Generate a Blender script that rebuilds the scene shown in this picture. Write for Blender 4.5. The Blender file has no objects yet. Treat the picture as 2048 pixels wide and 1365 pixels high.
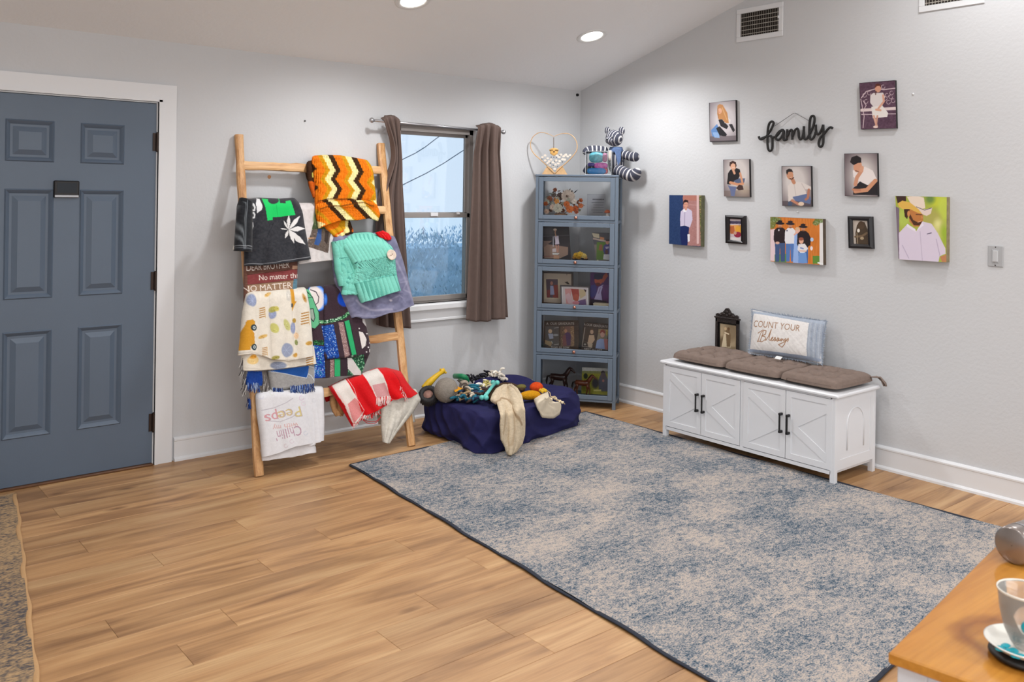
import bpy, math, random
import numpy as np
from mathutils import Vector, Matrix
random.seed(7)
S = bpy.context.scene
COL = S.collection
# ------------------------------------------------------------------ camera
F = 1768.27683
CAMP = np.array([-4.93952, -5.14926, 1.55583])
_yaw, _pit, _rol, SHY = .68863, -.00095, .01455, -290.13
FW = np.array([math.sin(_yaw)*math.cos(_pit), math.cos(_yaw)*math.cos(_pit), math.sin(_pit)])
_r = np.array([math.cos(_yaw), -math.sin(_yaw), 0.]); _u = np.cross(_r, FW)
CR = _r*math.cos(_rol)+_u*math.sin(_rol); CU = -_r*math.sin(_rol)+_u*math.cos(_rol)
cd = bpy.data.cameras.new('camera'); cam = bpy.data.objects.new('camera', cd); COL.objects.link(cam)
m = Matrix.Identity(4)
for i in range(3):
    m[i][0] = CR[i]; m[i][1] = CU[i]; m[i][2] = -FW[i]; m[i][3] = CAMP[i]
cam.matrix_world = m
cd.sensor_width = 36; cd.lens = F/2048*36; cd.shift_y = SHY/2048
cd.clip_start = .05; cd.clip_end = 200
cd.dof.use_dof = True; cd.dof.focus_distance = 5.2; cd.dof.aperture_fstop = 7.5
S.camera = cam
# ------------------------------------------------------------------ world, light, exposure
S.view_settings.view_transform = 'Standard'; S.view_settings.look = 'None'
S.view_settings.exposure = 0.3; S.view_settings.gamma = 1; S.view_settings.use_curve_mapping = False
W = bpy.data.worlds.new('sky'); S.world = W; W.use_nodes = True
W.node_tree.nodes['Background'].inputs[0].default_value = (.66, .79, .93, 1)
W.node_tree.nodes['Background'].inputs[1].default_value = 1.0
SPOT_W = 54.; SPOT_COL = (.985, .99, 1.)
def area(name, loc, target, sx, sy, power, col):
    l = bpy.data.lights.new(name, 'AREA'); l.shape = 'RECTANGLE'; l.size = sx; l.size_y = sy
    l.energy = power; l.color = col
    o = bpy.data.objects.new(name, l); COL.objects.link(o); o.location = loc
    d = Vector(target)-Vector(loc); o.rotation_euler = d.to_track_quat('-Z', 'Y').to_euler()
    return o
area('left_fill', (-6.45, -4.6, 1.7), (-2, -3.2, 1.2), 3.4, 1.7, 36, (.90, .96, 1))  # added soft fill from the left; the wall there has no windows
area('front_fill', (-3.2, -8.2, 1.7), (-2.5, -2, 1.2), 4.2, 1.7, 80, (.91, .96, 1))  # added soft fill from behind the camera, no window built for it

# ------------------------------------------------------------------ maths helpers
def ray(px, py): return FW+CR*((px-1024)/F)+CU*((682.5+SHY-py)/F)
def onP(px, py, n, d):
    v = ray(px, py); n = np.array(n, float); return CAMP+v*((d-n@CAMP)/(n@v))
def onX(px, py, x=0.): return onP(px, py, (1, 0, 0), x)
def onY(px, py, y=0.): return onP(px, py, (0, 1, 0), y)
def onZ(px, py, z=0.): return onP(px, py, (0, 0, 1), z)
def proj(V):
    D = np.asarray(V, float)-CAMP; z = D@FW
    return np.stack([1024+F*(D@CR)/z, 682.5+SHY-F*(D@CU)/z], -1)
def s2l(c):
    c = np.asarray(c, float)/255.
    return np.where(c <= .04045, c/12.92, ((c+.055)/1.055)**2.4)

# ------------------------------------------------------------------ materials
def _mat(name):
    M = bpy.data.materials.new(name); M.use_nodes = True
    nt = M.node_tree; return M, nt, nt.nodes['Principled BSDF'], nt.nodes, nt.links
def mat(name, rgb, rough=.6, metal=0., noise=0., nscale=8., bump=0., bscale=60., spec=.5, stretch=None, emit=0., coat=0.):
    M, nt, b, N, L = _mat(name)
    c = s2l(rgb); b.inputs['Base Color'].default_value = (*c, 1)
    b.inputs['Roughness'].default_value = rough; b.inputs['Metallic'].default_value = metal
    b.inputs['Specular IOR Level'].default_value = spec; b.inputs['Coat Weight'].default_value = coat
    tc = N.new('ShaderNodeTexCoord'); mp = N.new('ShaderNodeMapping'); L.new(tc.outputs['Object'], mp.inputs[0])
    if stretch: mp.inputs['Scale'].default_value = stretch
    if noise:
        n = N.new('ShaderNodeTexNoise'); n.inputs['Scale'].default_value = nscale; n.inputs['Detail'].default_value = 4
        L.new(mp.outputs[0], n.inputs['Vector'])
        r = N.new('ShaderNodeValToRGB'); L.new(n.outputs[0], r.inputs[0])
        r.color_ramp.elements[0].position = .3; r.color_ramp.elements[1].position = .7
        r.color_ramp.elements[0].color = (*np.clip(c*(1-noise), 0, 1), 1); r.color_ramp.elements[1].color = (*np.clip(c*(1+noise), 0, 1), 1)
        L.new(r.outputs[0], b.inputs['Base Color'])
    if bump:
        n2 = N.new('ShaderNodeTexNoise'); n2.inputs['Scale'].default_value = bscale; n2.inputs['Detail'].default_value = 3
        L.new(mp.outputs[0], n2.inputs['Vector'])
        bp = N.new('ShaderNodeBump'); bp.inputs['Strength'].default_value = bump; bp.inputs['Distance'].default_value = .01
        L.new(n2.outputs[0], bp.inputs['Height']); L.new(bp.outputs[0], b.inputs['Normal'])
    if emit:
        b.inputs['Emission Color'].default_value = (*c, 1); b.inputs['Emission Strength'].default_value = emit
    return M
def vmat(name, rough=.85, bump=.15, bscale=250., sheen=0., wave=None, spec=.3):
    """colour comes from the mesh's own colour attribute"""
    M, nt, b, N, L = _mat(name)
    a = N.new('ShaderNodeAttribute'); a.attribute_name = 'Col'; L.new(a.outputs['Color'], b.inputs['Base Color'])
    b.inputs['Roughness'].default_value = rough; b.inputs['Sheen Weight'].default_value = sheen; b.inputs['Specular IOR Level'].default_value = spec
    tc = N.new('ShaderNodeTexCoord')
    if bump:
        n = N.new('ShaderNodeTexNoise'); n.inputs['Scale'].default_value = bscale; n.inputs['Detail'].default_value = 2
        L.new(tc.outputs['Object'], n.inputs['Vector'])
        bp = N.new('ShaderNodeBump'); bp.inputs['Strength'].default_value = bump; bp.inputs['Distance'].default_value = .004
        L.new(n.outputs[0], bp.inputs['Height']); L.new(bp.outputs[0], b.inputs['Normal'])
    return M
def glass(name, tint=(1, 1, 1), rough=.02, refl=.08, milk=0.):
    M, nt, b, N, L = _mat(name); N.remove(b)
    t = N.new('ShaderNodeBsdfTransparent'); t.inputs[0].default_value = (*tint, 1)
    g = N.new('ShaderNodeBsdfGlossy'); g.inputs['Roughness'].default_value = rough
    f = N.new('ShaderNodeFresnel'); f.inputs[0].default_value = 1.45
    mu = N.new('ShaderNodeMath'); mu.operation = 'MULTIPLY_ADD'; mu.inputs[1].default_value = 1.; mu.inputs[2].default_value = refl-.04
    mu.use_clamp = True
    L.new(f.outputs[0], mu.inputs[0])
    x = N.new('ShaderNodeMixShader'); L.new(mu.outputs[0], x.inputs[0]); L.new(t.outputs[0], x.inputs[1]); L.new(g.outputs[0], x.inputs[2])
    out = x.outputs[0]
    if milk:
        d = N.new('ShaderNodeBsdfDiffuse'); d.inputs[0].default_value = (.86, .84, .80, 1); y = N.new('ShaderNodeMixShader'); y.inputs[0].default_value = milk
        L.new(out, y.inputs[1]); L.new(d.outputs[0], y.inputs[2]); out = y.outputs[0]
    L.new(out, N['Material Output'].inputs[0]); return M

def wood(name, base, dark, light, sc=1., rough=.45, plank=False, knots=True, axis=0, rnd=.12, bump=.05):
    M, nt, b, N, L = _mat(name)
    b.inputs['Roughness'].default_value = rough
    tc = N.new('ShaderNodeTexCoord'); geo = N.new('ShaderNodeNewGeometry'); oi = N.new('ShaderNodeObjectInfo')
    mp = N.new('ShaderNodeMapping')
    if plank:
        cb = N.new('ShaderNodeCombineXYZ'); mm = N.new('ShaderNodeMath'); mm.operation = 'MULTIPLY'; mm.inputs[1].default_value = 37.
        L.new(oi.outputs['Random'], mm.inputs[0]); L.new(mm.outputs[0], cb.inputs[0]); L.new(mm.outputs[0], cb.inputs[1]); L.new(mm.outputs[0], cb.inputs[2])
        ad = N.new('ShaderNodeVectorMath'); L.new(tc.outputs['Object'], ad.inputs[0]); L.new(cb.outputs[0], ad.inputs[1]); L.new(ad.outputs[0], mp.inputs[0])
    else: L.new(tc.outputs['Object'], mp.inputs[0])
    sv = [9*sc, 9*sc, 9*sc]; sv[axis] = 1.1*sc; mp.inputs['Scale'].default_value = sv
    n1 = N.new('ShaderNodeTexNoise'); n1.inputs['Scale'].default_value = 1.1; n1.inputs['Detail'].default_value = 5; n1.inputs['Distortion'].default_value = .9; L.new(mp.outputs[0], n1.inputs[0])
    r1 = N.new('ShaderNodeValToRGB'); e = r1.color_ramp.elements
    e[0].position = .28; e[0].color = (*s2l(dark), 1); e[1].position = .72; e[1].color = (*s2l(light), 1)
    k = e.new(.5); k.color = (*s2l(base), 1); L.new(n1.outputs[0], r1.inputs[0])
    mp2 = N.new('ShaderNodeMapping'); s2 = [110*sc]*3; s2[axis] = 4*sc; mp2.inputs['Scale'].default_value = s2
    L.new(mp.inputs[0].links[0].from_socket, mp2.inputs[0])
    n2 = N.new('ShaderNodeTexNoise'); n2.inputs['Scale'].default_value = 1; n2.inputs['Detail'].default_value = 3; L.new(mp2.outputs[0], n2.inputs[0])
    mx = N.new('ShaderNodeMix'); mx.data_type = 'RGBA'; mx.blend_type = 'MULTIPLY'; mx.inputs[0].default_value = .45
    r2 = N.new('ShaderNodeValToRGB'); r2.color_ramp.elements[0].position = .3; r2.color_ramp.elements[0].color = (.62, .55, .47, 1); r2.color_ramp.elements[1].position = .62; r2.color_ramp.elements[1].color = (1, 1, 1, 1)
    L.new(n2.outputs[0], r2.inputs[0]); L.new(r1.outputs[0], mx.inputs[6]); L.new(r2.outputs[0], mx.inputs[7])
    last = mx.outputs[2]
    if knots:
        mp3 = N.new('ShaderNodeMapping'); s3 = [5.2*sc]*3; s3[axis] = 1.9*sc; s3[2] = .5 if plank else s3[2]; mp3.inputs['Scale'].default_value = s3
        L.new(mp.inputs[0].links[0].from_socket, mp3.inputs[0])
        v = N.new('ShaderNodeTexVoronoi'); v.inputs['Scale'].default_value = 1.; L.new(mp3.outputs[0], v.inputs[0])
        r3 = N.new('ShaderNodeValToRGB'); q = r3.color_ramp.elements; q[0].position = .02; q[0].color = (.22, .14, .08, 1); q[1].position = .13; q[1].color = (1, 1, 1, 1)
        L.new(v.outputs['Distance'], r3.inputs[0])
        m3 = N.new('ShaderNodeMix'); m3.data_type = 'RGBA'; m3.blend_type = 'MULTIPLY'; m3.inputs[0].default_value = .8
        L.new(last, m3.inputs[6]); L.new(r3.outputs[0], m3.inputs[7]); last = m3.outputs[2]
    if plank:
        hs = N.new('ShaderNodeHueSaturation'); mr = N.new('ShaderNodeMapRange'); mr.inputs[3].default_value = 1-rnd; mr.inputs[4].default_value = 1+rnd
        L.new(oi.outputs['Random'], mr.inputs[0]); L.new(mr.outputs[0], hs.inputs['Value']); L.new(last, hs.inputs['Color']); last = hs.outputs[0]
    L.new(last, b.inputs['Base Color'])
    bp = N.new('ShaderNodeBump'); bp.inputs['Strength'].default_value = bump; bp.inputs['Distance'].default_value = .003; L.new(n2.outputs[0], bp.inputs['Height']); L.new(bp.outputs[0], b.inputs['Normal'])
    return M
def rugmat(name, dark, mid, light, s=1., thr=0.):
    M, nt, b, N, L = _mat(name); b.inputs['Roughness'].default_value = .95; b.inputs['Specular IOR Level'].default_value = .1
    tc = N.new('ShaderNodeTexCoord')
    big = N.new('ShaderNodeTexNoise'); big.inputs['Scale'].default_value = 2.0*s; big.inputs['Detail'].default_value = 6; big.inputs['Roughness'].default_value = .7
    mp = N.new('ShaderNodeMapping'); mp.inputs['Scale'].default_value = (1, 1.5, 1); L.new(tc.outputs['Object'], mp.inputs[0]); L.new(mp.outputs[0], big.inputs[0])
    mid_ = N.new('ShaderNodeTexNoise'); mid_.inputs['Scale'].default_value = 34*s; mid_.inputs['Detail'].default_value = 4; mid_.inputs['Roughness'].default_value = .75
    mp2 = N.new('ShaderNodeMapping'); mp2.inputs['Scale'].default_value = (1, 1.7, 1); L.new(tc.outputs['Object'], mp2.inputs[0]); L.new(mp2.outputs[0], mid_.inputs[0])
    fine = N.new('ShaderNodeTexNoise'); fine.inputs['Scale'].default_value = 130*s; fine.inputs['Detail'].default_value = 2; L.new(mp2.outputs[0], fine.inputs[0])
    a1 = N.new('ShaderNodeMath'); a1.operation = 'MULTIPLY_ADD'; a1.inputs[1].default_value = .95; L.new(big.outputs[0], a1.inputs[0])
    a2 = N.new('ShaderNodeMath'); a2.operation = 'MULTIPLY_ADD'; a2.inputs[1].default_value = 1.1; L.new(mid_.outputs[0], a2.inputs[0])
    a3 = N.new('ShaderNodeMath'); a3.operation = 'MULTIPLY_ADD'; a3.inputs[1].default_value = 1.15; a3.inputs[2].default_value = -1.08+thr; L.new(fine.outputs[0], a3.inputs[0])
    L.new(a3.outputs[0], a2.inputs[2]); L.new(a2.outputs[0], a1.inputs[2])
    r = N.new('ShaderNodeValToRGB'); e = r.color_ramp.elements
    e[0].position = .26; e[0].color = (*s2l(dark), 1); e[1].position = .72; e[1].color = (*s2l(light), 1); k = e.new(.47); k.color = (*s2l(mid), 1)
    L.new(a1.outputs[0], r.inputs[0]); L.new(r.outputs[0], b.inputs['Base Color'])
    bp = N.new('ShaderNodeBump'); bp.inputs['Strength'].default_value = .5; bp.inputs['Distance'].default_value = .004
    L.new(fine.outputs[0], bp.inputs['Height']); L.new(bp.outputs[0], b.inputs['Normal']); return M

# ------------------------------------------------------------------ mesh helpers
def mesh_obj(name, V, Fc, material, parent=None, smooth=False, col=None, uvn=None):
    me = bpy.data.meshes.new(name); V = np.asarray(V, float)
    me.from_pydata([tuple(v) for v in V], [], [tuple(f) for f in Fc])
    if smooth: me.polygons.foreach_set('use_smooth', [True]*len(me.polygons))
    if col is not None:
        at = me.color_attributes.new('Col', 'FLOAT_COLOR', 'POINT')
        c = np.ones((len(V), 4), np.float32); c[:, :3] = col; at.data.foreach_set('color', c.ravel())
    me.materials.append(material); me.update()
    o = bpy.data.objects.new(name, me); COL.objects.link(o)
    if parent is not None: o.parent = parent; o.matrix_parent_inverse = parent.matrix_world.inverted() if False else Matrix.Identity(4)
    return o
def tag(o, label, cat, group=None):
    o['label'] = label; o['category'] = cat
    if group: o['group'] = group
    return o
def thing(name, label, cat, group=None):
    """an Empty that parents the parts; meshes are authored in world space, then recentre() moves the empty to the base"""
    o = bpy.data.objects.new(name, None); o.empty_display_size = .05; COL.objects.link(o); tag(o, label, cat, group); THINGS.append(o); return o
THINGS = []
def st(o): o['kind'] = 'structure'; return o
class MB:
    def __init__(s): s.v = []; s.f = []; s.c = []
    def add(s, V, Fc, col=None):
        n = len(s.v); s.v += [tuple(map(float, v)) for v in V]; s.f += [tuple(i+n for i in f) for f in Fc]
        if col is not None:
            col = np.asarray(col, float); s.c += [tuple(col)]*len(V) if col.ndim == 1 else [tuple(k) for k in col]
        return s
    def box(s, a, b, M=None, col=None, bev=0.):
        a = np.minimum(a, b) if False else np.array(a, float); b = np.array(b, float)
        lo = np.minimum(a, b); hi = np.maximum(a, b)
        if bev > 0:
            bev = min(bev, .45*min(hi-lo)); V = []; Fc = []
            # rounded box: 24 vertices
            idx = {}
            for cx in (0, 1):
                for cy in (0, 1):
                    for cz in (0, 1):
                        c = [hi[i] if k else lo[i] for i, k in enumerate((cx, cy, cz))]
                        sg = [-1 if k else 1 for k in (cx, cy, cz)]
                        for ax in range(3):
                            p = [c[i]+(sg[i]*bev if i != ax else 0) for i in range(3)]
                            idx[(cx, cy, cz, ax)] = len(V); V.append(p)
            for ax in range(3):
                o = [i for i in range(3) if i != ax]
                for k in (0, 1):
                    q = []
                    for (u, w) in ((0, 0), (1, 0), (1, 1), (0, 1)):
                        c = [0, 0, 0]; c[ax] = k; c[o[0]] = u; c[o[1]] = w; q.append(idx[(*c, ax)])
                    Fc.append(q)
            for ax in range(3):   # edges along ax
                o = [i for i in range(3) if i != ax]
                for u in (0, 1):
                    for w in (0, 1):
                        c0 = [0, 0, 0]; c0[o[0]] = u; c0[o[1]] = w; c1 = list(c0); c1[ax] = 1
                        Fc.append([idx[(*c0, o[0])], idx[(*c1, o[0])], idx[(*c1, o[1])], idx[(*c0, o[1])]])
            for cx in (0, 1):
                for cy in (0, 1):
                    for cz in (0, 1): Fc.append([idx[(cx, cy, cz, a_)] for a_ in range(3)])
            V = np.array(V)
            # orient faces outward
            cen = (lo+hi)/2; FF = []
            for f in Fc:
                p = V[f]; n = np.cross(p[1]-p[0], p[2]-p[0])
                FF.append(f if n@(p.mean(0)-cen) > 0 else f[::-1])
            Fc = FF
        else:
            V = np.array([(x, y, z) for x in (lo[0], hi[0]) for y in (lo[1], hi[1]) for z in (lo[2], hi[2])])
            Fc = [(0, 1, 3, 2), (4, 6, 7, 5), (0, 4, 5, 1), (2, 3, 7, 6), (0, 2, 6, 4), (1, 5, 7, 3)]
        if M is not None: V = V@np.array(M)[:3, :3].T+np.array(M)[:3, 3]
        return s.add(V, Fc, col)
    def tube(s, pts, r, n=8, col=None, cap=True, flat=1., upv=None):
        pts = np.array(pts, float); K = len(pts); r = np.broadcast_to(np.asarray(r, float), (K,)) if not np.isscalar(r) else np.full(K, r)
        T = np.gradient(pts, axis=0); T /= np.linalg.norm(T, axis=1)[:, None]+1e-9
        a = np.array(upv if upv is not None else ([0, 0, 1.] if abs(T[0][2]) < .9 else [1., 0, 0])); V = []; Fc = []; 
        nrm = a-T[0]*(a@T[0]); nrm /= np.linalg.norm(nrm)
        for i in range(K):
            nrm = nrm-T[i]*(nrm@T[i]); nrm /= np.linalg.norm(nrm)+1e-9; b = np.cross(T[i], nrm)
            for k in range(n):
                t = 2*math.pi*k/n; V.append(pts[i]+r[i]*(math.cos(t)*nrm*flat+math.sin(t)*b))
        for i in range(K-1):
            for k in range(n):
                k2 = (k+1) % n; Fc.append((i*n+k, i*n+k2, (i+1)*n+k2, (i+1)*n+k))
        if cap: Fc.append(tuple(range(n))[::-1]); Fc.append(tuple((K-1)*n+k for k in range(n)))
        if col is not None and np.ndim(col) == 2: col = np.repeat(np.asarray(col), n, 0)
        return s.add(V, Fc, col)
    def ell(s, c, r, M=None, nu=16, nv=10, col=None, noise=0.):
        V = []; Fc = []; c = np.array(c, float); r = np.array(r if not np.isscalar(r) else (r, r, r), float)
        for i in range(nv+1):
            t = math.pi*i/nv
            for k in range(nu):
                f = 2*math.pi*k/nu; d = np.array([math.sin(t)*math.cos(f), math.sin(t)*math.sin(f), math.cos(t)])*r
                if noise: d = d*(1+noise*math.sin(5*f+i)*math.sin(3*t+k))
                V.append(d)
        V = np.array(V)
        if M is not None: V = V@np.array(M)[:3, :3].T
        V = V+c
        for i in range(nv):
            for k in range(nu):
                k2 = (k+1) % nu; Fc.append((i*nu+k, (i+1)*nu+k, (i+1)*nu+k2, i*nu+k2))
        return s.add(V, Fc, col)
    def lathe(s, c, prof, n=24, M=None, col=None, cap=True):
        V = []; Fc = []
        for (r, z) in prof:
            for k in range(n):
                t = 2*math.pi*k/n; V.append((r*math.cos(t), r*math.sin(t), z))
        V = np.array(V)
        if M is not None: V = V@np.array(M)[:3, :3].T
        V = V+np.array(c, float); K = len(prof)
        for i in range(K-1):
            for k in range(n):
                k2 = (k+1) % n; Fc.append((i*n+k, i*n+k2, (i+1)*n+k2, (i+1)*n+k))
        if cap: Fc.append(tuple(range(n))[::-1]); Fc.append(tuple((K-1)*n+k for k in range(n)))
        if col is not None and np.ndim(col) == 2: col = np.repeat(np.asarray(col), n, 0)
        return s.add(V, Fc, col)
    def prism(s, poly, t, col=None):
        """poly: list of 3d points (planar), extruded by vector t"""
        P = np.array(poly, float); n = len(P); V = np.vstack([P, P+np.array(t, float)])
        nr = np.cross(P[1]-P[0], P[2]-P[1]); 
        Fc = [tuple(range(n)), tuple(range(n, 2*n))[::-1]]+[(i, i+n, (i+1) % n+n, (i+1) % n) for i in range(n)]
        return s.add(V, Fc, col)
    def build(s, name, material, parent=None, smooth=False):
        return mesh_obj(name, s.v, s.f, material, parent, smooth, np.array(s.c) if s.c else None)
def axes(origin, X, Y, Z):
    M = np.eye(4); M[:3, 0] = X; M[:3, 1] = Y; M[:3, 2] = Z; M[:3, 3] = origin; return M
def unit(v): v = np.array(v, float); return v/np.linalg.norm(v)
def grid_faces(nu, nv, off=0):
    return [(off+j*nu+i, off+j*nu+i+1, off+(j+1)*nu+i+1, off+(j+1)*nu+i) for j in range(nv-1) for i in range(nu-1)]
def smoothmod(o, lv=1):
    md = o.modifiers.new('sub', 'SUBSURF'); md.levels = lv; md.render_levels = lv; return o
def solid(o, t, off=-1.):
    md = o.modifiers.new('sol', 'SOLIDIFY'); md.thickness = t; md.offset = off; return o
def vnoise(P, sc, seed=0):
    """cheap smooth pseudo noise on points"""
    P = np.asarray(P, float)*sc; rs = np.random.RandomState(seed); out = 0
    for k in range(6):
        d = rs.randn(P.shape[-1]); d /= np.linalg.norm(d); fr = 1+k*.55; out = out+np.sin(P@d*fr*2+rs.rand()*6.28+1.3*np.sin(P@np.roll(d, 1)*fr))/(1+.4*k)
    return out/3.

# ------------------------------------------------------------------ painter (colour printed or woven on a surface, stored per vertex)
_gl = {}
def glyph_tris(txt):
    if txt in _gl: return _gl[txt]
    c = bpy.data.curves.new('t', 'FONT'); c.body = txt; c.size = 1; c.resolution_u = 3
    o = bpy.data.objects.new('t', c); COL.objects.link(o)
    dg = bpy.context.evaluated_depsgraph_get(); me = o.evaluated_get(dg).to_mesh(); me.calc_loop_triangles()
    v = np.array([x.co[:2] for x in me.vertices]) if len(me.vertices) else np.zeros((0, 2)); t = np.array([x.vertices[:] for x in me.loop_triangles], int) if len(me.loop_triangles) else np.zeros((0, 3), int)
    o.evaluated_get(dg).to_mesh_clear(); bpy.data.objects.remove(o); bpy.data.curves.remove(c)
    _gl[txt] = (v, t); return _gl[txt]
class Paint:
    def __init__(s, x0, y0, x1, y1, bg, res=2.):
        s.x0, s.y0, s.res = x0, y0, res; s.w = int((x1-x0)*res)+2; s.h = int((y1-y0)*res)+2
        s.a = np.zeros((s.h, s.w, 3)); s.a[:] = bg; s.o = (0., 0., 1.)
        yy, xx = np.mgrid[0:s.h, 0:s.w]; s.X = xx/res+x0; s.Y = yy/res+y0; s.rs = np.random.RandomState(3)
    def crop(s, ox, oy, k): s.o = (ox, oy, k); return s
    def _p(s, p): p = np.array(p, float); return p/s.o[2]+np.array(s.o[:2])
    def _put(s, m, col, al=1.):
        m = np.clip(m, 0, 1)[..., None]*al; s.a = s.a*(1-m)+np.array(col, float)*m; return s
    def poly(s, pts, col, al=1., only=None):
        P = s._p(pts); m = np.zeros((s.h, s.w), bool); n = len(P)
        for i in range(n):
            x1, y1 = P[i]; x2, y2 = P[(i+1) % n]
            if y1 == y2: continue
            c = ((s.Y < y1) != (s.Y < y2)) & (s.X < (x2-x1)*(s.Y-y1)/(y2-y1)+x1); m ^= c
        m = m.astype(float); 
        if only is not None: m = m*only
        s._put(m, col, al); return m
    def ell(s, cx, cy, rx, ry, col, rot=0., soft=.6, al=1.):
        (cx, cy) = s._p((cx, cy)); rx /= s.o[2]; ry /= s.o[2]; t = math.radians(rot)
        dx = (s.X-cx)*math.cos(t)+(s.Y-cy)*math.sin(t); dy = -(s.X-cx)*math.sin(t)+(s.Y-cy)*math.cos(t)
        d = (1-np.sqrt((dx/rx)**2+(dy/ry)**2))*min(rx, ry); m = np.clip(d/soft+.5, 0, 1); s._put(m, col, al); return m
    def line(s, pts, w, col, al=1., soft=.5):
        P = s._p(pts); w = w/s.o[2]; d = np.full((s.h, s.w), 1e9)
        for a, b in zip(P[:-1], P[1:]):
            ab = b-a; t = np.clip(((s.X-a[0])*ab[0]+(s.Y-a[1])*ab[1])/(ab@ab+1e-9), 0, 1)
            d = np.minimum(d, np.hypot(s.X-a[0]-t*ab[0], s.Y-a[1]-t*ab[1]))
        m = np.clip((w/2-d)/soft+.5, 0, 1); s._put(m, col, al); return m
    def text(s, txt, x, y, h, col, wid=None, rot=0., slant=0., flip=False, al=1.):
        """baseline start x,y; cap height h; wid = wanted total width"""
        v, t = glyph_tris(txt)
        if not len(v): return
        (x, y) = s._p((x, y)); h = h/s.o[2]; v = v.copy(); v[:, 0] -= v[:, 0].min(); sc = h/.70
        sx = sc if wid is None else wid/s.o[2]/max(v[:, 0].max(), 1e-6)
        q = np.stack([v[:, 0]*sx+v[:, 1]*slant*sc, -v[:, 1]*sc], 1)
        if flip: q = -q
        r = math.radians(rot); q = q@np.array([[math.cos(r), math.sin(r)], [-math.sin(r), math.cos(r)]])+np.array([x, y])
        g = (q-np.array([s.x0, s.y0]))*s.res; m = np.zeros((s.h, s.w))
        for tr in t:
            A, B, C = g[tr]; lo = np.floor(np.minimum(np.minimum(A, B), C)).astype(int); hi = np.ceil(np.maximum(np.maximum(A, B), C)).astype(int)+1
            lo = np.maximum(lo, 0); hi = np.minimum(hi, [s.w, s.h])
            if (hi <= lo).any(): continue
            yy, xx = np.mgrid[lo[1]:hi[1], lo[0]:hi[0]]
            def e(P, Q): return (xx-P[0])*(Q[1]-P[1])-(yy-P[1])*(Q[0]-P[0])
            e1, e2, e3 = e(A, B), e(B, C), e(C, A)
            ins = ((e1 >= -.3) & (e2 >= -.3) & (e3 >= -.3)) | ((e1 <= .3) & (e2 <= .3) & (e3 <= .3))
            m[lo[1]:hi[1], lo[0]:hi[0]] = np.maximum(m[lo[1]:hi[1], lo[0]:hi[0]], ins)
        s._put(m, col, al)
    def grain(s, amt, cell=1.5, mask=None, seed=0, aniso=(1, 1)):
        rs = np.random.RandomState(seed); hh = int(s.h/(cell*s.res*aniso[1]))+3; ww = int(s.w/(cell*s.res*aniso[0]))+3
        n = rs.rand(hh, ww)-.5; yi = np.arange(s.h)/(cell*s.res*aniso[1]); xi = np.arange(s.w)/(cell*s.res*aniso[0])
        y0 = yi.astype(int); x0 = xi.astype(int); fy = (yi-y0)[:, None]; fx = (xi-x0)[None]
        N = (n[y0][:, x0]*(1-fy)*(1-fx)+n[y0+1][:, x0]*fy*(1-fx)+n[y0][:, x0+1]*(1-fy)*fx+n[y0+1][:, x0+1]*fy*fx)
        if mask is not None: N = N*mask
        s.a = s.a+N[..., None]*amt; return N
    def specks(s, mask, cols, n, r0, r1, seed=1):
        rs = np.random.RandomState(seed); ys, xs = np.where(mask > .5)
        if not len(ys): return
        for i in range(n):
            k = rs.randint(len(ys)); r = rs.uniform(r0, r1)*s.res; cx, cy = xs[k], ys[k]
            a0, b0, a1, b1 = max(int(cx-r*2), 0), max(int(cy-r*2), 0), int(cx+r*2)+2, int(cy+r*2)+2
            sub = (slice(b0, b1), slice(a0, a1)); yy, xx = np.mgrid[b0:min(b1, s.h), a0:min(a1, s.w)]
            t = rs.rand()*3.14; dx = (xx-cx)*math.cos(t)+(yy-cy)*math.sin(t); dy = -(xx-cx)*math.sin(t)+(yy-cy)*math.cos(t)
            m = (np.clip((1-np.hypot(dx/r, dy/(r*.55)))*r*.55+.5, 0, 1)*(mask[sub] > .5))[..., None]; s.a[sub] = s.a[sub]*(1-m)+np.array(cols[rs.randint(len(cols))], float)*m
    def at(s, P):
        x = np.clip((P[..., 0]-s.x0)*s.res, 0, s.w-1.001); y = np.clip((P[..., 1]-s.y0)*s.res, 0, s.h-1.001)
        x0 = x.astype(int); y0 = y.astype(int); fx = (x-x0)[..., None]; fy = (y-y0)[..., None]; a = s.a
        c = a[y0, x0]*(1-fx)*(1-fy)+a[y0, x0+1]*fx*(1-fy)+a[y0+1, x0]*(1-fx)*fy+a[y0+1, x0+1]*fx*fy
        return s2l(np.clip(c, 0, 255))
def bilin(c4, U, Vv):
    """corners TL TR BR BL"""
    a, b, c, d = [np.array(k, float) for k in c4]; U = U[..., None]; Vv = Vv[..., None]
    return (a*(1-U)+b*U)*(1-Vv)+(d*(1-U)+c*U)*Vv
def picture(parent, name, c4, paint, material, step=.0022, depth=None):
    """a flat printed sheet between four 3d corners (TL,TR,BR,BL) with the painted colours"""
    w = np.linalg.norm(np.array(c4[1])-c4[0]); h = np.linalg.norm(np.array(c4[3])-c4[0]); nu = max(int(w/step), 4); nv = max(int(h/step), 4)
    Vg, Ug = np.mgrid[0:nv, 0:nu]; P = bilin(c4, Ug/(nu-1), Vg/(nv-1)).reshape(-1, 3)
    return mesh_obj(name, P, [f[::-1] for f in grid_faces(nu, nv)], material, parent, col=paint.at(proj(P)))
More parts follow.
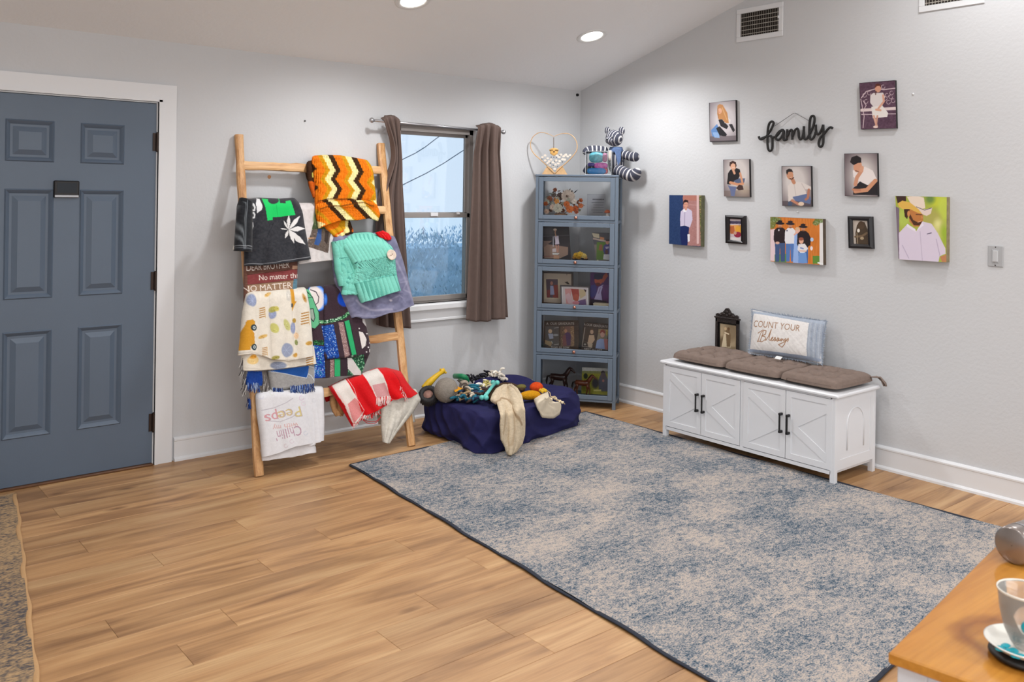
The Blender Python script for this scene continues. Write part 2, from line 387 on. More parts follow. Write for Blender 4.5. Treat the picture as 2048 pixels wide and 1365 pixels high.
# ================================================================== the room
SL = .3045; HC = 2.4029; RIDGE = -4.25; XL, YF = -6.6, -8.5
WALL = mat('painted_wall', (202, 203, 205), .75, noise=.012, nscale=2.5, bump=.12, bscale=55)
CEIL = mat('ceiling_paint', (236, 237, 239), .8, bump=.2, bscale=40)
TRIM = mat('white_trim_paint', (222, 223, 225), .4)
def ceilz(y): return HC+SL*(-y) if y > RIDGE else HC+SL*(-RIDGE)-SL*(RIDGE-y)
DX0, DX1, DZ = -4.235, -3.3166, 2.047        # door opening
WX0, WX1, WZ0, WZ1 = -1.705, -1.045, .79, 2.035   # window opening
b = MB(); T = .14
for (x0, x1, z0, z1) in [(XL-T, DX0-.02, 0, HC), (DX0-.02, DX1+.02, DZ+.02, HC), (DX1+.02, WX0, 0, HC), (WX0, WX1, 0, WZ0), (WX0, WX1, WZ1, HC), (WX1, T, 0, HC)]:
    b.box((x0, 0, z0), (x1, T, z1))
wall_back = st(b.build('wall_back', WALL))
def gable(x, t): 
    P = [(x, 0, 0), (x, 0, HC), (x, RIDGE, ceilz(RIDGE)), (x, YF, ceilz(YF)), (x, YF, 0)]
    return MB().prism(P, (t, 0, 0))
wall_right = st(gable(0, T).build('wall_right', WALL))
wall_left = st(gable(XL, -T).build('wall_left', WALL))
wall_front = st(MB().box((XL-T, YF-T, 0), (T, YF, ceilz(YF))).build('wall_front', WALL))
b = MB(); b.prism([(XL-T, T, HC-SL*T), (XL-T, RIDGE, ceilz(RIDGE)), (T, RIDGE, ceilz(RIDGE)), (T, T, HC-SL*T)], (0, 0, .1))
b.prism([(XL-T, RIDGE, ceilz(RIDGE)), (XL-T, YF-T, ceilz(YF-T)), (T, YF-T, ceilz(YF-T)), (T, RIDGE, ceilz(RIDGE))], (0, 0, .1))
ceiling = st(b.build('ceiling', CEIL))
# ---- floor : base slab, planks laid parallel to the back wall
FLOORM = wood('oak_vinyl_plank', (184, 141, 96), (134, 97, 64), (202, 163, 117), sc=1., rough=.42, plank=True, rnd=.10)
BASEM = mat('dark_gap', (70, 50, 34), .8)
floor = st(MB().box((XL-T, YF-T, -.06), (T, T, -.004)).build('floor', BASEM))
PW, PL = .1676, 1.22; rs = random.Random(5); joints = {1: -3.66, 2: -3.13, 7: -3.28, 8: -3.71, 12: -3.67, 13: -3.886, 4: -4.3, 5: -3.0, 10: -4.6}
cache = {}
def plank_mesh(w, l):
    k = (round(w, 3), round(l, 3))
    if k not in cache:
        q = MB().box((0, -w+.0006, -.004), (l-.0008, -.0006, 0.), bev=.0009); me = bpy.data.meshes.new('plank'); me.from_pydata(q.v, [], q.f); me.materials.append(FLOORM); cache[k] = me
    return cache[k]
rest = MB()
for r in range(0, 51):
    y1 = -.254+PW-(r)*PW; y1 = min(y1, 0.) if r > 0 else 0.
    y0 = -.254-r*PW; 
    if y0 < YF: y0 = YF
    x = joints.get(r+1, -3.6+rs.uniform(0, PL)) if r else -3.9
    while x < -PL: x += PL
    xs = [0.]
    while x > XL:
        if x < 0: xs.append(x)
        x -= PL
    xs.append(XL)
    for a, c in zip(xs[1:], xs[:-1]):
        if c-a < .01: continue
        if y1 > -5.0 and c > -5.2:
            o = bpy.data.objects.new('plank', plank_mesh(y1-y0, c-a)); o.location = (a, y1, 0); o.parent = floor; COL.objects.link(o)
        else: rest.box((a, y0+.0006, -.004), (c-.0008, y1-.0006, 0))
    if y0 <= YF: break
o = rest.build('plank_field', FLOORM, floor); o['kind'] = 'stuff'
# ---- baseboards
def baseboard(name, pts, inward):
    b = MB(); i = np.array(inward, float)
    for p, q in pts:
        p = np.array([*p, 0.]); q = np.array([*q, 0.]); d = unit(q-p); 
        prof = [(0, 0), (.03, 0), (.029, .012), (.02, .02), (.016, .022), (.016, .112), (.019, .116), (.019, .124), (.012, .131), (.006, .135), (0, .135)]
        P = [p+i*a+np.array([0, 0, z]) for a, z in prof]; b.prism(P, q-p)
    return st(b.build(name, TRIM))
baseboard('baseboard_back', [((-3.198, 0), (0, 0)), ((XL, 0), (-4.35, 0))], (0, -1, 0))
baseboard('baseboard_right', [((0, 0), (0, YF))], (-1, 0, 0))
baseboard('baseboard_left', [((XL, 0), (XL, YF))], (1, 0, 0))
# ---- door
DOORM = mat('slate_blue_door', (86, 100, 117), .42, noise=.03, nscale=3, bump=.05, bscale=300)
BLK = mat('matte_black_metal', (28, 27, 28), .45, metal=.3)
BRZ = mat('dark_hinge_metal', (60, 50, 46), .4, metal=.8)
door = st(MB().box((DX0, -.008, .014), (DX1-.003, .036, DZ-.004)).build('door_1', DOORM))
def raised(name, x0, x1, z0, z1, yf, m, parent):
    b = MB(); prof = [(0, .0), (.006, -.006), (.014, .0), (.024, .009), (.036, .009), (.062, -.003)]
    loops = []
    for ins, dy in prof: loops.append([(x0+ins, yf+dy, z0+ins), (x1-ins, yf+dy, z0+ins), (x1-ins, yf+dy, z1-ins), (x0+ins, yf+dy, z1-ins)])
    V = [p for l in loops for p in l]; Fc = []
    for k in range(len(loops)-1):
        for i in range(4): j = (i+1) % 4; Fc.append((k*4+i, k*4+j, (k+1)*4+j, (k+1)*4+i))
    n = 4*(len(loops)-1); Fc.append((n, n+1, n+2, n+3))
    return mesh_obj(name, V, Fc, m, parent)
# the slab is recessed where the panels sit, so build slab face from strips
px_pan = [((163, 247), (252, 329)), ((15, 240), (112, 327)), ((155, 380), (246, 590)), ((7, 380), (106, 597)), ((152, 648), (240, 855)), ((3, 660), (100, 876))]
xr0, xr1 = onY(158, 500, -.008)[0], onY(246, 500, -.008)[0]; xl0, xl1 = onY(7, 500, -.008)[0], onY(106, 500, -.008)[0]
zs = [(onY(200, 854, -.008)[2], onY(200, 651, -.008)[2]), (onY(200, 590, -.008)[2], onY(200, 380, -.008)[2]), (onY(200, 328, -.008)[2], onY(200, 248, -.008)[2])]
me = door.data; bpy.data.meshes.remove(me) if False else None
b = MB(); X = [DX0, xl0, xl1, xr0, xr1, DX1-.003]; Zs = [.014]+[k for z in zs for k in z]+[DZ-.004]
b.box((DX0, .012, .014), (DX1-.003, .036, DZ-.004))
for i in (0, 2, 4): b.box((X[i], -.008, .014), (X[i+1], .012, DZ-.004))
for i in (1, 3):
    for k in (0, 2, 4, 6): b.box((X[i], -.008, Zs[k]), (X[i+1], .012, Zs[k+1]))
nm = bpy.data.meshes.new('door_1'); nm.from_pydata(b.v, [], b.f); nm.materials.append(DOORM); door.data = nm
for i in (3, 1):
    for z0, z1 in zs: raised('panel', X[i], X[i+1], z0, z1, -.008, DOORM, door)
for px in (284, 562, 845):
    z = onY(305, px, -.01)[2]; b = MB(); b.tube([(DX1+.001, -.016, z-.05), (DX1+.001, -.016, z+.05)], .008, 10); b.box((DX1-.022, -.012, z-.05), (DX1+.02, -.008, z+.05)); b.tube([(DX1+.001, -.016, z-.056), (DX1+.001, -.016, z+.056)], .005, 8)
    b.build('hinge', BRZ, door)
k = onY(0, 621, -.06); b = MB(); b.lathe((DX0+.07, -.008, k[2]), [(.032, 0), (.032, .008), (.012, .012), (.011, .035), (.026, .045), (.029, .058), (.022, .07), (0.001, .073)], 24, axes((0, 0, 0), (1, 0, 0), (0, 0, 1), (0, -1, 0)))
b.build('door_knob', BLK, door, True)
b = MB()   # casing and jamb
CW = .098
def casing(b, x0, x1, z0, z1):
    b.box((x0, -.018, z0), (x1, 0, z1), bev=.002)
b.prism([(DX1+.008, -.018, 0), (DX1+.008+CW, -.018, 0), (DX1+.008+CW, -.018, DZ+.008+CW), (DX1+.008, -.018, DZ+.008)], (0, .018, 0))
b.prism([(DX0-.008, -.018, 0), (DX0-.008-CW, -.018, 0), (DX0-.008-CW, -.018, DZ+.008+CW), (DX0-.008, -.018, DZ+.008)], (0, .018, 0))
b.prism([(DX1+.008, -.018, DZ+.008), (DX1+.008+CW, -.018, DZ+.008+CW), (DX0-.008-CW, -.018, DZ+.008+CW), (DX0-.008, -.018, DZ+.008)], (0, .018, 0))
b.box((DX1+.008, -.023, 0), (DX1+.026, -.0, DZ+.02)); b.box((DX0-.026, -.023, DZ+.008), (DX1+.026, 0, DZ+.026)); b.box((DX0-.026, -.023, 0), (DX0-.008, 0, DZ+.02))
for (x0, x1) in ((DX1, DX1+.02), (DX0-.02, DX0)): b.box((x0, -.001, 0), (x1, .12, DZ))
b.box((DX0-.02, -.001, DZ), (DX1+.02, .12, DZ+.02))
b.box((DX0, .038, .01), (DX0+.012, .06, DZ)); b.box((DX1-.012, .038, .01), (DX1, .06, DZ)); b.box((DX0, .038, DZ-.012), (DX1, .06, DZ))
st(b.build('trim_1', TRIM))
st(MB().box((DX0-.0, -.03, 0), (DX1, .12, .012), bev=.003).build('trim_2', mat('dark_oak_threshold', (92, 58, 30), .4, noise=.15, nscale=20)))
# ---- window
ALU = mat('taupe_window_frame', (150, 144, 140), .4, metal=.15)
win = b = MB()
YW = .055
b.box((WX0, YW-.02, WZ0), (WX0+.035, .11, WZ1)); b.box((WX1-.035, YW-.02, WZ0), (WX1, .11, WZ1))
b.box((WX0, YW-.02, WZ1-.045), (WX1, .11, WZ1)); b.box((WX0, YW-.02, WZ0), (WX1, .11, WZ0+.02))
win = st(b.build('window_1', ALU))
for nm, z0, z1, y in (('upper_sash', 1.392, WZ1-.035, YW+.02), ('lower_sash', WZ0+.012, 1.42, YW-.012)):
    b = MB(); f = .026; x0, x1 = WX0+.028, WX1-.028
    b.box((x0, y-.012, z0), (x0+f, y+.012, z1), bev=.002); b.box((x1-f, y-.012, z0), (x1, y+.012, z1), bev=.002)
    b.box((x0, y-.012, z0), (x1, y+.012, z0+f+.008), bev=.002); b.box((x0, y-.012, z1-f-.006), (x1, y+.012, z1), bev=.002)
    s_ = b.build(nm, ALU, win)
    MB().box((x0+f, y-.002, z0+f), (x1-f, y+.002, z1-f)).build('pane', glass('window_glass', (.97, .985, 1.) if nm == 'upper_sash' else (.92, .97, 1.)), s_)
b = MB(); b.box((-1.42, YW-.034, 1.40), (-1.36, YW-.022, 1.425)); b.box((-1.19, YW-.034, 1.412), (-1.17, YW-.02, 1.43)); b.build('sash_lock', TRIM, win)
b = MB(); b.box((WX0-.06, -.045, WZ0-.048), (WX1+.06, .07, WZ0), bev=.009); b.build('window_sill', TRIM, win)
b = MB(); b.box((WX0-.03, -.014, WZ0-.125), (WX1+.03, 0, WZ0-.046)); b.box((WX0-.03, -.021, WZ0-.125), (WX1+.03, 0, WZ0-.107), bev=.003); b.box((WX0-.03, -.018, WZ0-.062), (WX1+.03, 0, WZ0-.046)); b.build('window_apron', TRIM, win)
b = MB(); b.box((WX0-.001, -.0, WZ0), (WX0+.004, .05, WZ1)); b.box((WX1-.004, 0, WZ0), (WX1+.001, .05, WZ1)); b.box((WX0, 0, WZ1-.004), (WX1, .05, WZ1+.001)); b.build('window_reveal', WALL, win)
# ---- outdoors seen through the window
HEDGE = mat('hazed_hedge_leaf', (180, 206, 226), .8, noise=.25, nscale=6)  # leaf colour paled and blued to hold the hazy glare of the window
rs = np.random.RandomState(4); V = []; Fc = []
N = 26000; xx = rs.uniform(-1.6, 3.9, N); yy = rs.uniform(2.1, 3.1, N)
top = onY(880, 474, 2.5)[2]
tz = top+.05*np.sin(xx*9)+.05*np.sin(xx*23+1)
zz = tz-(rs.rand(N)**1.6)*2.4
sz = rs.uniform(.012, .03, N)
for i in range(N):
    a, c_, t = rs.rand()*6.28, rs.uniform(-1, 1), rs.rand()*6.28; s_ = sz[i]
    u_ = np.array([math.cos(a), math.sin(a), c_*.8]); w_ = np.array([-math.sin(t)*.5, math.cos(t)*.3, .8]); p = np.array([xx[i], yy[i], zz[i]]); n = len(V)
    V += [p-u_*s_*.4, p+w_*s_*1.6, p+u_*s_*.4, p-w_*s_*.6]; Fc.append((n, n+1, n+2, n+3))
for i in range(300):   # sprigs on the top
    x = rs.uniform(-1.5, 3.6); y = rs.uniform(2.1, 2.9); h = rs.uniform(.06, .2); l = rs.uniform(-.07, .07); n = len(V); z = top-.03
    V += [(x-.003, y, z), (x+.003, y, z), (x+l, y, z+h)]; Fc.append((n, n+1, n+2))
hb = MB(); hb.box((-1.8, 2.6, -.2), (4., 3.2, top-.12)); n = len(V); V += hb.v; Fc += [tuple(i+n for i in f) for f in hb.f]
hedge = mesh_obj('hedge', V, Fc, HEDGE); tag(hedge, 'tall dense hedge outside the window, seen through the lower pane', 'hedge')
grass = MB().box((-9, .2, -.3), (12, 30, -.2)).build('ground_outside', mat('lawn', (110, 128, 110), .9, noise=.3, nscale=4)); st(grass); grass.name = 'trim_9' if False else 'ground_outside'
CAB = mat('cable_black', (70, 90, 115), .6)
for (p, q, lab) in (((800, 321), (880, 271), 'upper of two overhead cables crossing the sky outside the window'), ((800, 372), (935, 295), 'lower of two overhead cables crossing the sky outside the window')):
    A = onY(*p, 9.); Bq = onY(*q, 9.); d = Bq-A; pts = [A+d*t+np.array([0, 0, -.05*math.sin(math.pi*min(max(t, 0), 1))]) for t in np.linspace(-2.5, 3.5, 24)]
    tag(MB().tube(pts, .009, 6).build('overhead_cable', CAB), lab, 'cable', 'overhead cables outside')
# ---- ceiling lights
LR = mat('light_trim_ring', (225, 225, 225), .4); LE = mat('led_diffuser', (255, 250, 240), .5, emit=9.)
nrm = unit((0, -SL, -1.)); tx = np.array([1., 0, 0]); ty = np.cross(nrm, tx)
def can(x, y, label, group='recessed ceiling lights'):
    dn = nrm if y > RIDGE else unit((0, SL, -1.)); c = np.array([x, y, ceilz(y)]); M = axes((0, 0, 0), tx, np.cross(dn, tx), dn)
    t = thing('ceiling_light', label, 'ceiling light', group)
    MB().lathe(c, [(.105, -.0), (.105, .004), (.098, .007), (.078, .006), (.072, .001), (.072, -.004)], 40, M, cap=False).build('trim_ring', LR, t, True)
    MB().lathe(c, [(.0735, .0015), (.04, .003), (.001, .0035)], 40, M, cap=False).build('diffuser', LE, t, True)
    l = bpy.data.lights.new('lamp', 'SPOT'); l.energy = SPOT_W; l.color = SPOT_COL; l.spot_size = math.radians(160); l.spot_blend = .7; l.shadow_soft_size = .07
    o = bpy.data.objects.new('lamp', l); COL.objects.link(o); o.location = c+dn*.03; o.rotation_euler = Vector(dn*.3+np.array([0, 0, -1.])).to_track_quat('-Z', 'Y').to_euler(); o.parent = t
can(-.69, -.82, 'recessed round ceiling light nearest the room corner, glowing white')
can(-2.165, -.86, 'recessed round ceiling light cut off by the top edge above the ladder')
for x, y in ((-.69, -3.3), (-2.155, -3.3), (-3.9, -2.2), (-5.4, -3.9), (-.69, -5.8), (-2.4, -5.8), (-4.4, -6.2)):
    can(x, y, 'recessed round ceiling light outside the photographed view')
# ================================================================== rugs
def rug(name, C4, matr, edge, edgecol, label, z=.009, ew=.022, nu=60, nv=90):
    t = thing(name, label, 'rug'); V = []
    a, b_, c, d = [np.array([*p, 0.]) for p in C4]
    Vg, Ug = np.mgrid[0:nv, 0:nu]; U = Ug/(nu-1); Q = Vg/(nv-1); P = bilin([a, b_, c, d], U, Q)
    ed = np.minimum(np.minimum(U, 1-U), np.minimum(Q, 1-Q)); rip = .003*np.sin(Q*31+U*4)+.002*np.sin(Q*13+U*21)
    P[..., 2] = z+np.clip(rip, 0, 1)*np.exp(-ed*25)
    bot = P.copy(); bot[..., 2] = .001
    n = nu*nv; Fc = [f[::-1] for f in grid_faces(nu, nv)]; o = mesh_obj('pile', P.reshape(-1, 3), Fc, matr, t, True)
    b = MB(); K = 70
    for (p, q) in ((a, b_), (b_, c), (c, d), (d, a)):
        ts = np.linspace(0, 1, K); dd = unit(q-p); nn = np.cross(dd, [0, 0, 1.]); wig = .003*np.sin(ts*29)+.002*np.sin(ts*61)
        zz = z+.0+np.clip(.003*np.sin(ts*31), 0, 1)
        pts = np.array([p+(q-p)*t_+nn*w_+np.array([0, 0, z_-.003]) for t_, w_, z_ in zip(ts, wig, zz)])
        b.tube(pts, ew/2, 8, flat=.33, upv=(0, 0, 1))
    b.build('binding', edge, t, True); return t
RUG = rugmat('distressed_rug_pile', (56, 78, 96), (132, 136, 141), (188, 174, 162))
rug('area_rug', [(-2.43, -.69), (-.475, -.6), (-.455, -3.62), (-2.65, -3.72)], RUG, mat('navy_rug_binding', (32, 38, 52), .8, bump=.3), 0, 'large faded blue, grey and beige rug with navy binding, in front of the white bench')
RUG2 = rugmat('small_rug_pile', (86, 82, 84), (140, 120, 98), (178, 148, 112), s=.55)
rug('door_rug', [(-5.9, .12-.45), (-4.02, -.1), (-4.37, -2.45), (-6.2, -2.75)], RUG2, mat('tan_rug_binding', (190, 150, 104), .8, bump=.3), 0, 'tan and grey distressed rug at the lower left corner, in front of the door', ew=.02)
# ================================================================== white storage bench
WH = mat('white_cabinet_paint', (226, 227, 230), .35, bump=.03, bscale=200)
bx0, bx1, by0, by1, bh = -.525, -.078, -1.335, -2.578, .497
bench = thing('storage_bench', 'white farmhouse storage bench with four X-brace doors and black handles', 'bench')
cx0, cx1, cy0, cy1 = bx0+.012, bx1-.004, by0-.012, by1+.012
b = MB(); b.box((bx0-.004, by0+.01, bh-.022), (bx1+.004, by1-.012, bh), bev=.007); b.build('top', WH, bench)
b = MB(); L = .036
b.box((cx0+.018, cy0-.018, .055), (cx1, cy1+.018, .073)); b.box((cx0+.018, cy0-.018, bh-.036), (cx1, cy1+.018, bh-.022))
b.box((cx1-.006, cy0-.018, .055), (cx1, cy1+.018, bh-.022)); ym = (cy0+cy1)/2
b.box((cx0+.004, ym-.011, .055), (cx1, ym+.011, bh-.022))
b.box((cx0, cy0-L+.01, .053), (cx0+.018, cy1+L-.01, .073)); b.box((cx0, cy0-.02, bh-.03), (cx0+.018, cy1+.02, bh-.022))
b.build('carcass', WH, bench)
for (x, y) in ((cx0, cy0), (cx0, cy1), (cx1, cy0), (cx1, cy1)):
    sx = 1 if x == cx0 else -1; sy = -1 if y == cy0 else 1
    MB().box((x, y, 0.009 if x == cx0 else 0), (x+sx*.028, y+sy*.030, bh-.022), bev=.001).build('leg', WH, bench)
for y, sg in ((cy0, -1), (cy1, 1)):   # side panels with raised frame and arch
    b = MB(); x0, x1 = cx0+.028, cx1-.028
    b.box((x0, y+sg*.004, .075), (x1, y+sg*.016, bh-.022))
    ob = b.build('side_panel', WH, bench)
    b = MB(); o0 = y+sg*.0012; o1 = y+sg*.005
    b.box((x0, o0, .13), (x0+.028, o1, bh-.06)); b.box((x1-.028, o0, .13), (x1, o1, bh-.06)); b.box((x0, o0, .075), (x1, o1, .13)); b.box((x0, o0, bh-.06), (x1, o1, bh-.022))
    b.build('side_frame', WH, bench)
    b = MB(); xm = (x0+x1)/2; rr = .088; zc = .31
    path = [(xm-rr, .17)]+[(xm-rr*math.cos(a), zc+rr*math.sin(a)) for a in np.linspace(0, math.pi, 18)]+[(xm+rr, .17)]
    pts = [(p[0], y+sg*.0035, p[1]) for p in path]; b.tube(pts, .0045, 6); b.build('arch_moulding', WH, bench, True)
gap = .004; DW = (abs(cy1-cy0)-2*.018-.022-gap*4)/4; y = cy0-.018-gap/2
for i in range(4):
    if i == 2: y = ym-.011-gap/2
    ya, yb = y, y-DW; y = yb-gap; z0, z1 = .077, bh-.032
    d = MB().box((cx0+.004, ya, z0), (cx0+.016, yb, z1)).build('door', WH, bench)
    b = MB(); f = .034; fx0, fx1 = cx0-.001, cx0+.005
    b.box((fx0, ya, z0), (fx1, ya-f, z1)); b.box((fx0, yb+f, z0), (fx1, yb, z1)); b.box((fx0, ya-f, z0), (fx1, yb+f, z0+f)); b.box((fx0, ya-f, z1-f), (fx1, yb+f, z1))
    b.build('door_frame', WH, d)
    A, Bb = ya-f, yb+f; zm = (z0+z1)/2; za, zb = z0+f, z1-f
    if i % 2 == 1: A, Bb = Bb, A   # K shape opens towards the pair's outer side
    hw = .024
    for (zs_, ze) in ((zb, zm), (za, zm)):
        dv = unit((0, Bb-A, ze-zs_)); nv = np.cross(dv, [1, 0, 0])*hw
        sgn = 1 if zs_ > zm else -1
        P = [np.array([fx0, A, zs_]), np.array([fx0, A, zs_-sgn*.05]), np.array([fx0, Bb, zm-sgn*.026+0*.0]), np.array([fx0, Bb, zm+sgn*.03])]
        P = [p_+np.array([.0008 if sgn > 0 else .0014, 0, 0]) for p_ in P]; MB().prism(P, (.0058, 0, 0)).build('brace', WH, d)
    hy = (yb+.022) if i % 2 == 0 else (ya-.022)
    b = MB(); hz0, hz1 = zm-.045, zm+.055
    b.box((cx0-.029, hy-.005, hz0), (cx0-.021, hy+.005, hz1), bev=.002); 
    for hz in (hz0, hz1): b.box((cx0-.029, hy-.007, hz-.007), (cx0-.0005, hy+.007, hz+.007), bev=.002)
    b.build('handle', BLK, d)
# ---- bench cushion
LIN = mat('taupe_linen', (128, 112, 103), .9, noise=.07, nscale=40, bump=.35, bscale=260, spec=.2)
cush = thing('bench_cushion', 'long taupe tufted cushion in three sections lying on the white bench', 'cushion')
ys = [onX(1339, 705, -.50)[1], onX(1443, 733, -.50)[1], onX(1554, 756, -.50)[1], onX(1688, 775, -.50)[1]]; ys[0] = min(ys[0], -1.37); ys[3] = max(ys[3], -2.56)
for k in range(3):
    nu, nv = 54, 54; Vg, Ug = np.mgrid[0:nv, 0:nu]; U = Ug/(nu-1)*2-1; Q = Vg/(nv-1)*2-1
    ca = (ys[k]+ys[k+1])/2; hw = abs(ys[k+1]-ys[k])/2; xm, hx = -.285, .205
    sq = 1-.035*(Q**2)*0; cr = 1-.06*(np.abs(U*Q))**4
    prof = (1-np.abs(U)**6)**.45*(1-np.abs(Q)**6)**.45
    H = .034+.042*prof
    for tu in (-.5, .0, .5):
        for tq in (-.45, .3): 
            d2 = ((U-tu)/.16)**2+((Q-tq)/.16)**2; H -= .040*np.exp(-d2*1.1)
            H -= .011*np.exp(-((Q-tq)/.055)**2)*np.exp(-((U-tu)/.3)**2)+.011*np.exp(-((U-tu)/.055)**2)*np.exp(-((Q-tq)/.4)**2); ang = np.arctan2(Q-tq, U-tu); H -= .010*np.exp(-d2/7)*np.abs(np.cos(2*ang+k))**3
    H = H*1+.002*vnoise(np.stack([U*3, Q*3+k*7], -1), 2., k)*prof; Hn = np.where(prof > .01, H, .02)
    Pt = np.stack([xm+hx*Q*cr, ca-hw*U*cr, bh+Hn], -1); Pb = np.stack([xm+hx*Q*cr*.985, ca-hw*U*cr*.985, bh+.034*(1-prof)+.001+0*U], -1)
    V = np.vstack([Pt.reshape(-1, 3), Pb.reshape(-1, 3)]); n = nu*nv; g = grid_faces(nu, nv); Fc = g+[tuple(i+n for i in f[::-1]) for f in g]
    bd = [i for i in range(nu)]+[j*nu+nu-1 for j in range(1, nv)]+[(nv-1)*nu+i for i in range(nu-2, -1, -1)]+[j*nu for j in range(nv-2, 0, -1)]
    Fc += [(bd[i], bd[(i+1) % len(bd)], bd[(i+1) % len(bd)]+n, bd[i]+n) for i in range(len(bd))]
    o = mesh_obj('cushion_section', V, Fc, LIN, cush, True)
b = MB()
for dz, dy in ((0, 0), (.012, .02)):
    b.tube([(-.12, ys[3]+.01, bh+.045), (-.10, ys[3]-.02-dy, bh+.05), (-.09, ys[3]-.045-dy, bh+.03-dz), (-.092, ys[3]-.06-dy*.5, bh+.002)], [.008, .012, .016, .013], 8, flat=.35)
b.build('tie', LIN, cush, True)
# ---- pillow "COUNT YOUR Blessings"
FAB = vmat('woven_fabric', bump=.3, bscale=420)
pn = (-1., 0, .37); pd_ = .165-.37*(-.575)*1.; pd_ = (-1.)*(-.165)+.37*.575
def PP(px, py, off=0.): return onP(px, py, pn, pd_+off)
c4 = [PP(1505, 620), PP(1652, 643), PP(1643, 728), PP(1498, 707)]
P_ = Paint(1490, 610, 1662, 735, (214, 210, 207), 3)
P_.crop(1290, 600, 3.5)
P_.poly([(755, 80), (1270, 150), (1225, 440), (730, 370)], (154, 161, 172))
for i in range(7): P_.line([(1165+i*15, 150), (1148+i*14, 440)], 4, (176, 184, 196) if i % 2 else (128, 142, 162), .7)
P_.line([(760, 95), (1260, 165)], 22, (160, 170, 184), .8); P_.line([(740, 355), (1225, 425)], 20, (140, 150, 168), .9)
P_.poly([(770, 100), (1168, 172), (1150, 402), (738, 348)], (216, 212, 209))
P_.grain(14, 1.); 
P_.text('COUNT YOUR', 776, 198, 46, (150, 112, 82), wid=335, rot=6.5)
BC = (150, 108, 76)
for st_ in [[(812, 305), (840, 240), (856, 232), (850, 262), (832, 300)], [(815, 245), (850, 225), (878, 232), (872, 255), (845, 266), (868, 272), (872, 290), (846, 306), (808, 300)], [(872, 298), (890, 275), (908, 235), (914, 222), (905, 250), (896, 292), (906, 300), (918, 284)],
            [(916, 290), (926, 280), (922, 274), (912, 290), (918, 302), (932, 292)], [(930, 298), (942, 276), (944, 290), (936, 303), (952, 294)], [(950, 300), (960, 280), (963, 293), (954, 306), (968, 298)], [(968, 284), (966, 300), (976, 298)], [(976, 302), (984, 286), (984, 304), (994, 288), (1000, 304)],
            [(1014, 286), (1004, 294), (1010, 304), (1018, 290), (1006, 325), (985, 345), (962, 328), (1000, 312), (1020, 302)], [(1020, 302), (1032, 284), (1034, 296), (1026, 308)]]: P_.line(st_, 5, BC)
nu, nv = 200, 120; Vg, Ug = np.mgrid[0:nv, 0:nu]; U, Q = Ug/(nu-1), Vg/(nv-1); base = bilin(c4, U, Q); nrm_ = unit(pn); uu, qq = U*2-1, Q*2-1
# pull the sides in a little between the corners
bul = .05*((1-np.abs(uu)**3)*(1-np.abs(qq)**3))**.6
cen = base.mean((0, 1)); sh = 1-.03*(1-qq**2)*np.abs(uu)**6-.05*(1-uu**2)*np.abs(qq)**6; base = cen+(base-cen)*sh[..., None]
wr = .002*vnoise(np.stack([uu*3, qq*2], -1), 2.2, 3)
Fr = base+nrm_*(bul+wr)[..., None]; Bk = base-nrm_*(bul*.55)[..., None]
V = np.vstack([Fr.reshape(-1, 3), Bk[::1].reshape(-1, 3)]); g = grid_faces(nu, nv); n = nu*nv
cc = np.vstack([P_.at(proj(base.reshape(-1, 3))), np.tile(s2l((150, 160, 176)), (n, 1))])
pil = thing('throw_pillow', 'white and blue fringed pillow reading COUNT YOUR Blessings, leaning on the wall', 'pillow')
mesh_obj('cover', V, [f[::-1] for f in g]+[tuple(i+n for i in f) for f in g], FAB, pil, True, cc)
b = MB(); rs = np.random.RandomState(8); bdr = [(i, 0) for i in range(nu)]+[(nu-1, j) for j in range(nv)]+[(i, nv-1) for i in range(nu)]+[(0, j) for j in range(nv)]
for (i, j) in bdr:
    p = base[j, i]; d = unit(p-cen); d = unit(d*np.array([.2, 1, 1])+rs.randn(3)*.35); l = rs.uniform(.009, .021); s_ = unit(np.cross(d, nrm_))*.0028
    b.add([p-s_, p+s_, p+d*l+rs.randn(3)*.002], [(0, 1, 2)])
fr = b.build('fringe', mat('frayed_blue_threads', (148, 158, 172), .9), pil); fr['kind'] = 'stuff'
MB().box((-.02, -.018, 0), (.02, .018, .0006), axes(onX(1557, 716, -.21), unit((.1, -1, -.05)), unit((1, .2, .35)), unit((.3, 0, 1)))).build('tag', mat('paper_tag', (230, 230, 228), .6), pil)
# ---- antique frame standing behind the cushion
PRT = vmat('printed_surface', rough=.38, bump=0, spec=.4)
PRG = vmat('photo_print_gloss', rough=.2, bump=0, spec=.5)
AX = -.045
def RX(px, py, x=AX): return onX(px, py, x)
afr = thing('antique_framed_photo', 'small ornate black frame with carved crest holding a wedding photo, behind the bench cushion', 'picture frame')
q = [RX(1434, 634), RX(1480, 641), RX(1480, 712), RX(1433, 706)]; bz = bh+.0005
y0, y1 = q[0][1], q[1][1]; zt = q[0][2]
b = MB(); w = .017
for (a, c) in (((y0, bz), (y0-w, zt)), ((y1, bz), (y1+w, zt)), ((y0, zt-.03), (y1, zt)), ((y0, bz), (y1, bz+.045))): b.box((AX-.02, a[0], a[1]), (AX, c[0], c[1]), bev=.003)
b.box((AX-.024, y0+.008, zt-.004), (AX, y1-.008, zt+.008), bev=.003)
ym_ = (y0+y1)/2; hwid = abs(y1-y0)/2
crest = [(-.95, .0), (-.98, .016), (-.8, .022), (-.66, .016), (-.52, .03), (-.36, .034), (-.24, .046), (-.1, .062), (.08, .064), (.22, .05), (.34, .034), (.5, .032), (.64, .018), (.8, .024), (.97, .016), (.95, 0)]
b.prism([(AX-.018, ym_-u_*hwid, zt+.006+z_) for u_, z_ in crest], (.013, 0, 0))
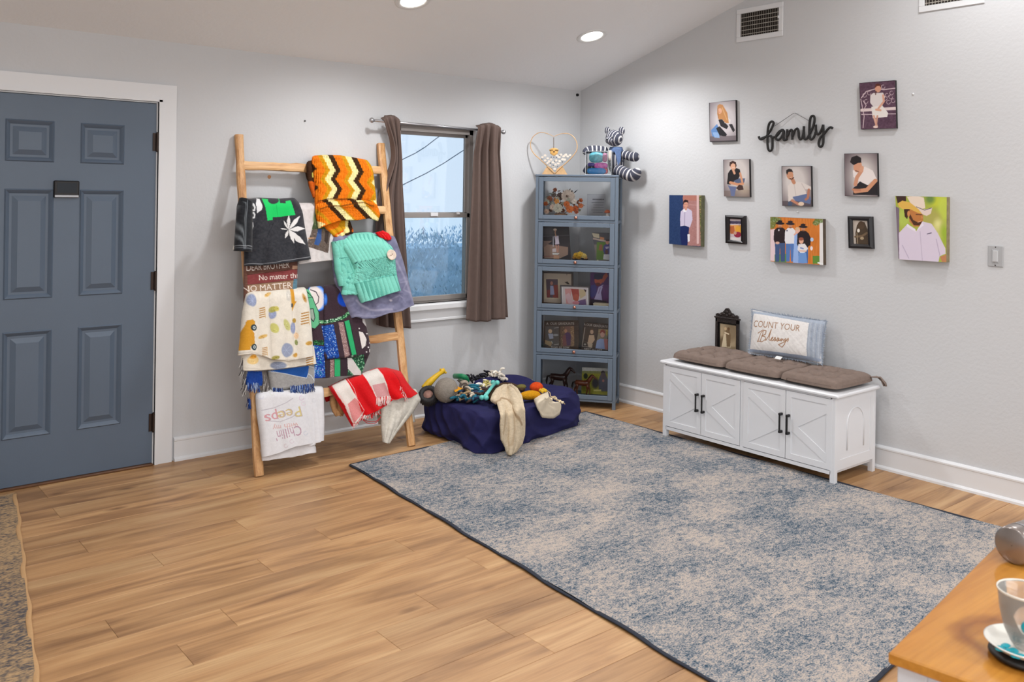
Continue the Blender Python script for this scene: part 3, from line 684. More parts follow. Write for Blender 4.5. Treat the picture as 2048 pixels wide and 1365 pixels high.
for u_, z_ in ((-.55, .02), (-.25, .03), (0, .045), (.25, .03), (.55, .02), (0, .02)): b.ell((AX-.02, ym_-u_*hwid, zt+z_), (.006, .012, .009), nu=10, nv=6)
b.build('frame', mat('carved_black_wood', (38, 30, 28), .35, bump=.5, bscale=160), afr, False)
b = MB(); b.box((AX-.004, y0-.01, bz+.04), (AX-.001, y1+.01, zt-.02)); b.build('backing', BLK, afr)
P_ = Paint(1436, 640, 1478, 710, (150, 132, 106), 3).crop(1290, 600, 3.5)
P_.poly([(528, 170), (632, 185), (632, 330), (528, 320)], (178, 158, 128)); P_.ell(600, 230, 45, 60, (142, 124, 98), soft=8); P_.ell(545, 300, 30, 40, (110, 92, 70), soft=6)
P_.poly([(552, 240), (578, 235), (590, 260), (600, 335), (535, 330)], (214, 198, 168)); P_.poly([(565, 215), (590, 212), (600, 250), (596, 330), (572, 330)], (120, 98, 72))
P_.ell(563, 202, 9, 12, (205, 178, 140)); P_.ell(585, 205, 9, 12, (110, 84, 60)); P_.line([(560, 230), (585, 240)], 9, (226, 208, 180))
picture(afr, 'photograph', [RX(1440, 647, AX-.006), RX(1472, 652, AX-.006), RX(1472, 700, AX-.006), RX(1440, 696, AX-.006)], P_, PRT, .0016)

# ================================================================== pictures on the right wall
SK, SKD = (205, 150, 118), (168, 112, 84)
def canvas(label, px4, paint, name='canvas_print', depth=.02, sidecol=(30, 26, 28), photo_margin=0., group='family photographs on the right wall', fr=None):
    """wrapped canvas hung on the wall: printed face + wrapped edges"""
    t = thing(name, label, 'picture', group); x = -depth
    c4 = [onX(*p, x) for p in px4]; f4 = c4
    picture(t, 'printed_face', c4, paint, PRT, .0021)
    b = MB(); back = [p+np.array([depth-.0005, 0, 0]) for p in c4]; fr4 = [p+np.array([.0006, 0, 0]) for p in c4]
    V = fr4+back; b.add(V, [(0, 1, 2, 3), (4, 7, 6, 5), (0, 4, 5, 1), (1, 5, 6, 2), (2, 6, 7, 3), (3, 7, 4, 0)])
    b.build('wrapped_edge', mat('canvas_edge', sidecol, .7, noise=.25, nscale=30), t); return t
def vign(P, cx, cy, rx, ry, c): P.ell(cx, cy, rx, ry, c, soft=min(rx, ry)/P.o[2]*.9)
# woman with long blonde hair
P_ = Paint(1415, 197, 1478, 287, (112, 100, 106), 3).crop(1390, 150, 4.875)
vign(P_, 290, 440, 150, 210, (205, 198, 200)); P_.poly([(140, 600), (415, 590), (415, 650), (140, 650)], (98, 88, 92), .7)
P_.poly([(155, 540), (215, 478), (250, 560), (235, 612), (170, 600)], (96, 136, 190)); P_.poly([(170, 560), (230, 560), (240, 615), (190, 610)], (140, 172, 214))
P_.poly([(228, 438), (262, 432), (325, 500), (310, 530), (250, 500)], (36, 34, 38)); P_.poly([(205, 520), (240, 500), (312, 580), (300, 600), (240, 592)], (32, 30, 34))
P_.poly([(268, 410), (300, 400), (350, 440), (340, 480), (290, 470)], (222, 216, 214)); P_.poly([(330, 482), (362, 478), (390, 540), (372, 560), (350, 520)], (40, 36, 40))
P_.poly([(218, 300), (240, 285), (270, 292), (315, 370), (330, 470), (300, 470), (262, 430), (232, 438), (216, 380)], (196, 138, 84)); P_.ell(241, 352, 21, 28, (226, 172, 140), rot=10); P_.line([(265, 320), (312, 440)], 9, (218, 168, 112)); P_.line([(222, 330), (228, 420)], 8, (170, 112, 66)); P_.line([(232, 362), (246, 366)], 3, (170, 80, 70))
for (a, c) in (((140, 268), (408, 245)), ((412, 245), (414, 645)), ((142, 650), (414, 642)), ((140, 268), (142, 650))): P_.line([a, c], 7, (40, 36, 40))
canvas('canvas portrait of a person with long blonde hair in a dark top', [(1418, 206), (1471, 200), (1472, 282.5), (1419.5, 284)], P_)
# bench girl
P_ = Paint(1714, 156, 1798, 264, (88, 62, 80), 3).crop(1660, 140, 3.25)
P_.grain(30, 2.)
W_ = (206, 186, 190)
P_.line([(205, 180), (235, 140), (300, 122), (350, 128), (430, 118)], 6, W_); P_.line([(200, 190), (222, 300), (215, 375)], 5, W_); P_.line([(430, 250), (205, 262)], 20, (220, 202, 200)); P_.line([(205, 290), (430, 285)], 5, W_)
for cx, cy in ((225, 165), (255, 150), (370, 165), (400, 150), (235, 205), (380, 210), (410, 200), (345, 110), (360, 185), (395, 175)):
    P_.line([(cx+12*math.cos(a), cy+13*math.sin(a)) for a in np.linspace(0, 5.2, 9)], 3, W_)
P_.line([(218, 262), (235, 230), (215, 200)], 5, W_)
P_.poly([(262, 165), (280, 150), (345, 148), (358, 175), (340, 235), (290, 250), (262, 215)], (216, 208, 206)); P_.poly([(268, 240), (340, 232), (378, 280), (372, 305), (278, 315)], (228, 222, 216))
P_.line([(345, 165), (350, 205), (315, 250)], 13, (214, 160, 136)); P_.line([(300, 258), (328, 262)], 14, (216, 166, 142)); P_.line([(285, 300), (305, 370)], 14, (214, 168, 148)); P_.line([(308, 300), (298, 368)], 12, (200, 150, 130)); P_.ell(296, 370, 16, 8, (224, 200, 190))
P_.ell(312, 120, 20, 26, (206, 150, 126)); P_.poly([(292, 118), (296, 92), (314, 88), (330, 96), (334, 118), (322, 104), (304, 106)], (92, 44, 36)); P_.line([(300, 140), (296, 160)], 6, (84, 40, 36))
for (a, c) in (((190, 84), (432, 66)), ((430, 66), (438, 380)), ((198, 388), (436, 382)), ((190, 84), (198, 388))): P_.line([a, c], 5, (34, 26, 30))
canvas('canvas of a person in a white dress on an ornate white bench', [(1718.5, 166), (1790, 160.5), (1792.5, 256.5), (1721.5, 259)], P_)
# black shirt
def stud(x0, y0, x1, y1, px0, py0, k, vc):
    P = Paint(x0, y0, x1, y1, (104, 92, 96), 3).crop(px0, py0, k); vign(P, *vc, (206, 198, 194)); return P
P_ = stud(1443, 316, 1505, 397, 1390, 150, 4.875, (420, 960, 140, 210)); P_.poly([(280, 1130), (540, 1120), (540, 1195), (280, 1190)], (120, 104, 96), .6); P_.ell(480, 1120, 60, 50, (180, 162, 142), soft=12, al=.7)
P_.poly([(322, 960), (345, 925), (400, 908), (436, 920), (446, 965), (425, 1010), (345, 1070), (312, 1065)], (34, 32, 34)); P_.poly([(318, 1075), (345, 1085), (405, 1090), (395, 1130), (385, 1185), (350, 1180), (345, 1130)], (102, 112, 148)); P_.poly([(375, 1035), (430, 1008), (488, 1010), (480, 1050), (430, 1080)], (86, 98, 126))
P_.line([(345, 1050), (420, 1070), (465, 1060)], 26, (206, 146, 110)); P_.line([(440, 960), (460, 1040)], 20, (206, 150, 118)); P_.poly([(430, 1070), (465, 1080), (475, 1120), (425, 1125), (400, 1105)], (70, 50, 48)); P_.ell(372, 888, 30, 40, (224, 172, 142), rot=-8); P_.line([(372, 925), (385, 960)], 22, (214, 160, 130))
P_.poly([(335, 885), (338, 852), (368, 838), (398, 850), (406, 885), (396, 908), (392, 872), (370, 860), (350, 874), (346, 895)], (66, 42, 36)); P_.line([(362, 906), (384, 902)], 3, (235, 225, 220))
for (a, c) in (((277, 824), (545, 818)), ((545, 818), (546, 1198)), ((280, 1190), (546, 1196)), ((277, 824), (280, 1190))): P_.line([a, c], 7, (36, 32, 34))
canvas('canvas of a crouching person in a black V-neck shirt and jeans', [(1446.5, 319.5), (1498, 318.5), (1499.5, 394.5), (1448, 393)], P_)
# white shirt + arm on knee
P_ = stud(1560, 329, 1629, 417, 1390, 150, 4.875, (980, 1040, 150, 210)); P_.poly([(850, 1230), (1145, 1220), (1145, 1285), (850, 1285)], (80, 70, 76), .8)
P_.poly([(905, 1085), (935, 1050), (990, 1040), (1050, 1050), (1130, 1090), (1130, 1120), (1075, 1115), (1085, 1160), (960, 1190), (945, 1225), (910, 1235)], (216, 206, 200)); P_.line([(965, 1060), (985, 1180)], 5, (190, 178, 172)); P_.line([(1040, 1060), (1085, 1140)], 5, (184, 172, 168)); P_.poly([(950, 1190), (1090, 1160), (1130, 1200), (1125, 1260), (1040, 1240), (980, 1230)], (98, 112, 150)); P_.poly([(910, 1235), (950, 1240), (945, 1280), (905, 1280)], (70, 84, 110))
P_.line([(945, 1225), (1010, 1262)], 24, (190, 130, 104)); P_.ell(1035, 1258, 28, 20, (222, 196, 172)); P_.line([(1110, 1120), (1100, 1200), (1080, 1215)], 24, (176, 116, 92)); P_.ell(925, 975, 33, 48, (198, 142, 110), rot=-12); P_.line([(945, 1010), (965, 1050)], 34, (190, 132, 102)); P_.poly([(888, 955), (890, 928), (918, 914), (945, 922), (958, 955), (940, 944), (912, 946), (898, 975)], (34, 28, 30)); P_.line([(925, 1012), (945, 1018), (962, 1000)], 9, (60, 38, 32), .8); P_.line([(928, 1000), (944, 996)], 3, (240, 230, 225))
for (a, c) in (((845, 890), (1140, 888)), ((1140, 888), (1143, 1286)), ((850, 1278), (1143, 1286)), ((845, 890), (850, 1278))): P_.line([a, c], 7, (36, 32, 34))
canvas('canvas of a person in an open white shirt leaning on one knee', [(1563, 332.5), (1621.5, 332), (1623, 413.5), (1564.5, 412)], P_)
# white tee hand on chin
P_ = stud(1684, 302, 1762, 398, 1660, 140, 3.25, (215, 690, 95, 140))
P_.poly([(148, 655), (178, 640), (230, 630), (278, 655), (304, 710), (262, 730), (245, 750), (195, 730), (152, 695)], (232, 222, 218)); P_.poly([(150, 770), (195, 725), (245, 750), (312, 725), (314, 815), (150, 812)], (38, 34, 38)); P_.line([(165, 745), (175, 700), (205, 655)], 24, (206, 148, 118)); P_.line([(295, 720), (240, 780), (165, 790)], 26, (206, 146, 112)); P_.line([(150, 778), (195, 782)], 14, (190, 128, 98))
P_.ell(180, 628, 27, 38, (210, 152, 122), rot=8); P_.ell(205, 645, 13, 22, (214, 158, 128), rot=20); P_.poly([(130, 600), (140, 568), (175, 556), (202, 572), (204, 602), (180, 606), (155, 618), (148, 615)], (34, 28, 30)); P_.line([(166, 655), (185, 662)], 5, (90, 54, 44), .8)
for (a, c) in (((93, 543), (314, 541)), ((314, 541), (317, 826)), ((94, 820), (317, 826)), ((93, 543), (94, 820))): P_.line([a, c], 5, (36, 30, 34))
canvas('canvas of a person in a white T-shirt resting chin on hand', [(1688.5, 307.5), (1754, 306.5), (1755.5, 393.5), (1689.5, 392)], P_)
# blue wall leaning
P_ = Paint(1334, 385, 1420, 500, (38, 58, 96), 3).crop(1320, 360, 6.0235)
P_.poly([(110, 180), (280, 180), (280, 790), (110, 780)], (40, 62, 104)); P_.poly([(278, 180), (470, 182), (500, 800), (310, 790), (330, 560), (278, 420)], (172, 124, 120)); P_.grain(16, 1.5, None, 2)
P_.line([(300, 220), (430, 220)], 60, (180, 112, 92), .6); P_.line([(350, 300), (450, 305)], 3, (206, 176, 170)); P_.line([(455, 190), (455, 760)], 26, (228, 200, 198), .8)
mk = P_.poly([(470, 185), (548, 190), (548, 810), (490, 800)], (88, 92, 56)); P_.specks(mk, [(176, 140, 96), (60, 90, 50), (150, 160, 90), (196, 150, 110)], 300, .4, 1.2)
P_.poly([(250, 560), (350, 560), (345, 660), (330, 790), (262, 790), (240, 650)], (28, 40, 92)); P_.poly([(330, 655), (360, 655), (358, 740), (335, 750)], (232, 230, 236))
P_.poly([(250, 380), (290, 345), (340, 345), (385, 375), (392, 480), (360, 575), (300, 550), (245, 560), (242, 470)], (206, 196, 218)); P_.line([(300, 360), (296, 545)], 8, (160, 150, 180)); P_.poly([(275, 360), (322, 352), (318, 385), (285, 390)], (236, 234, 240))
P_.ell(311, 292, 26, 42, (214, 156, 132)); P_.poly([(278, 300), (280, 255), (305, 238), (338, 248), (342, 285), (325, 268), (296, 272)], (46, 28, 36)); P_.line([(308, 330), (312, 355)], 26, (206, 150, 128)); P_.line([(285, 295), (335, 295)], 4, (150, 100, 110))
canvas('canvas of a person in a lilac shirt beside a navy blue wall', [(1338.5, 390.5), (1402.5, 391), (1401.5, 494), (1338, 488)], P_, sidecol=(92, 92, 66), depth=.04)
# family group
P_ = Paint(1536, 429, 1654, 535, (206, 120, 48), 3).crop(1320, 360, 6.0235)
P_.grain(24, 1.2, None, 3, (1, 9)); P_.poly([(1330, 600), (1385, 590), (1390, 980), (1330, 975)], (224, 200, 204)); P_.poly([(1840, 915), (1925, 915), (1925, 1010), (1840, 1010)], (98, 138, 56)); P_.poly([(1380, 900), (1520, 890), (1520, 1000), (1380, 1000)], (98, 138, 66)); P_.line([(1945, 505), (1945, 1020)], 46, (226, 222, 220)); P_.line([(1905, 1000), (1970, 1015)], 18, (236, 236, 236))
for k_, (cx, cy, rx, ry) in enumerate(((1350, 500, 50, 90), (1400, 480, 60, 30), (1920, 490, 60, 30), (1880, 520, 40, 30))):
    mk = P_.ell(cx, cy, rx, ry, (98, 118, 60), soft=2, al=.8); P_.specks(mk, [(180, 190, 160), (60, 84, 40), (130, 150, 80)], 60, .4, 1., k_)
def pers(P, x, top, bot, w, shirt, pants, hat, waist, split=True):
    h = (bot-top); P.poly([(x-w, waist), (x+w, waist), (x+w*.95, bot), (x+w*.15, bot), (x, waist+40), (x-w*.15, bot), (x-w*.9, bot)], pants)
    P.poly([(x-w*.55, top+75), (x+w*.55, top+75), (x+w*1.15, top+110), (x+w*1.25, waist-30), (x+w, waist+10), (x-w, waist+10), (x-w*1.25, waist-30), (x-w*1.15, top+110)], shirt); P.ell(x, top+45, 24, 34, (196, 136, 104)); P.line([(x-8, top+70), (x+8, top+72)], 14, (110, 66, 50), .6)
    P.ell(x, top+25, 52, 15, hat, rot=3); P.poly([(x-26, top+25), (x-28, top-8), (x, top-14), (x+28, top-8), (x+26, top+25)], hat)
pers(P_, 1446, 500, 985, 62, (42, 28, 34), (66, 86, 128), (30, 22, 30), 750); P_.ell(1415, 760, 26, 16, (214, 170, 150)); P_.ell(1432, 606, 8, 12, (225, 215, 220))
pers(P_, 1570, 505, 985, 55, (228, 226, 230), (84, 120, 182), (44, 34, 44), 760); P_.ell(1530, 612, 8, 9, (60, 60, 90))
P_.poly([(1620, 650), (1700, 640), (1720, 740), (1700, 1005), (1600, 1000), (1615, 760)], (150, 178, 228)); P_.ell(1660, 610, 26, 34, (226, 180, 166)); P_.ell(1655, 590, 28, 20, (216, 176, 140))
P_.line([(1620, 660), (1650, 635), (1690, 650)], 18, (230, 170, 150))
pers(P_, 1725, 540, 1005, 60, (36, 26, 32), (70, 104, 160), (40, 30, 34), 800); P_.poly([(1790, 640), (1815, 700), (1812, 790), (1780, 800)], (36, 26, 32)); P_.ell(1830, 720, 20, 24, (180, 200, 230)); P_.ell(1825, 825, 16, 26, (230, 220, 226))
P_.poly([(1668, 775), (1745, 770), (1785, 830), (1740, 880), (1690, 880), (1655, 840)], (228, 224, 226)); P_.poly([(1670, 880), (1760, 880), (1775, 1008), (1665, 1005)], (110, 150, 208)); P_.ell(1702, 735, 28, 36, (224, 170, 146)); P_.ell(1700, 712, 30, 20, (150, 84, 64)); P_.line([(1695, 820), (1725, 830)], 16, (120, 140, 190)); P_.line([(1680, 855), (1760, 860)], 14, (226, 180, 160))
canvas('canvas of a family group in black hats before an orange wooden fence', [(1540.5, 434), (1645.5, 438.5), (1646.5, 530.5), (1541, 523)], P_, sidecol=(84, 70, 56), depth=.034)
# cowboy
P_ = Paint(1786, 386, 1902, 532, (168, 176, 74), 3).crop(1660, 140, 3.25)
for k_, (cx, cy, rx, ry, c) in enumerate(((690, 850, 60, 40, (200, 206, 60)), (740, 900, 40, 90, (196, 210, 84)), (650, 960, 70, 50, (176, 168, 92)), (720, 1040, 60, 60, (206, 200, 120)), (650, 840, 30, 30, (96, 128, 70)), (700, 1000, 20, 30, (226, 222, 150)), (745, 1060, 25, 60, (150, 180, 50)), (480, 960, 40, 60, (180, 200, 90)))): P_.ell(cx, cy, rx, ry, c, soft=9, al=.85)
P_.poly([(428, 820), (495, 820), (495, 852), (440, 870)], (62, 40, 36)); P_.poly([(415, 880), (450, 900), (450, 1230), (425, 1225)], (120, 104, 120))
P_.poly([(448, 1060), (505, 1000), (560, 1050), (600, 985), (660, 1000), (700, 1060), (750, 1160), (752, 1195), (712, 1212), (705, 1250), (450, 1235)], (216, 204, 220)); P_.line([(585, 1050), (600, 1240)], 4, (190, 176, 196)); P_.line([(690, 1100), (715, 1210)], 5, (184, 170, 192)); P_.line([(470, 1140), (512, 1225)], 5, (186, 172, 194)); P_.line([(632, 1067), (658, 1060)], 5, (60, 50, 80)); P_.poly([(500, 1000), (555, 1035), (560, 1055), (500, 1020)], (232, 224, 236)); P_.poly([(560, 1050), (598, 990), (610, 1010)], (232, 224, 236))
P_.poly([(716, 1215), (756, 1200), (758, 1250), (728, 1250)], (190, 130, 90)); P_.poly([(512, 900), (600, 900), (606, 975), (582, 1018), (548, 1020), (515, 985)], (190, 122, 66)); P_.poly([(514, 960), (545, 1010), (582, 1012), (600, 985), (572, 992), (540, 975), (518, 930)], (66, 40, 28), .9); P_.poly([(480, 905), (520, 900), (512, 935), (502, 970), (486, 955)], (66, 40, 26)); P_.ell(511, 935, 9, 20, (206, 140, 84)); P_.line([(560, 940), (598, 942)], 6, (90, 56, 40)); P_.line([(572, 990), (592, 982)], 4, (220, 170, 140)); P_.poly([(592, 940), (606, 965), (594, 968)], (206, 140, 84))
P_.poly([(440, 868), (470, 850), (520, 862), (575, 905), (600, 938), (560, 925), (520, 905), (470, 905), (448, 890)], (222, 178, 84)); P_.poly([(520, 862), (500, 825), (560, 818), (610, 830), (620, 900), (575, 905)], (232, 214, 196)); P_.poly([(575, 905), (625, 905), (665, 895), (655, 935), (628, 950), (600, 938)], (226, 206, 196)); P_.line([(560, 890), (615, 912), (660, 898)], 4, (90, 84, 100))
canvas('large canvas of a person in a cream cowboy hat and lilac shirt', [(1790.5, 392), (1893.5, 394.5), (1892.5, 525), (1797, 519)], P_, sidecol=(140, 128, 96), depth=.04)
# small framed ones
def framed(label, px4, inner, paint, fw=.03, col=(26, 22, 24)):
    t = thing('framed_photo', label, 'picture frame', 'small black frames on the right wall'); x = -.022
    o = [onX(*p, x) for p in px4]; i_ = [onX(*p, x) for p in inner]; b = MB(); ribs = []
    mid = [a*.5+c*.5+np.array([-.006, 0, 0]) for a, c in zip(o, i_)]
    inn = [p+np.array([.008, 0, 0]) for p in i_]; bk = [p+np.array([-x-.0005, 0, 0]) for p in o]; V = bk+o+mid+i_+inn; Fc = []
    for k in range(4):
        for i in range(4): j = (i+1) % 4; Fc.append((k*4+i, k*4+j, (k+1)*4+j, (k+1)*4+i))
    Fc.append((3, 2, 1, 0)); b.add(V, Fc); b.build('frame', mat('black_moulded_frame', col, .28), t)
    picture(t, 'photograph', inn, paint, PRG, .0018); return t
P_ = Paint(1455, 435, 1487, 487, (170, 150, 150), 4).crop(1320, 360, 6.0235); P_.poly([(830, 470), (975, 470), (975, 740), (830, 740)], (196, 182, 186)); P_.poly([(830, 495), (975, 500), (975, 530), (830, 530)], (70, 62, 84)); P_.poly([(840, 545), (975, 545), (978, 680), (840, 640)], (222, 158, 92)); P_.ell(945, 600, 38, 50, (222, 160, 60)); P_.poly([(840, 560), (890, 555), (905, 650), (850, 650)], (178, 100, 62)); P_.ell(935, 660, 44, 34, (146, 44, 66)); P_.ell(905, 640, 18, 22, (196, 150, 130)); P_.poly([(835, 690), (975, 700), (975, 738), (835, 732)], (214, 208, 206)); P_.line([(950, 500), (955, 560)], 5, (90, 90, 110))
framed('small black frame with an orange and red snapshot, beneath the black V-neck portrait', [(1450, 430.5), (1489.5, 432), (1490.5, 489), (1451, 486)], [(1458.5, 437.5), (1481.5, 439), (1482, 482.5), (1458.5, 480)], P_)
P_ = Paint(1700, 436, 1742, 495, (196, 184, 172), 4).crop(1660, 140, 3.25); P_.poly([(175, 1010), (195, 985), (225, 990), (245, 1040), (250, 1140), (170, 1135), (165, 1060)], (74, 60, 46)); P_.ell(202, 1010, 22, 26, (84, 66, 50)); P_.ell(185, 1045, 9, 12, (228, 220, 208)); P_.line([(165, 1085), (210, 1080), (240, 1060)], 14, (112, 92, 70)); P_.ell(208, 1095, 12, 10, (170, 150, 120)); P_.line([(175, 1060), (180, 1130)], 5, (150, 132, 108))
framed('small black frame with a brown sepia silhouette photo, beneath the chin-on-hand portrait', [(1695, 432.5), (1743.5, 433.5), (1746, 498), (1697, 496.5)], [(1704.5, 440.5), (1734.5, 442), (1736.5, 489.5), (1706, 488)], P_)
# ---- "family" word sign
sg = thing('family_sign', 'black looped script sign reading family, hanging from a wire and nail', 'sign'); XS = -.018
def S4(p): return onX(1390+p[0]/4.875, 150+p[1]/4.875, XS)
strokes = [[(622, 600), (630, 622), (650, 628), (690, 605), (725, 560), (755, 505), (765, 465), (745, 455), (722, 480), (710, 540), (706, 640), (712, 715), (730, 742), (752, 720), (755, 650), (745, 600), (700, 602), (640, 622)],
           [(752, 612), (790, 600), (815, 575), (840, 540), (862, 538)], [(862, 545), (830, 545), (795, 585), (790, 620), (815, 635), (850, 595), (865, 545), (862, 600), (868, 635), (900, 628)],
           [(895, 635), (900, 530)], [(900, 600), (925, 545), (945, 540), (948, 580), (950, 632)], [(952, 600), (975, 540), (1000, 525), (1010, 560), (1012, 600), (1025, 628), (1045, 615), (1058, 560), (1062, 500)], [(1062, 500), (1060, 580), (1070, 625), (1090, 622), (1110, 590), (1145, 520), (1165, 450), (1160, 405), (1135, 405), (1120, 450), (1115, 540), (1118, 610), (1135, 630), (1160, 605), (1178, 555)],
           [(1178, 485), (1180, 540), (1190, 575), (1215, 570), (1240, 520), (1250, 485)], [(1250, 485), (1252, 560), (1250, 660), (1232, 700), (1210, 690), (1208, 650), (1225, 610), (1255, 580), (1295, 530), (1320, 512), (1342, 520)]]
b = MB()
def spl(pts, n=6):
    P = np.array(pts, float); out = []
    for i in range(len(P)-1):
        p0, p1, p2, p3 = P[max(i-1, 0)], P[i], P[i+1], P[min(i+2, len(P)-1)]
        for t in np.linspace(0, 1, n, endpoint=False): out.append(.5*((2*p1)+(-p0+p2)*t+(2*p0-5*p1+4*p2-p3)*t*t+(-p0+3*p1-3*p2+p3)*t**3))
    out.append(P[-1]); return np.array(out)
for s_ in strokes: b.tube(spl([S4(p) for p in s_], 5), .0078, 8)
b.build('word_family', mat('matte_black_rope', (26, 24, 24), .7, bump=.4, bscale=300), sg, True)
b = MB(); b.tube([S4((775, 500)), onX(1589, 225.5, -.008), S4((1115, 450))], .0016, 6); b.build('hanging_wire', mat('steel_wire', (110, 110, 112), .3, metal=.9), sg)
b = MB(); n0 = onX(1589, 225.5, -.012); b.ell(n0, .0055, nu=10, nv=8); b.tube([n0, n0+np.array([.012, 0, 0])], .0015, 6); b.build('nail', mat('bright_nail', (215, 215, 215), .25, metal=.7), sg, True)
# ---- light switch
sw = thing('light_switch', 'grey rocker light switch plate at the right edge of the right wall', 'light switch')
q0, q1 = onX(1976, 491, -.005), onX(2006, 535, -.005); GR = mat('grey_plastic', (172, 173, 175), .4)
MB().box((-.006, q0[1], q0[2]), (0, q1[1], q1[2]), bev=.0025).build('plate', GR, sw)
ymid = (q0[1]+q1[1])/2; zmid = (q0[2]+q1[2])/2
MB().box((-.009, ymid-.017, zmid-.034), (-.003, ymid+.017, zmid+.034), bev=.001).build('rocker_surround', GR, sw)
MB().box((-.0125, ymid-.0135, zmid-.03), (-.005, ymid+.0135, zmid+.03), bev=.003).build('rocker', mat('light_grey_plastic', (192, 193, 195), .35), sw)
for dz in (-.048, .048): MB().lathe((-.006, ymid, zmid+dz), [(.0035, 0), (.003, .001), (.001, .0015)], 10, axes((0, 0, 0), (0, 1, 0), (0, 0, 1), (-1, 0, 0))).build('screw', BRZ, sw)
# ---- vents
def vent(label, y0, y1, z0, z1, ns, both):
    t = thing('air_vent', label, 'vent', 'white wall vents'); b = MB(); f = .034
    for a, c in (((y0, z0), (y1, z0+f)), ((y0, z1-f), (y1, z1)), ((y0, z0+f), (y0-f, z1-f)), ((y1+f, z0+f), (y1, z1-f))): b.box((-.008, a[0], a[1]), (-.0005, c[0], c[1]), bev=.0025)
    b.build('frame', TRIM, t); MB().box((-.002, y0-f, z0+f), (-.0008, y1+f, z1-f)).build('backing', mat('vent_dark', (46, 40, 36), .9), t)
    ya, yb = y0-f, y1+f; VS = mat('vent_slat_paint', (196, 190, 182), .5)
    for k in range(ns):
        y = ya+(yb-ya)*(k+.5)/ns; w = .006
        MB().prism([(-.0035, y+w*.4, z0+f), (-.0035, y+w*.4-.0015, z0+f), (-.013, y-w*.7-.0015, z0+f), (-.013, y-w*.7, z0+f)], (0, 0, z1-z0-2*f)).build('slat', VS, t)
    b = MB()
    for k in range(1, both, 2): z = z0+f+(z1-z0-2*f)*k/both; b.box((-.004, ya, z-.002), (-.0022, yb, z+.002))
    b.build('cross_blade', VS, t)
    b = MB(); b.box((-.02, y1+f-.008, z1-f-.07), (-.008, y1+f-.004, z1-f-.055)); b.build('lever', TRIM, t)
v0, v1 = onX(1472.5, 53, -.008), onX(1565.7, 35, -.008); vent('square white air vent high on the right wall, nearest the sloping ceiling edge', v0[1], v1[1], 2.604, 2.826, 17, 11)
v0, v1 = onX(1836.6, 20, -.008), onX(1968.5, 2, -.008); vent('white air vent cut off by the top edge of the photo at far right', v0[1], v1[1], 2.619, 2.84, 17, 11)
# small marks on walls
b = MB(); c = onY(1155, 190, -.006); b.lathe(c, [(.011, 0), (.011, .006), (.004, .008)], 14, axes((0, 0, 0), (1, 0, 0), (0, 0, 1), (0, -1, 0))); b.lathe(c+[0, .0055, 0], [(.012, 0), (.011, .001)], 14, axes((0, 0, 0), (1, 0, 0), (0, 0, 1), (0, -1, 0)))
tag(b.build('wall_sensor', BLK), 'tiny round black sensor on the wall in the top room corner', 'sensor')
nl = mat('old_nail', (70, 68, 68), .5); n_ = 0
for (f, px, py, lab) in ((onX, 1826, 188, 'white wall anchor to the right of the bench-seat canvas'), (onX, 1595, 424, 'white picture hook tab showing under the open white shirt portrait'), (onY, 610, 242, 'tiny dark nail on the wall between door and window'), (onY, 539, 354, 'orange-brown plaster spot under the ladder top rung')):
    c = f(px, py, -.003); dx = (-1, 0, 0) if f is onX else (0, -1, 0); M = axes((0, 0, 0), (0, 1, 0) if f is onX else (1, 0, 0), (0, 0, 1), dx)
    mm = {188: TRIM, 424: TRIM, 242: nl, 354: mat('rust_spot', (196, 146, 104), .8)}[py]
    tag(MB().lathe(c, [(.006, -.002), (.006, .001), (.002, .003)] if py != 354 else [(.012, -.0029), (.01, -.002)], 10, M).build('wall_anchor' if py != 242 else 'nail', mm), lab, 'wall fixing')
# door viewer
vw = thing('door_viewer', 'black digital peephole screen with silver lower edge on the blue door', 'door viewer'); a, c = onY(108, 361, -.024), onY(159, 396, -.024)
MB().box((a[0], -.024, c[2]), (c[0], -.0085, a[2]), bev=.005).build('body', BLK, vw); z3 = c[2]+(a[2]-c[2])*.2
MB().box((a[0]+.004, -.0265, c[2]+.002), (c[0]-.004, -.0235, z3-.004), bev=.001).build('silver_strip', mat('brushed_silver', (150, 150, 152), .35, metal=.6), vw)
MB().box((a[0]+.016, -.0248, z3+.008), (c[0]-.014, -.0238, a[2]-.012)).build('screen', mat('dark_screen', (24, 30, 38), .3, spec=.2), vw)
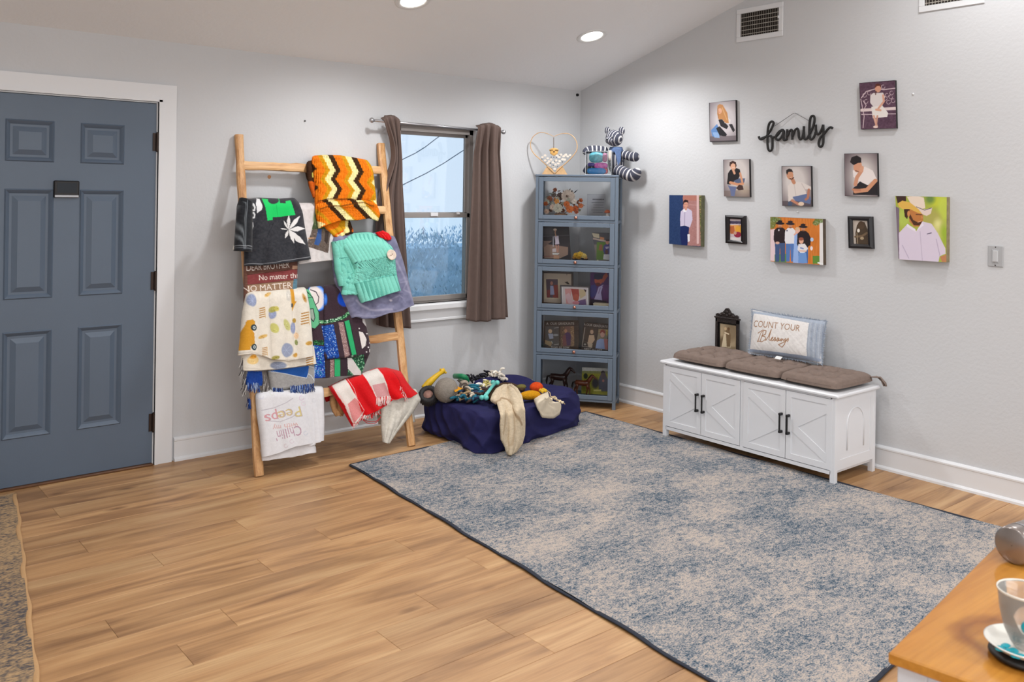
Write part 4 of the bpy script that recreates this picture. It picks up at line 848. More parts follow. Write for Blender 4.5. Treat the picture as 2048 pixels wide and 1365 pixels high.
# ================================================================== curtains and rod
CM = mat('taupe_curtain_fabric', (104, 88, 82), .85, noise=.04, nscale=30, bump=.15, bscale=400, spec=.2)
HST = mat('dark_stitch', (84, 70, 66), .9)
def curtain(label, top, bot, folds, y0=-.088, amp=.028, gather=None, seed=0, extra=None, push=0.):
    """top/bot: pixel polylines left->right; hung at the rod plane"""
    nu, nv = 130, 90; T_ = np.array([onY(*p, y0) for p in top]); B_ = np.array([onY(*p, y0) for p in bot]); u = np.linspace(0, 1, nu)
    ti = np.stack([np.interp(u, np.linspace(0, 1, len(T_)), T_[:, k]) for k in range(3)], -1); bi = np.stack([np.interp(u, np.linspace(0, 1, len(B_)), B_[:, k]) for k in range(3)], -1)
    V = []
    for j in range(nv):
        t = j/(nv-1); s = t if extra is None else extra(t); P = ti*(1-s)[..., None] + bi*s[..., None] if np.ndim(s) else ti*(1-s)+bi*s
        P[:, 2] = ti[:, 2]*(1-t)+bi[:, 2]*t
        ph = 2*math.pi*folds*(u+.03*math.sin(t*3+seed)); a = amp*(.75+.35*t)
        off = a*np.sin(ph+seed)+.35*a*np.sin(2.3*ph+seed*2+t*1.5)+.002*np.sin(40*u+t*9)
        if push: P[:, 0] += (1-u)*push*np.exp(-((t-.17)/.16)**2)
        tk = np.clip((t-.02)/.12, 0, 1); P[:, 1] = y0-.004+off*.9*(.45+.55*tk)-.01*t-.028*(1-tk)*(t > .0); P[:, 0] += .004*np.cos(ph)*t
        V.append(P)
    V = np.array(V); o = mesh_obj('panel', V.reshape(-1, 3), grid_faces(nu, nv), CM, None, True); solid(o, .0035)
    t = thing('curtain', label, 'curtain', 'taupe window curtains'); o.parent = t
    # stitched hem and top heading
    for k in (7, -6): MB().tube(V[k]+[0, -.0015, 0], .0012, 4).build('hem_stitching', HST, t)
    return t
curtain('left taupe curtain, bunched behind the wooden ladder', [(751, 236), (762, 231), (780, 230), (796, 238)], [(752, 650), (775, 655), (800, 656), (822, 655)], 3.2, seed=.6, extra=lambda t: t**.9, push=.13)
curtain('right taupe curtain, hanging free at the right of the window', [(951, 252), (965, 248), (978, 246), (996, 252)], [(932, 641), (960, 644), (985, 640), (1016, 635)], 3.0, seed=2.2, extra=lambda t: t**.85)
ST = mat('brushed_steel_rod', (178, 178, 182), .28, metal=.85)
rod = thing('curtain_rod', 'silver curtain rod with ball finials above the window', 'curtain rod')
ra, rb = onY(748, 241, -.088), onY(1003.5, 264, -.088); MB().tube([ra, rb], .009, 12).build('pole', ST, rod, True)
for e_, d in ((ra, -1), (rb, 1)):
    b = MB(); b.ell(e_+[d*.017, 0, 0], .0175, nu=16, nv=10); b.lathe(e_, [(.011, 0), (.011, .006), (.006, .009)], 12, axes((0, 0, 0), (0, 0, 1), (0, d, 0), (d, 0, 0))); b.build('finial', ST, rod, True)
for x in (ra[0]+.2, rb[0]-.14):
    z = ra[2]+(rb[2]-ra[2])*(x-ra[0])/(rb[0]-ra[0]); b = MB(); b.box((x-.008, -.088, z-.013), (x+.008, -.001, z-.009)); b.box((x-.01, -.004, z-.04), (x+.01, 0, z+.02)); b.tube([(x, -.1, z-.004), (x, -.088, z-.012), (x, -.077, z-.004)], .003, 6); b.build('bracket', ST, rod)

# ================================================================== barrister bookcase across the corner
SH_ = mat('slate_grey_steel', (104, 118, 134), .45, noise=.02, nscale=5)
A0 = np.array([-.252, -.672, 0]); D = unit((-.602, .798, 0)); Nn = unit((.798, .602, 0)); SW, SD, STZ = .615, .245, 1.712
MS = axes(A0, -D, Nn, (0, 0, 1))   # local: x along front (right = 0, left = -SW), y into depth, z up
def SB(b, a, c, bev=0.): b.box(a, c, MS, bev=bev); return b
def Sp(x, y, z): return A0-D*x+Nn*y+np.array([0, 0, z])
rails = [.044, .398, .726, 1.072, 1.392, 1.712]
rails = [.055+k*(STZ-.055-.012)/5 for k in range(6)]; rails[5] = STZ-.012
case = thing('glass_bookcase', 'tall slate grey bookcase with five glass fronted tiers standing across the room corner', 'bookcase')
th = .016
for x0, x1 in ((-.022, 0), (-SW, -SW+.022)):
    b = MB(); SB(b, (x0, 0, .055), (x1, .03, STZ)); b.build('upright', SH_, case); b = MB(); SB(b, (x0, SD-.03, .055), (x1, SD, STZ)); b.build('upright', SH_, case)
    for k in range(6): b = MB(); SB(b, (x0, .03, rails[k]-.012), (x1, SD-.03, rails[k]+.008)); b.build('side_rail', SH_, case)
SG = glass('bookcase_glass', (.96, .965, .97), .02, .02)
for x_ in (-.012, -SW+.010): b = MB(); SB(b, (x_, .03, .06), (x_+.002, SD-.03, STZ-.01)); b.build('side_pane', SG, case)
b = MB(); SB(b, (-SW+.022, SD-.006, .06), (-.022, SD-.004, STZ-.01)); b.build('back_pane', SG, case)
b = MB(); SB(b, (-SW-.003, -.004, STZ-.012), (.003, SD, STZ+.002), .002); b.build('top', SH_, case)
for x0 in (-.024, -SW):
    for y0 in (0, SD-.024): b = MB(); SB(b, (x0, y0, 0), (x0+.024, y0+.024, .06)); b.build('leg', SH_, case)
CU_ = mat('copper_knob', (196, 140, 122), .2, metal=.85)
for k in range(5):
    z0, z1 = rails[k], rails[k+1]
    b = MB(); SB(b, (-SW+.02, .012, z0-.004), (-.02, SD-.007, z0+.02)); b.build('shelf', SH_, case)
    b = MB(); SB(b, (-SW+.02, -.001, z0-.008), (-.02, .006, z0+.008), .002); b.build('rail', SH_, case)
    a, c = z0+.012, z1-.012-.0*k; w = .034
    if k == 4: c = z1-.006
    b = MB(); X0, X1 = -SW+.024, -.024; y0, y1 = -.006, .010
    SB(b, (X0, y0, a), (X0+w, y1, c), .0015); SB(b, (X1-w, y0, a), (X1, y1, c), .0015); SB(b, (X0+w, y0, a), (X1-w, y1, a+w*.9), .0015); SB(b, (X0+w, y0, c-w*.9), (X1-w, y1, c), .0015)
    d = b.build('glass_door', SH_, case)
    b = MB(); SB(b, (X0+w-.002, .001, a+w*.9-.002), (X1-w+.002, .004, c-w*.9+.002)); b.build('pane', SG, d)
    b = MB(); b.lathe(Sp(-SW/2, -.006, a+w*.42), [(.006, 0), (.005, .008), (.0115, .013), (.0125, .018), (.009, .023), (.001, .0245)], 16, axes((0, 0, 0), -D, (0, 0, 1), -Nn)); b.build('knob', CU_, d, True)
def onS(px, py, y): return onP(px, py, Nn, Nn@A0+y)     # point of the bookcase's depth plane y
def zsh(k): return rails[k]+.0202
PRS = vmat('standing_photo', rough=.35, bump=0)
def standing(label, px4, paint, y, k, name='photo_card', th_=.006, lean=.0, frame=None, cat='photo', back=(40, 36, 38), step=.0017):
    t = thing(name, label, cat); c4 = [onS(*p, y+(lean if i < 2 else 0)) for i, p in enumerate(px4)]
    zb = min(c4[2][2], c4[3][2]); dz = zsh(k)+.0006-zb
    c4[2] = c4[2]+[0, 0, zsh(k)+.0006-c4[2][2]]; c4[3] = c4[3]+[0, 0, zsh(k)+.0006-c4[3][2]]
    picture(t, 'printed_face', c4, paint, PRS, step); n = Nn*th_; b = MB(); V = [p+Nn*.0008 for p in c4]+[p+n for p in c4]
    b.add(V, [(0, 1, 2, 3), (7, 6, 5, 4), (0, 4, 5, 1), (1, 5, 6, 2), (2, 6, 7, 3), (3, 7, 4, 0)]); b.build('backing_board', mat('board_edge', back, .7), t)
    if frame:
        w, col, fd = frame; b = MB(); ex = unit(c4[1]-c4[0]); ez = unit(c4[0]-c4[3]); O = c4[3]
        W_ = np.linalg.norm(c4[1]-c4[0]); H_ = np.linalg.norm(c4[0]-c4[3]); M = axes(O, ex, Nn, ez)
        for a, c in (((0, -fd, 0), (W_, .002, w)), ((0, -fd, H_-w), (W_, .002, H_)), ((0, -fd, 0), (w, .002, H_)), ((W_-w, -fd, 0), (W_, .002, H_))): b.box(a, c, M, bev=.001)
        b.build('frame', col, t)
    return t
# tier 1 (top) : floral arrangement, plaque, mushroom
rs = np.random.RandomState(11)
fl = thing('flower_arrangement', 'autumn artificial flower arrangement in orange, cream and brown on the top bookcase tier', 'flowers')
def petals(b, c, r, n, col, tilt=.6, axis=(-.6, -.75, .25), wid=.35, layers=2):
    ax = unit(axis); e1 = unit(np.cross(ax, (0, 0, 1.))); e2 = np.cross(ax, e1); c = np.array(c)
    for L_ in range(layers):
        for i in range(n):
            a = 2*math.pi*(i+.5*L_)/n; d = e1*math.cos(a)+e2*math.sin(a); s_ = np.cross(ax, d); rr = r*(1-.24*L_); up = ax*(tilt*rr*(.5+.5*L_)); cc = np.clip(np.array(col)*(1+rs.uniform(-.18, .12)), 0, 1)
            b.add([c, c+d*rr*.5+s_*rr*wid+up*.6, c+d*rr+up, c+d*rr*.5-s_*rr*wid+up*.6], [(0, 1, 2, 3)], cc)
    b.ell(c+ax*r*.15, r*.16, nu=8, nv=5, col=np.clip(np.array(col)*.6, 0, 1))
VB = vmat('petal', .8, .0); rsF = np.random.RandomState(21)
def FP(cx, cy, y): return onS(1050+cx/9.752, 330+cy/9.752, y)
for (cx, cy, r, n, c, y, nm) in ((840, 620, 150, 22, (226, 210, 196), .10, 'cream_bloom'), (810, 770, 72, 9, (206, 112, 56), .05, 'orange_bloom'), (870, 870, 85, 9, (214, 118, 60), .045, 'orange_bloom'), (980, 860, 75, 9, (190, 92, 44), .06, 'orange_bloom'), (1085, 800, 60, 7, (206, 116, 66), .07, 'orange_bloom'), (620, 720, 62, 7, (216, 150, 76), .06, 'orange_bloom'), (1000, 920, 50, 7, (170, 84, 50), .05, 'orange_bloom'),
        (480, 660, 62, 8, (150, 92, 66), .09, 'brown_bloom'), (585, 490, 50, 7, (176, 110, 82), .12, 'brown_bloom'), (640, 850, 105, 12, (206, 202, 186), .05, 'cream_bloom'), (430, 720, 60, 9, (180, 186, 170), .08, 'sage_bloom'), (540, 830, 70, 9, (214, 190, 172), .045, 'cream_bloom'), (960, 720, 60, 10, (228, 218, 206), .06, 'cream_bloom'), (420, 910, 60, 8, (190, 160, 140), .05, 'brown_bloom'), (690, 620, 90, 12, (96, 74, 66), .12, 'brown_bloom'), (560, 590, 60, 9, (110, 96, 88), .12, 'brown_bloom'), (700, 780, 60, 8, (104, 66, 50), .09, 'brown_bloom'), (740, 900, 50, 8, (120, 74, 52), .07, 'brown_bloom')):
    b = MB(); petals(b, FP(cx, cy, y), r/9.752*.0037, n, s2l(c), wid=.3 if n > 12 else .42, layers=3 if n > 10 else 2); b.build(nm, VB, fl)
for i in range(34):
    cx = rsF.uniform(370, 1090); cy = rsF.uniform(560 if cx > 500 and cx < 900 else 690, 930); c_ = [(196, 104, 52), (150, 84, 52), (220, 200, 184), (108, 74, 60), (206, 130, 74), (190, 190, 172)][rsF.randint(6)]
    b = MB(); petals(b, FP(cx, cy, rsF.uniform(.07, .11)), rsF.uniform(.011, .02), rsF.randint(5, 9), s2l(c_), wid=.4, tilt=.9, axis=(-.6+rsF.uniform(-.3, .3), -.75, .25+rsF.uniform(-.3, .4)), layers=3); b.build('small_bloom', VB, fl)
b = MB()
for (p, q, c, w) in (((930, 570), (1035, 478), (40, 44, 52), .004), ((900, 540), (925, 490), (46, 46, 54), .005), ((870, 500), (885, 455), (52, 50, 56), .003), ((760, 560), (740, 480), (120, 96, 86), .004), ((700, 500), (630, 520), (110, 92, 84), .006), ((1010, 720), (1075, 680), (52, 66, 64), .006), ((1060, 720), (1080, 700), (40, 56, 56), .006), ((560, 560), (450, 560), (120, 132, 126), .006), ((470, 610), (380, 640), (130, 140, 130), .006), ((520, 540), (590, 520), (96, 84, 80), .006), ((1100, 780), (1180, 790), (150, 90, 60), .003), ((450, 760), (380, 760), (150, 160, 140), .006)):
    P0, P1 = FP(*p, .1), FP(*q, .09); d = P1-P0; s_ = unit(np.cross(d, Nn))*w; b.add([P0, (P0+P1)/2+s_, P1, (P0+P1)/2-s_], [(0, 1, 2, 3)], s2l(c))
b.build('leaf_sprays', VB, fl)['kind'] = 'stuff'
c = FP(700, 940, .09); b = MB(); b.lathe((c[0], c[1], zsh(4)), [(.03, 0), (.045, .012), (.05, .03), (.03, .035)], 18); b.build('pot', mat('wicker_pot', (140, 104, 78), .8, bump=.6, bscale=120), fl, True)
b = MB()
for (cx, cy) in ((840, 620), (870, 800), (640, 780), (480, 700), (980, 800), (690, 650), (585, 520), (1070, 800)): b.tube([(c[0], c[1], zsh(4)+.02), FP(cx, cy, .09)], .0018, 5)
b.build('stems', mat('stem_brown', (84, 70, 56), .8), fl)['kind'] = 'stuff'
pq = thing('acrylic_plaque', 'clear acrylic plaque with dark printed lines on the top bookcase tier', 'plaque'); y = .12
def TP(cx, cy, y_): return FP(cx, cy, y_)
a, c_ = TP(1215, 570, y), TP(1560, 970, y); xl = (a-A0)@(-D); xr = (c_-A0)@(-D)
b = MB(); SB(b, (xl, y, zsh(4)), (xr, y+.012, a[2]), .001); b.build('clear_block', glass('clear_acrylic', (.93, .94, .97), .02, .08), pq)
b = MB(); 
for i, (cy, w0, w1, h) in enumerate(((672, 1320, 1560, .004), (735, 1300, 1540, .0015), (780, 1340, 1530, .0015), (832, 1330, 1540, .0015), (880, 1300, 1540, .0015), (925, 1330, 1520, .0015))):
    p0, p1 = TP(w0, cy, y), TP(min(w1, 1548), cy, y); x0, x1 = (p0-A0)@(-D), (p1-A0)@(-D); n = 8 if i == 0 else 14; zz = p0[2]
    for j in range(n):
        u0 = x0+(x1-x0)*j/n; SB(b, (u0, y-.0008, zz-h), (u0+(x1-x0)/n*.72, y-.0002, zz+h))
b.build('printed_lines', mat('dark_print', (50, 50, 58), .6), pq)
sh = thing('mushroom_figurine', 'tiny orange capped white mushroom figurine in the right corner of the top tier', 'figurine')
c = TP(1610, 900, .06); b = MB(); zc = zsh(4); b.lathe((c[0], c[1], zc), [(.017, 0), (.02, .006), (.013, .02), (.010, .04), (.012, .048)], 14); b.ell((c[0]+.012, c[1]+.01, zc+.012), (.012, .012, .012), nu=8, nv=6); b.build('stalk', mat('white_ceramic', (226, 216, 208), .4), sh, True)
b = MB(); b.lathe((c[0], c[1], zc+.045), [(.006, -.002), (.024, .0), (.025, .006), (.018, .016), (.008, .022), (.001, .023)], 16); b.build('cap', mat('orange_cap', (196, 96, 52), .35), sh, True)
# tier 2
def Q(cx, cy): return (1060+cx/10.779, 430+cy/10.779)
P_ = Paint(1078, 445, 1145, 522, (60, 56, 60), 4).crop(1060, 430, 10.779); P_.poly([(250, 210), (835, 230), (880, 930), (250, 930)], (48, 44, 50)); P_.ell(400, 360, 130, 90, (78, 76, 80), soft=8); P_.poly([(280, 560), (860, 540), (870, 600), (280, 600)], (40, 36, 42)); P_.poly([(290, 620), (860, 700), (820, 860), (640, 940), (310, 940)], (158, 130, 114)); P_.poly([(290, 560), (480, 560), (300, 700)], (130, 108, 98)); P_.poly([(820, 600), (880, 620), (880, 860), (820, 900)], (50, 44, 50)); P_.line([(280, 465), (850, 440)], 14, (120, 118, 122), .6)
P_.poly([(525, 455), (615, 455), (620, 540), (635, 640), (540, 640), (545, 560)], (216, 206, 220)); P_.line([(540, 380), (560, 460)], 22, (196, 150, 120)); P_.ell(540, 320, 38, 26, (214, 196, 176)); P_.ell(545, 355, 14, 22, (198, 150, 122)); P_.line([(500, 470), (500, 680)], 14, (220, 220, 226)); P_.poly([(535, 640), (635, 630), (640, 655), (540, 655)], (60, 30, 50)); P_.line([(560, 655), (590, 800)], 22, (206, 150, 130)); P_.line([(615, 655), (605, 800)], 22, (196, 140, 120)); P_.poly([(480, 730), (560, 720), (565, 800), (480, 800)], (216, 204, 206)); P_.poly([(480, 820), (635, 830), (600, 860), (490, 860)], (226, 226, 222)); P_.poly([(500, 870), (630, 880), (630, 950), (510, 950)], (196, 150, 120)); P_.line([(300, 900), (500, 890)], 30, (150, 96, 84), .6)
standing('tall dark photo of a cheering person in white, left on the second bookcase tier', [Q(262, 225), Q(838, 232), Q(885, 945), Q(262, 945)], P_, .12, 3)
P_ = Paint(1184, 462, 1226, 524, (130, 120, 118), 4).crop(1060, 430, 10.779); P_.poly([(1340, 380), (1760, 380), (1760, 640), (1340, 640)], (84, 84, 92)); P_.poly([(1440, 590), (1760, 590), (1760, 970), (1430, 970)], (92, 128, 44)); P_.poly([(1500, 640), (1560, 640), (1560, 780), (1480, 760)], (156, 100, 70)); P_.poly([(1330, 390), (1490, 410), (1500, 510), (1370, 480)], (214, 204, 176)); P_.line([(1350, 510), (1740, 590)], 34, (190, 170, 156)); P_.poly([(1510, 470), (1600, 490), (1600, 540), (1510, 530)], (206, 140, 96))
P_.poly([(1590, 660), (1640, 630), (1720, 630), (1755, 670), (1750, 800), (1720, 850), (1610, 850), (1575, 780)], (70, 66, 140)); P_.poly([(1620, 690), (1700, 680), (1700, 720), (1640, 740)], (190, 186, 216)); P_.poly([(1590, 850), (1730, 850), (1720, 970), (1575, 960)], (226, 226, 230)); P_.ell(1668, 590, 38, 50, (206, 150, 130)); P_.ell(1670, 545, 40, 22, (60, 36, 40)); P_.ell(1650, 800, 34, 50, (96, 60, 60))
standing('photo of a sports player in a purple jersey, right on the second bookcase tier', [Q(1335, 380), Q(1748, 395), Q(1742, 975), Q(1440, 960)], P_, .11, 3)
bw = thing('flower_bowl', 'dark bowl holding yellow flowers, centre of the second bookcase tier', 'bowl'); c = onS(*Q(1080, 930), .07)
MB().lathe((c[0], c[1], zsh(3)), [(.022, 0), (.05, .012), (.062, .028), (.060, .03), (.046, .014), (.001, .008)], 24).build('bowl', mat('dark_lacquer', (32, 20, 20), .2), bw, True)
b = MB()
for dx, dz, r, cc in ((-.03, .05, .026, (226, 178, 40)), (.0, .058, .028, (236, 196, 70)), (.028, .048, .026, (232, 206, 120)), (-.012, .038, .024, (214, 160, 40)), (.04, .034, .018, (222, 170, 110)), (-.045, .034, .016, (200, 140, 40))): petals(b, np.array([c[0], c[1], zsh(3)])-D*dx+np.array([0, 0, dz]), r, 8, s2l(cc), axis=(-.5, -.6, .6))
b.build('yellow_blooms', VB, bw)
gp = thing('pink_paper', 'small pink and white folded paper lying right of the flower bowl', 'paper'); c = onS(*Q(1420, 955), .035); b = MB(); SB(b, ((c-A0)@(-D)-.045, .02, zsh(3)), ((c-A0)@(-D)+.06, .055, zsh(3)+.006), .001); b.build('sheet', mat('pink_paper', (222, 150, 148), .7), gp)
b = MB(); c = onS(*Q(1460, 925), .04); b.lathe((c[0], c[1], zsh(3)+.006), [(.007, 0), (.008, .012), (.004, .02), (.001, .022)], 10); b.build('white_stub', mat('ivory', (236, 226, 200), .6), gp)
# curved glass award: flat clear dome behind (reads as bent light band in the photo)
# tier 3
def R3(cx, cy): return (1060+cx/7.184, 530+cy/7.184)
P_ = Paint(1080, 540, 1152, 612, (176, 160, 140), 4).crop(1060, 530, 7.184); P_.poly([(190, 120), (590, 125), (585, 560), (190, 560)], (186, 170, 152)); P_.poly([(205, 200), (420, 200), (430, 490), (205, 490)], (206, 190, 160)); P_.poly([(230, 205), (400, 208), (408, 478), (240, 472)], (84, 66, 78)); P_.poly([(340, 290), (400, 290), (408, 478), (330, 470)], (140, 56, 48)); P_.poly([(245, 360), (290, 360), (285, 470), (245, 470)], (130, 50, 46)); P_.poly([(290, 300), (335, 300), (352, 430), (290, 430)], (150, 156, 190)); P_.ell(310, 265, 20, 28, (176, 120, 104)); P_.poly([(495, 250), (540, 240), (570, 280), (540, 280)], (46, 36, 32)); P_.line([(530, 120), (530, 145)], 8, (90, 80, 70))
standing('framed photo in a wide cream mat, left on the middle bookcase tier', [R3(175, 95), R3(620, 110), R3(622, 565), R3(175, 560)], P_, .15, 2, 'framed_photo', .012, frame=(.012, mat('brown_black_frame', (62, 48, 44), .4), .006), cat='picture frame')
P_ = Paint(1119, 569, 1181, 614, (206, 200, 200), 4).crop(1060, 530, 7.184); P_.poly([(470, 320), (835, 335), (825, 580), (460, 570)], (224, 214, 214)); P_.poly([(500, 345), (600, 340), (590, 440), (620, 520), (660, 570), (520, 560)], (222, 160, 158)); P_.poly([(500, 440), (560, 400), (640, 560), (560, 570)], (228, 190, 196)); P_.poly([(590, 345), (700, 350), (710, 440), (690, 520), (620, 500)], (176, 72, 62)); P_.ell(660, 470, 44, 50, (196, 96, 76)); P_.poly([(705, 350), (800, 360), (800, 440), (720, 490)], (210, 190, 150)); P_.poly([(690, 520), (800, 490), (810, 575), (700, 575)], (120, 96, 140)); P_.ell(660, 545, 50, 24, (222, 140, 150)); P_.poly([(770, 350), (810, 360), (800, 400)], (70, 40, 40)); P_.line([(465, 330), (458, 560)], 14, (245, 245, 245)); P_.line([(832, 340), (825, 575)], 12, (236, 236, 240))
standing('small silver framed baby photo, centre of the middle bookcase tier', [R3(435, 292), R3(855, 310), R3(850, 585), R3(445, 575)], P_, .085, 2, 'framed_photo', .008, frame=(.009, mat('dark_silver_frame', (96, 92, 96), .3, metal=.6), .004), cat='picture frame')
P_ = Paint(1178, 540, 1226, 614, (66, 30, 84), 4).crop(1060, 530, 7.184); P_.poly([(870, 100), (1160, 105), (1160, 590), (860, 580)], (74, 34, 96)); P_.poly([(870, 300), (950, 280), (960, 420), (900, 480), (865, 450)], (52, 48, 120)); P_.poly([(1000, 200), (1100, 110), (1120, 160), (1050, 260)], (176, 84, 70)); P_.ell(985, 225, 60, 60, (176, 84, 62)); P_.poly([(915, 200), (925, 130), (990, 120), (1060, 130), (1040, 200), (980, 215)], (24, 28, 70)); P_.ell(975, 280, 36, 24, (96, 34, 36)); P_.poly([(985, 320), (1055, 285), (1020, 400), (1040, 520), (920, 500), (960, 400)], (168, 160, 200)); P_.poly([(1040, 300), (1140, 280), (1150, 480), (1060, 500)], (88, 34, 110)); P_.line([(1010, 330), (985, 410)], 8, (120, 70, 120)); P_.poly([(870, 490), (1100, 520), (1100, 590), (865, 580)], (30, 26, 50))
standing('dark purple portrait of a person in a cap, right on the middle bookcase tier', [R3(868, 85), R3(1162, 95), R3(1162, 600), R3(862, 585)], P_, .13, 2)
bk = thing('cream_box', 'flat cream box in front of the purple portrait', 'box'); p0, p1 = onS(*R3(915, 560), .05), onS(*R3(1160, 560), .05); b = MB(); SB(b, ((p0-A0)@(-D), .03, zsh(2)), ((p1-A0)@(-D), .09, zsh(2)+.028), .002); b.build('box_body', mat('cream_card', (206, 194, 164), .7), bk)
b = MB(); SB(b, ((p0-A0)@(-D)-.002, .028, zsh(2)+.028), ((p1-A0)@(-D)+.002, .092, zsh(2)+.036), .002); b.build('lid', mat('cream_card_lid', (216, 204, 176), .7), bk)
# tier 4 : two dark graduate signs
P_ = Paint(1086, 640, 1162, 706, (66, 52, 46), 5).crop(1060, 530, 7.184); P_.poly([(165, 800), (740, 780), (740, 1230), (165, 1230)], (70, 56, 50)); P_.grain(16, 1.2, None, 4, (6, 1))
P_.text('A  OUR GRADUATE', 235, 862, 34, (206, 196, 186), wid=400); P_.poly([(215, 885), (412, 880), (418, 1165), (300, 1180), (215, 1130)], (88, 84, 82)); P_.grain(10, 1.); P_.poly([(215, 1080), (320, 1110), (300, 1175), (215, 1135)], (168, 140, 104)); P_.ell(290, 955, 28, 30, (206, 176, 146)); P_.poly([(260, 990), (330, 990), (335, 1060), (280, 1065)], (164, 170, 190)); P_.ell(370, 1010, 40, 16, (160, 160, 160)); P_.line([(350, 1150), (410, 1140)], 8, (200, 196, 190)); P_.line([(310, 1100), (325, 1130)], 8, (210, 206, 200)); P_.line([(350, 910), (410, 900)], 10, (170, 166, 160))
P_.poly([(435, 890), (632, 880), (636, 1170), (440, 1175)], (128, 96, 84)); P_.specks(P_.poly([(435, 890), (500, 890), (490, 1170), (440, 1175)], (110, 86, 72)), [(216, 190, 150), (70, 50, 40), (180, 150, 110)], 70, .3, .9); P_.specks(P_.poly([(580, 890), (632, 885), (636, 1170), (590, 1170)], (140, 110, 84)), [(226, 196, 150), (80, 60, 50), (200, 160, 110)], 70, .3, .9)
P_.poly([(490, 1010), (520, 970), (570, 975), (590, 1020), (580, 1160), (480, 1165)], (84, 56, 96)); P_.ell(512, 950, 22, 28, (190, 140, 110)); P_.poly([(470, 1030), (510, 1000), (530, 1160), (470, 1165)], (130, 80, 80)); P_.text('from to now', 305, 1200, 34, (216, 210, 204), wid=260)
standing('dark wooden graduate photo sign with two pictures, left on the fourth bookcase tier', [R3(205, 806), R3(700, 800), R3(700, 1215), R3(190, 1212)], P_, .1, 1, 'graduate_sign', .01, lean=.02, cat='sign', back=(50, 40, 36))
P_ = Paint(1156, 640, 1226, 708, (64, 52, 46), 5).crop(1060, 530, 7.184); P_.grain(14, 1.2, None, 5, (6, 1)); P_.text('A OUR GRADUATE', 770, 872, 34, (206, 196, 186), wid=345, rot=6)
P_.poly([(772, 893), (960, 915), (945, 1190), (745, 1175)], (74, 60, 52)); P_.line([(790, 900), (750, 1170), (890, 1190)], 6, (210, 200, 186)); P_.poly([(850, 1010), (920, 1010), (930, 1080), (880, 1150), (830, 1110)], (206, 176, 146)); P_.ell(888, 965, 24, 32, (196, 164, 138)); P_.poly([(860, 940), (890, 918), (918, 940)], (110, 84, 66)); P_.ell(790, 1145, 32, 26, (40, 34, 32)); P_.ell(790, 1145, 18, 14, (170, 160, 150)); P_.line([(780, 1080), (830, 1100)], 8, (40, 34, 32)); P_.poly([(820, 1110), (900, 1140), (890, 1190), (840, 1185)], (196, 176, 152)); P_.poly([(990, 920), (1130, 930), (1112, 1060), (1118, 1225), (940, 1200), (975, 1000)], (140, 130, 110)); P_.specks(P_.poly([(985, 920), (1130, 930), (1125, 1000), (975, 1000)], (150, 130, 96)), [(196, 180, 150), (90, 70, 50)], 50, .4, 1.); P_.poly([(960, 1090), (1010, 1060), (1080, 1070), (1085, 1215), (940, 1200)], (150, 170, 214)); P_.poly([(1060, 1060), (1118, 1070), (1116, 1220), (1075, 1215)], (190, 120, 120)); P_.ell(1042, 1000, 32, 44, (206, 160, 146)); P_.poly([(1005, 990), (1010, 945), (1045, 930), (1080, 950), (1075, 990), (1040, 965)], (140, 56, 50)); P_.line([(1105, 940), (1100, 1010)], 14, (196, 176, 60)); P_.text('FIRST to LAST', 776, 1222, 30, (216, 210, 204), wid=260, rot=5)
standing('dark wooden graduate photo sign leaning slightly right, right on the fourth bookcase tier', [R3(780, 826), R3(1158, 850), R3(1150, 1240), R3(735, 1215)], P_, .1, 1, 'graduate_sign', .01, lean=.02, cat='sign', back=(50, 40, 36))
# bottom tier : photo and horses
def R5(cx, cy): return (1050+cx/8.533, 680+cy/8.533)
P_ = Paint(1160, 732, 1224, 800, (160, 156, 60), 4).crop(1050, 680, 8.533); P_.poly([(970, 470), (1450, 490), (1450, 545), (975, 530)], (206, 206, 200)); P_.poly([(975, 530), (1450, 540), (1450, 580), (975, 575)], (140, 142, 90)); P_.grain(26, 1.2, None, 6); P_.ell(1035, 620, 36, 46, (50, 56, 40)); P_.poly([(1250, 700), (1290, 590), (1370, 580), (1420, 700), (1445, 880), (1260, 880)], (96, 98, 110)); P_.ell(1330, 560, 34, 34, (66, 50, 60)); P_.ell(1335, 610, 44, 50, (104, 90, 96)); P_.ell(1335, 700, 20, 22, (190, 130, 120)); P_.poly([(1170, 850), (1300, 850), (1300, 880), (1170, 880)], (214, 206, 120)); P_.poly([(1150, 900), (1450, 900), (1440, 985), (1140, 965)], (182, 176, 70)); P_.ell(1200, 740, 60, 90, (76, 72, 74), soft=4)
standing('photo of a person in a green field behind the horse figurines on the bottom tier', [R5(975, 470), R5(1452, 492), R5(1440, 985), R5(960, 955)], P_, .14, 0, back=(190, 190, 186))
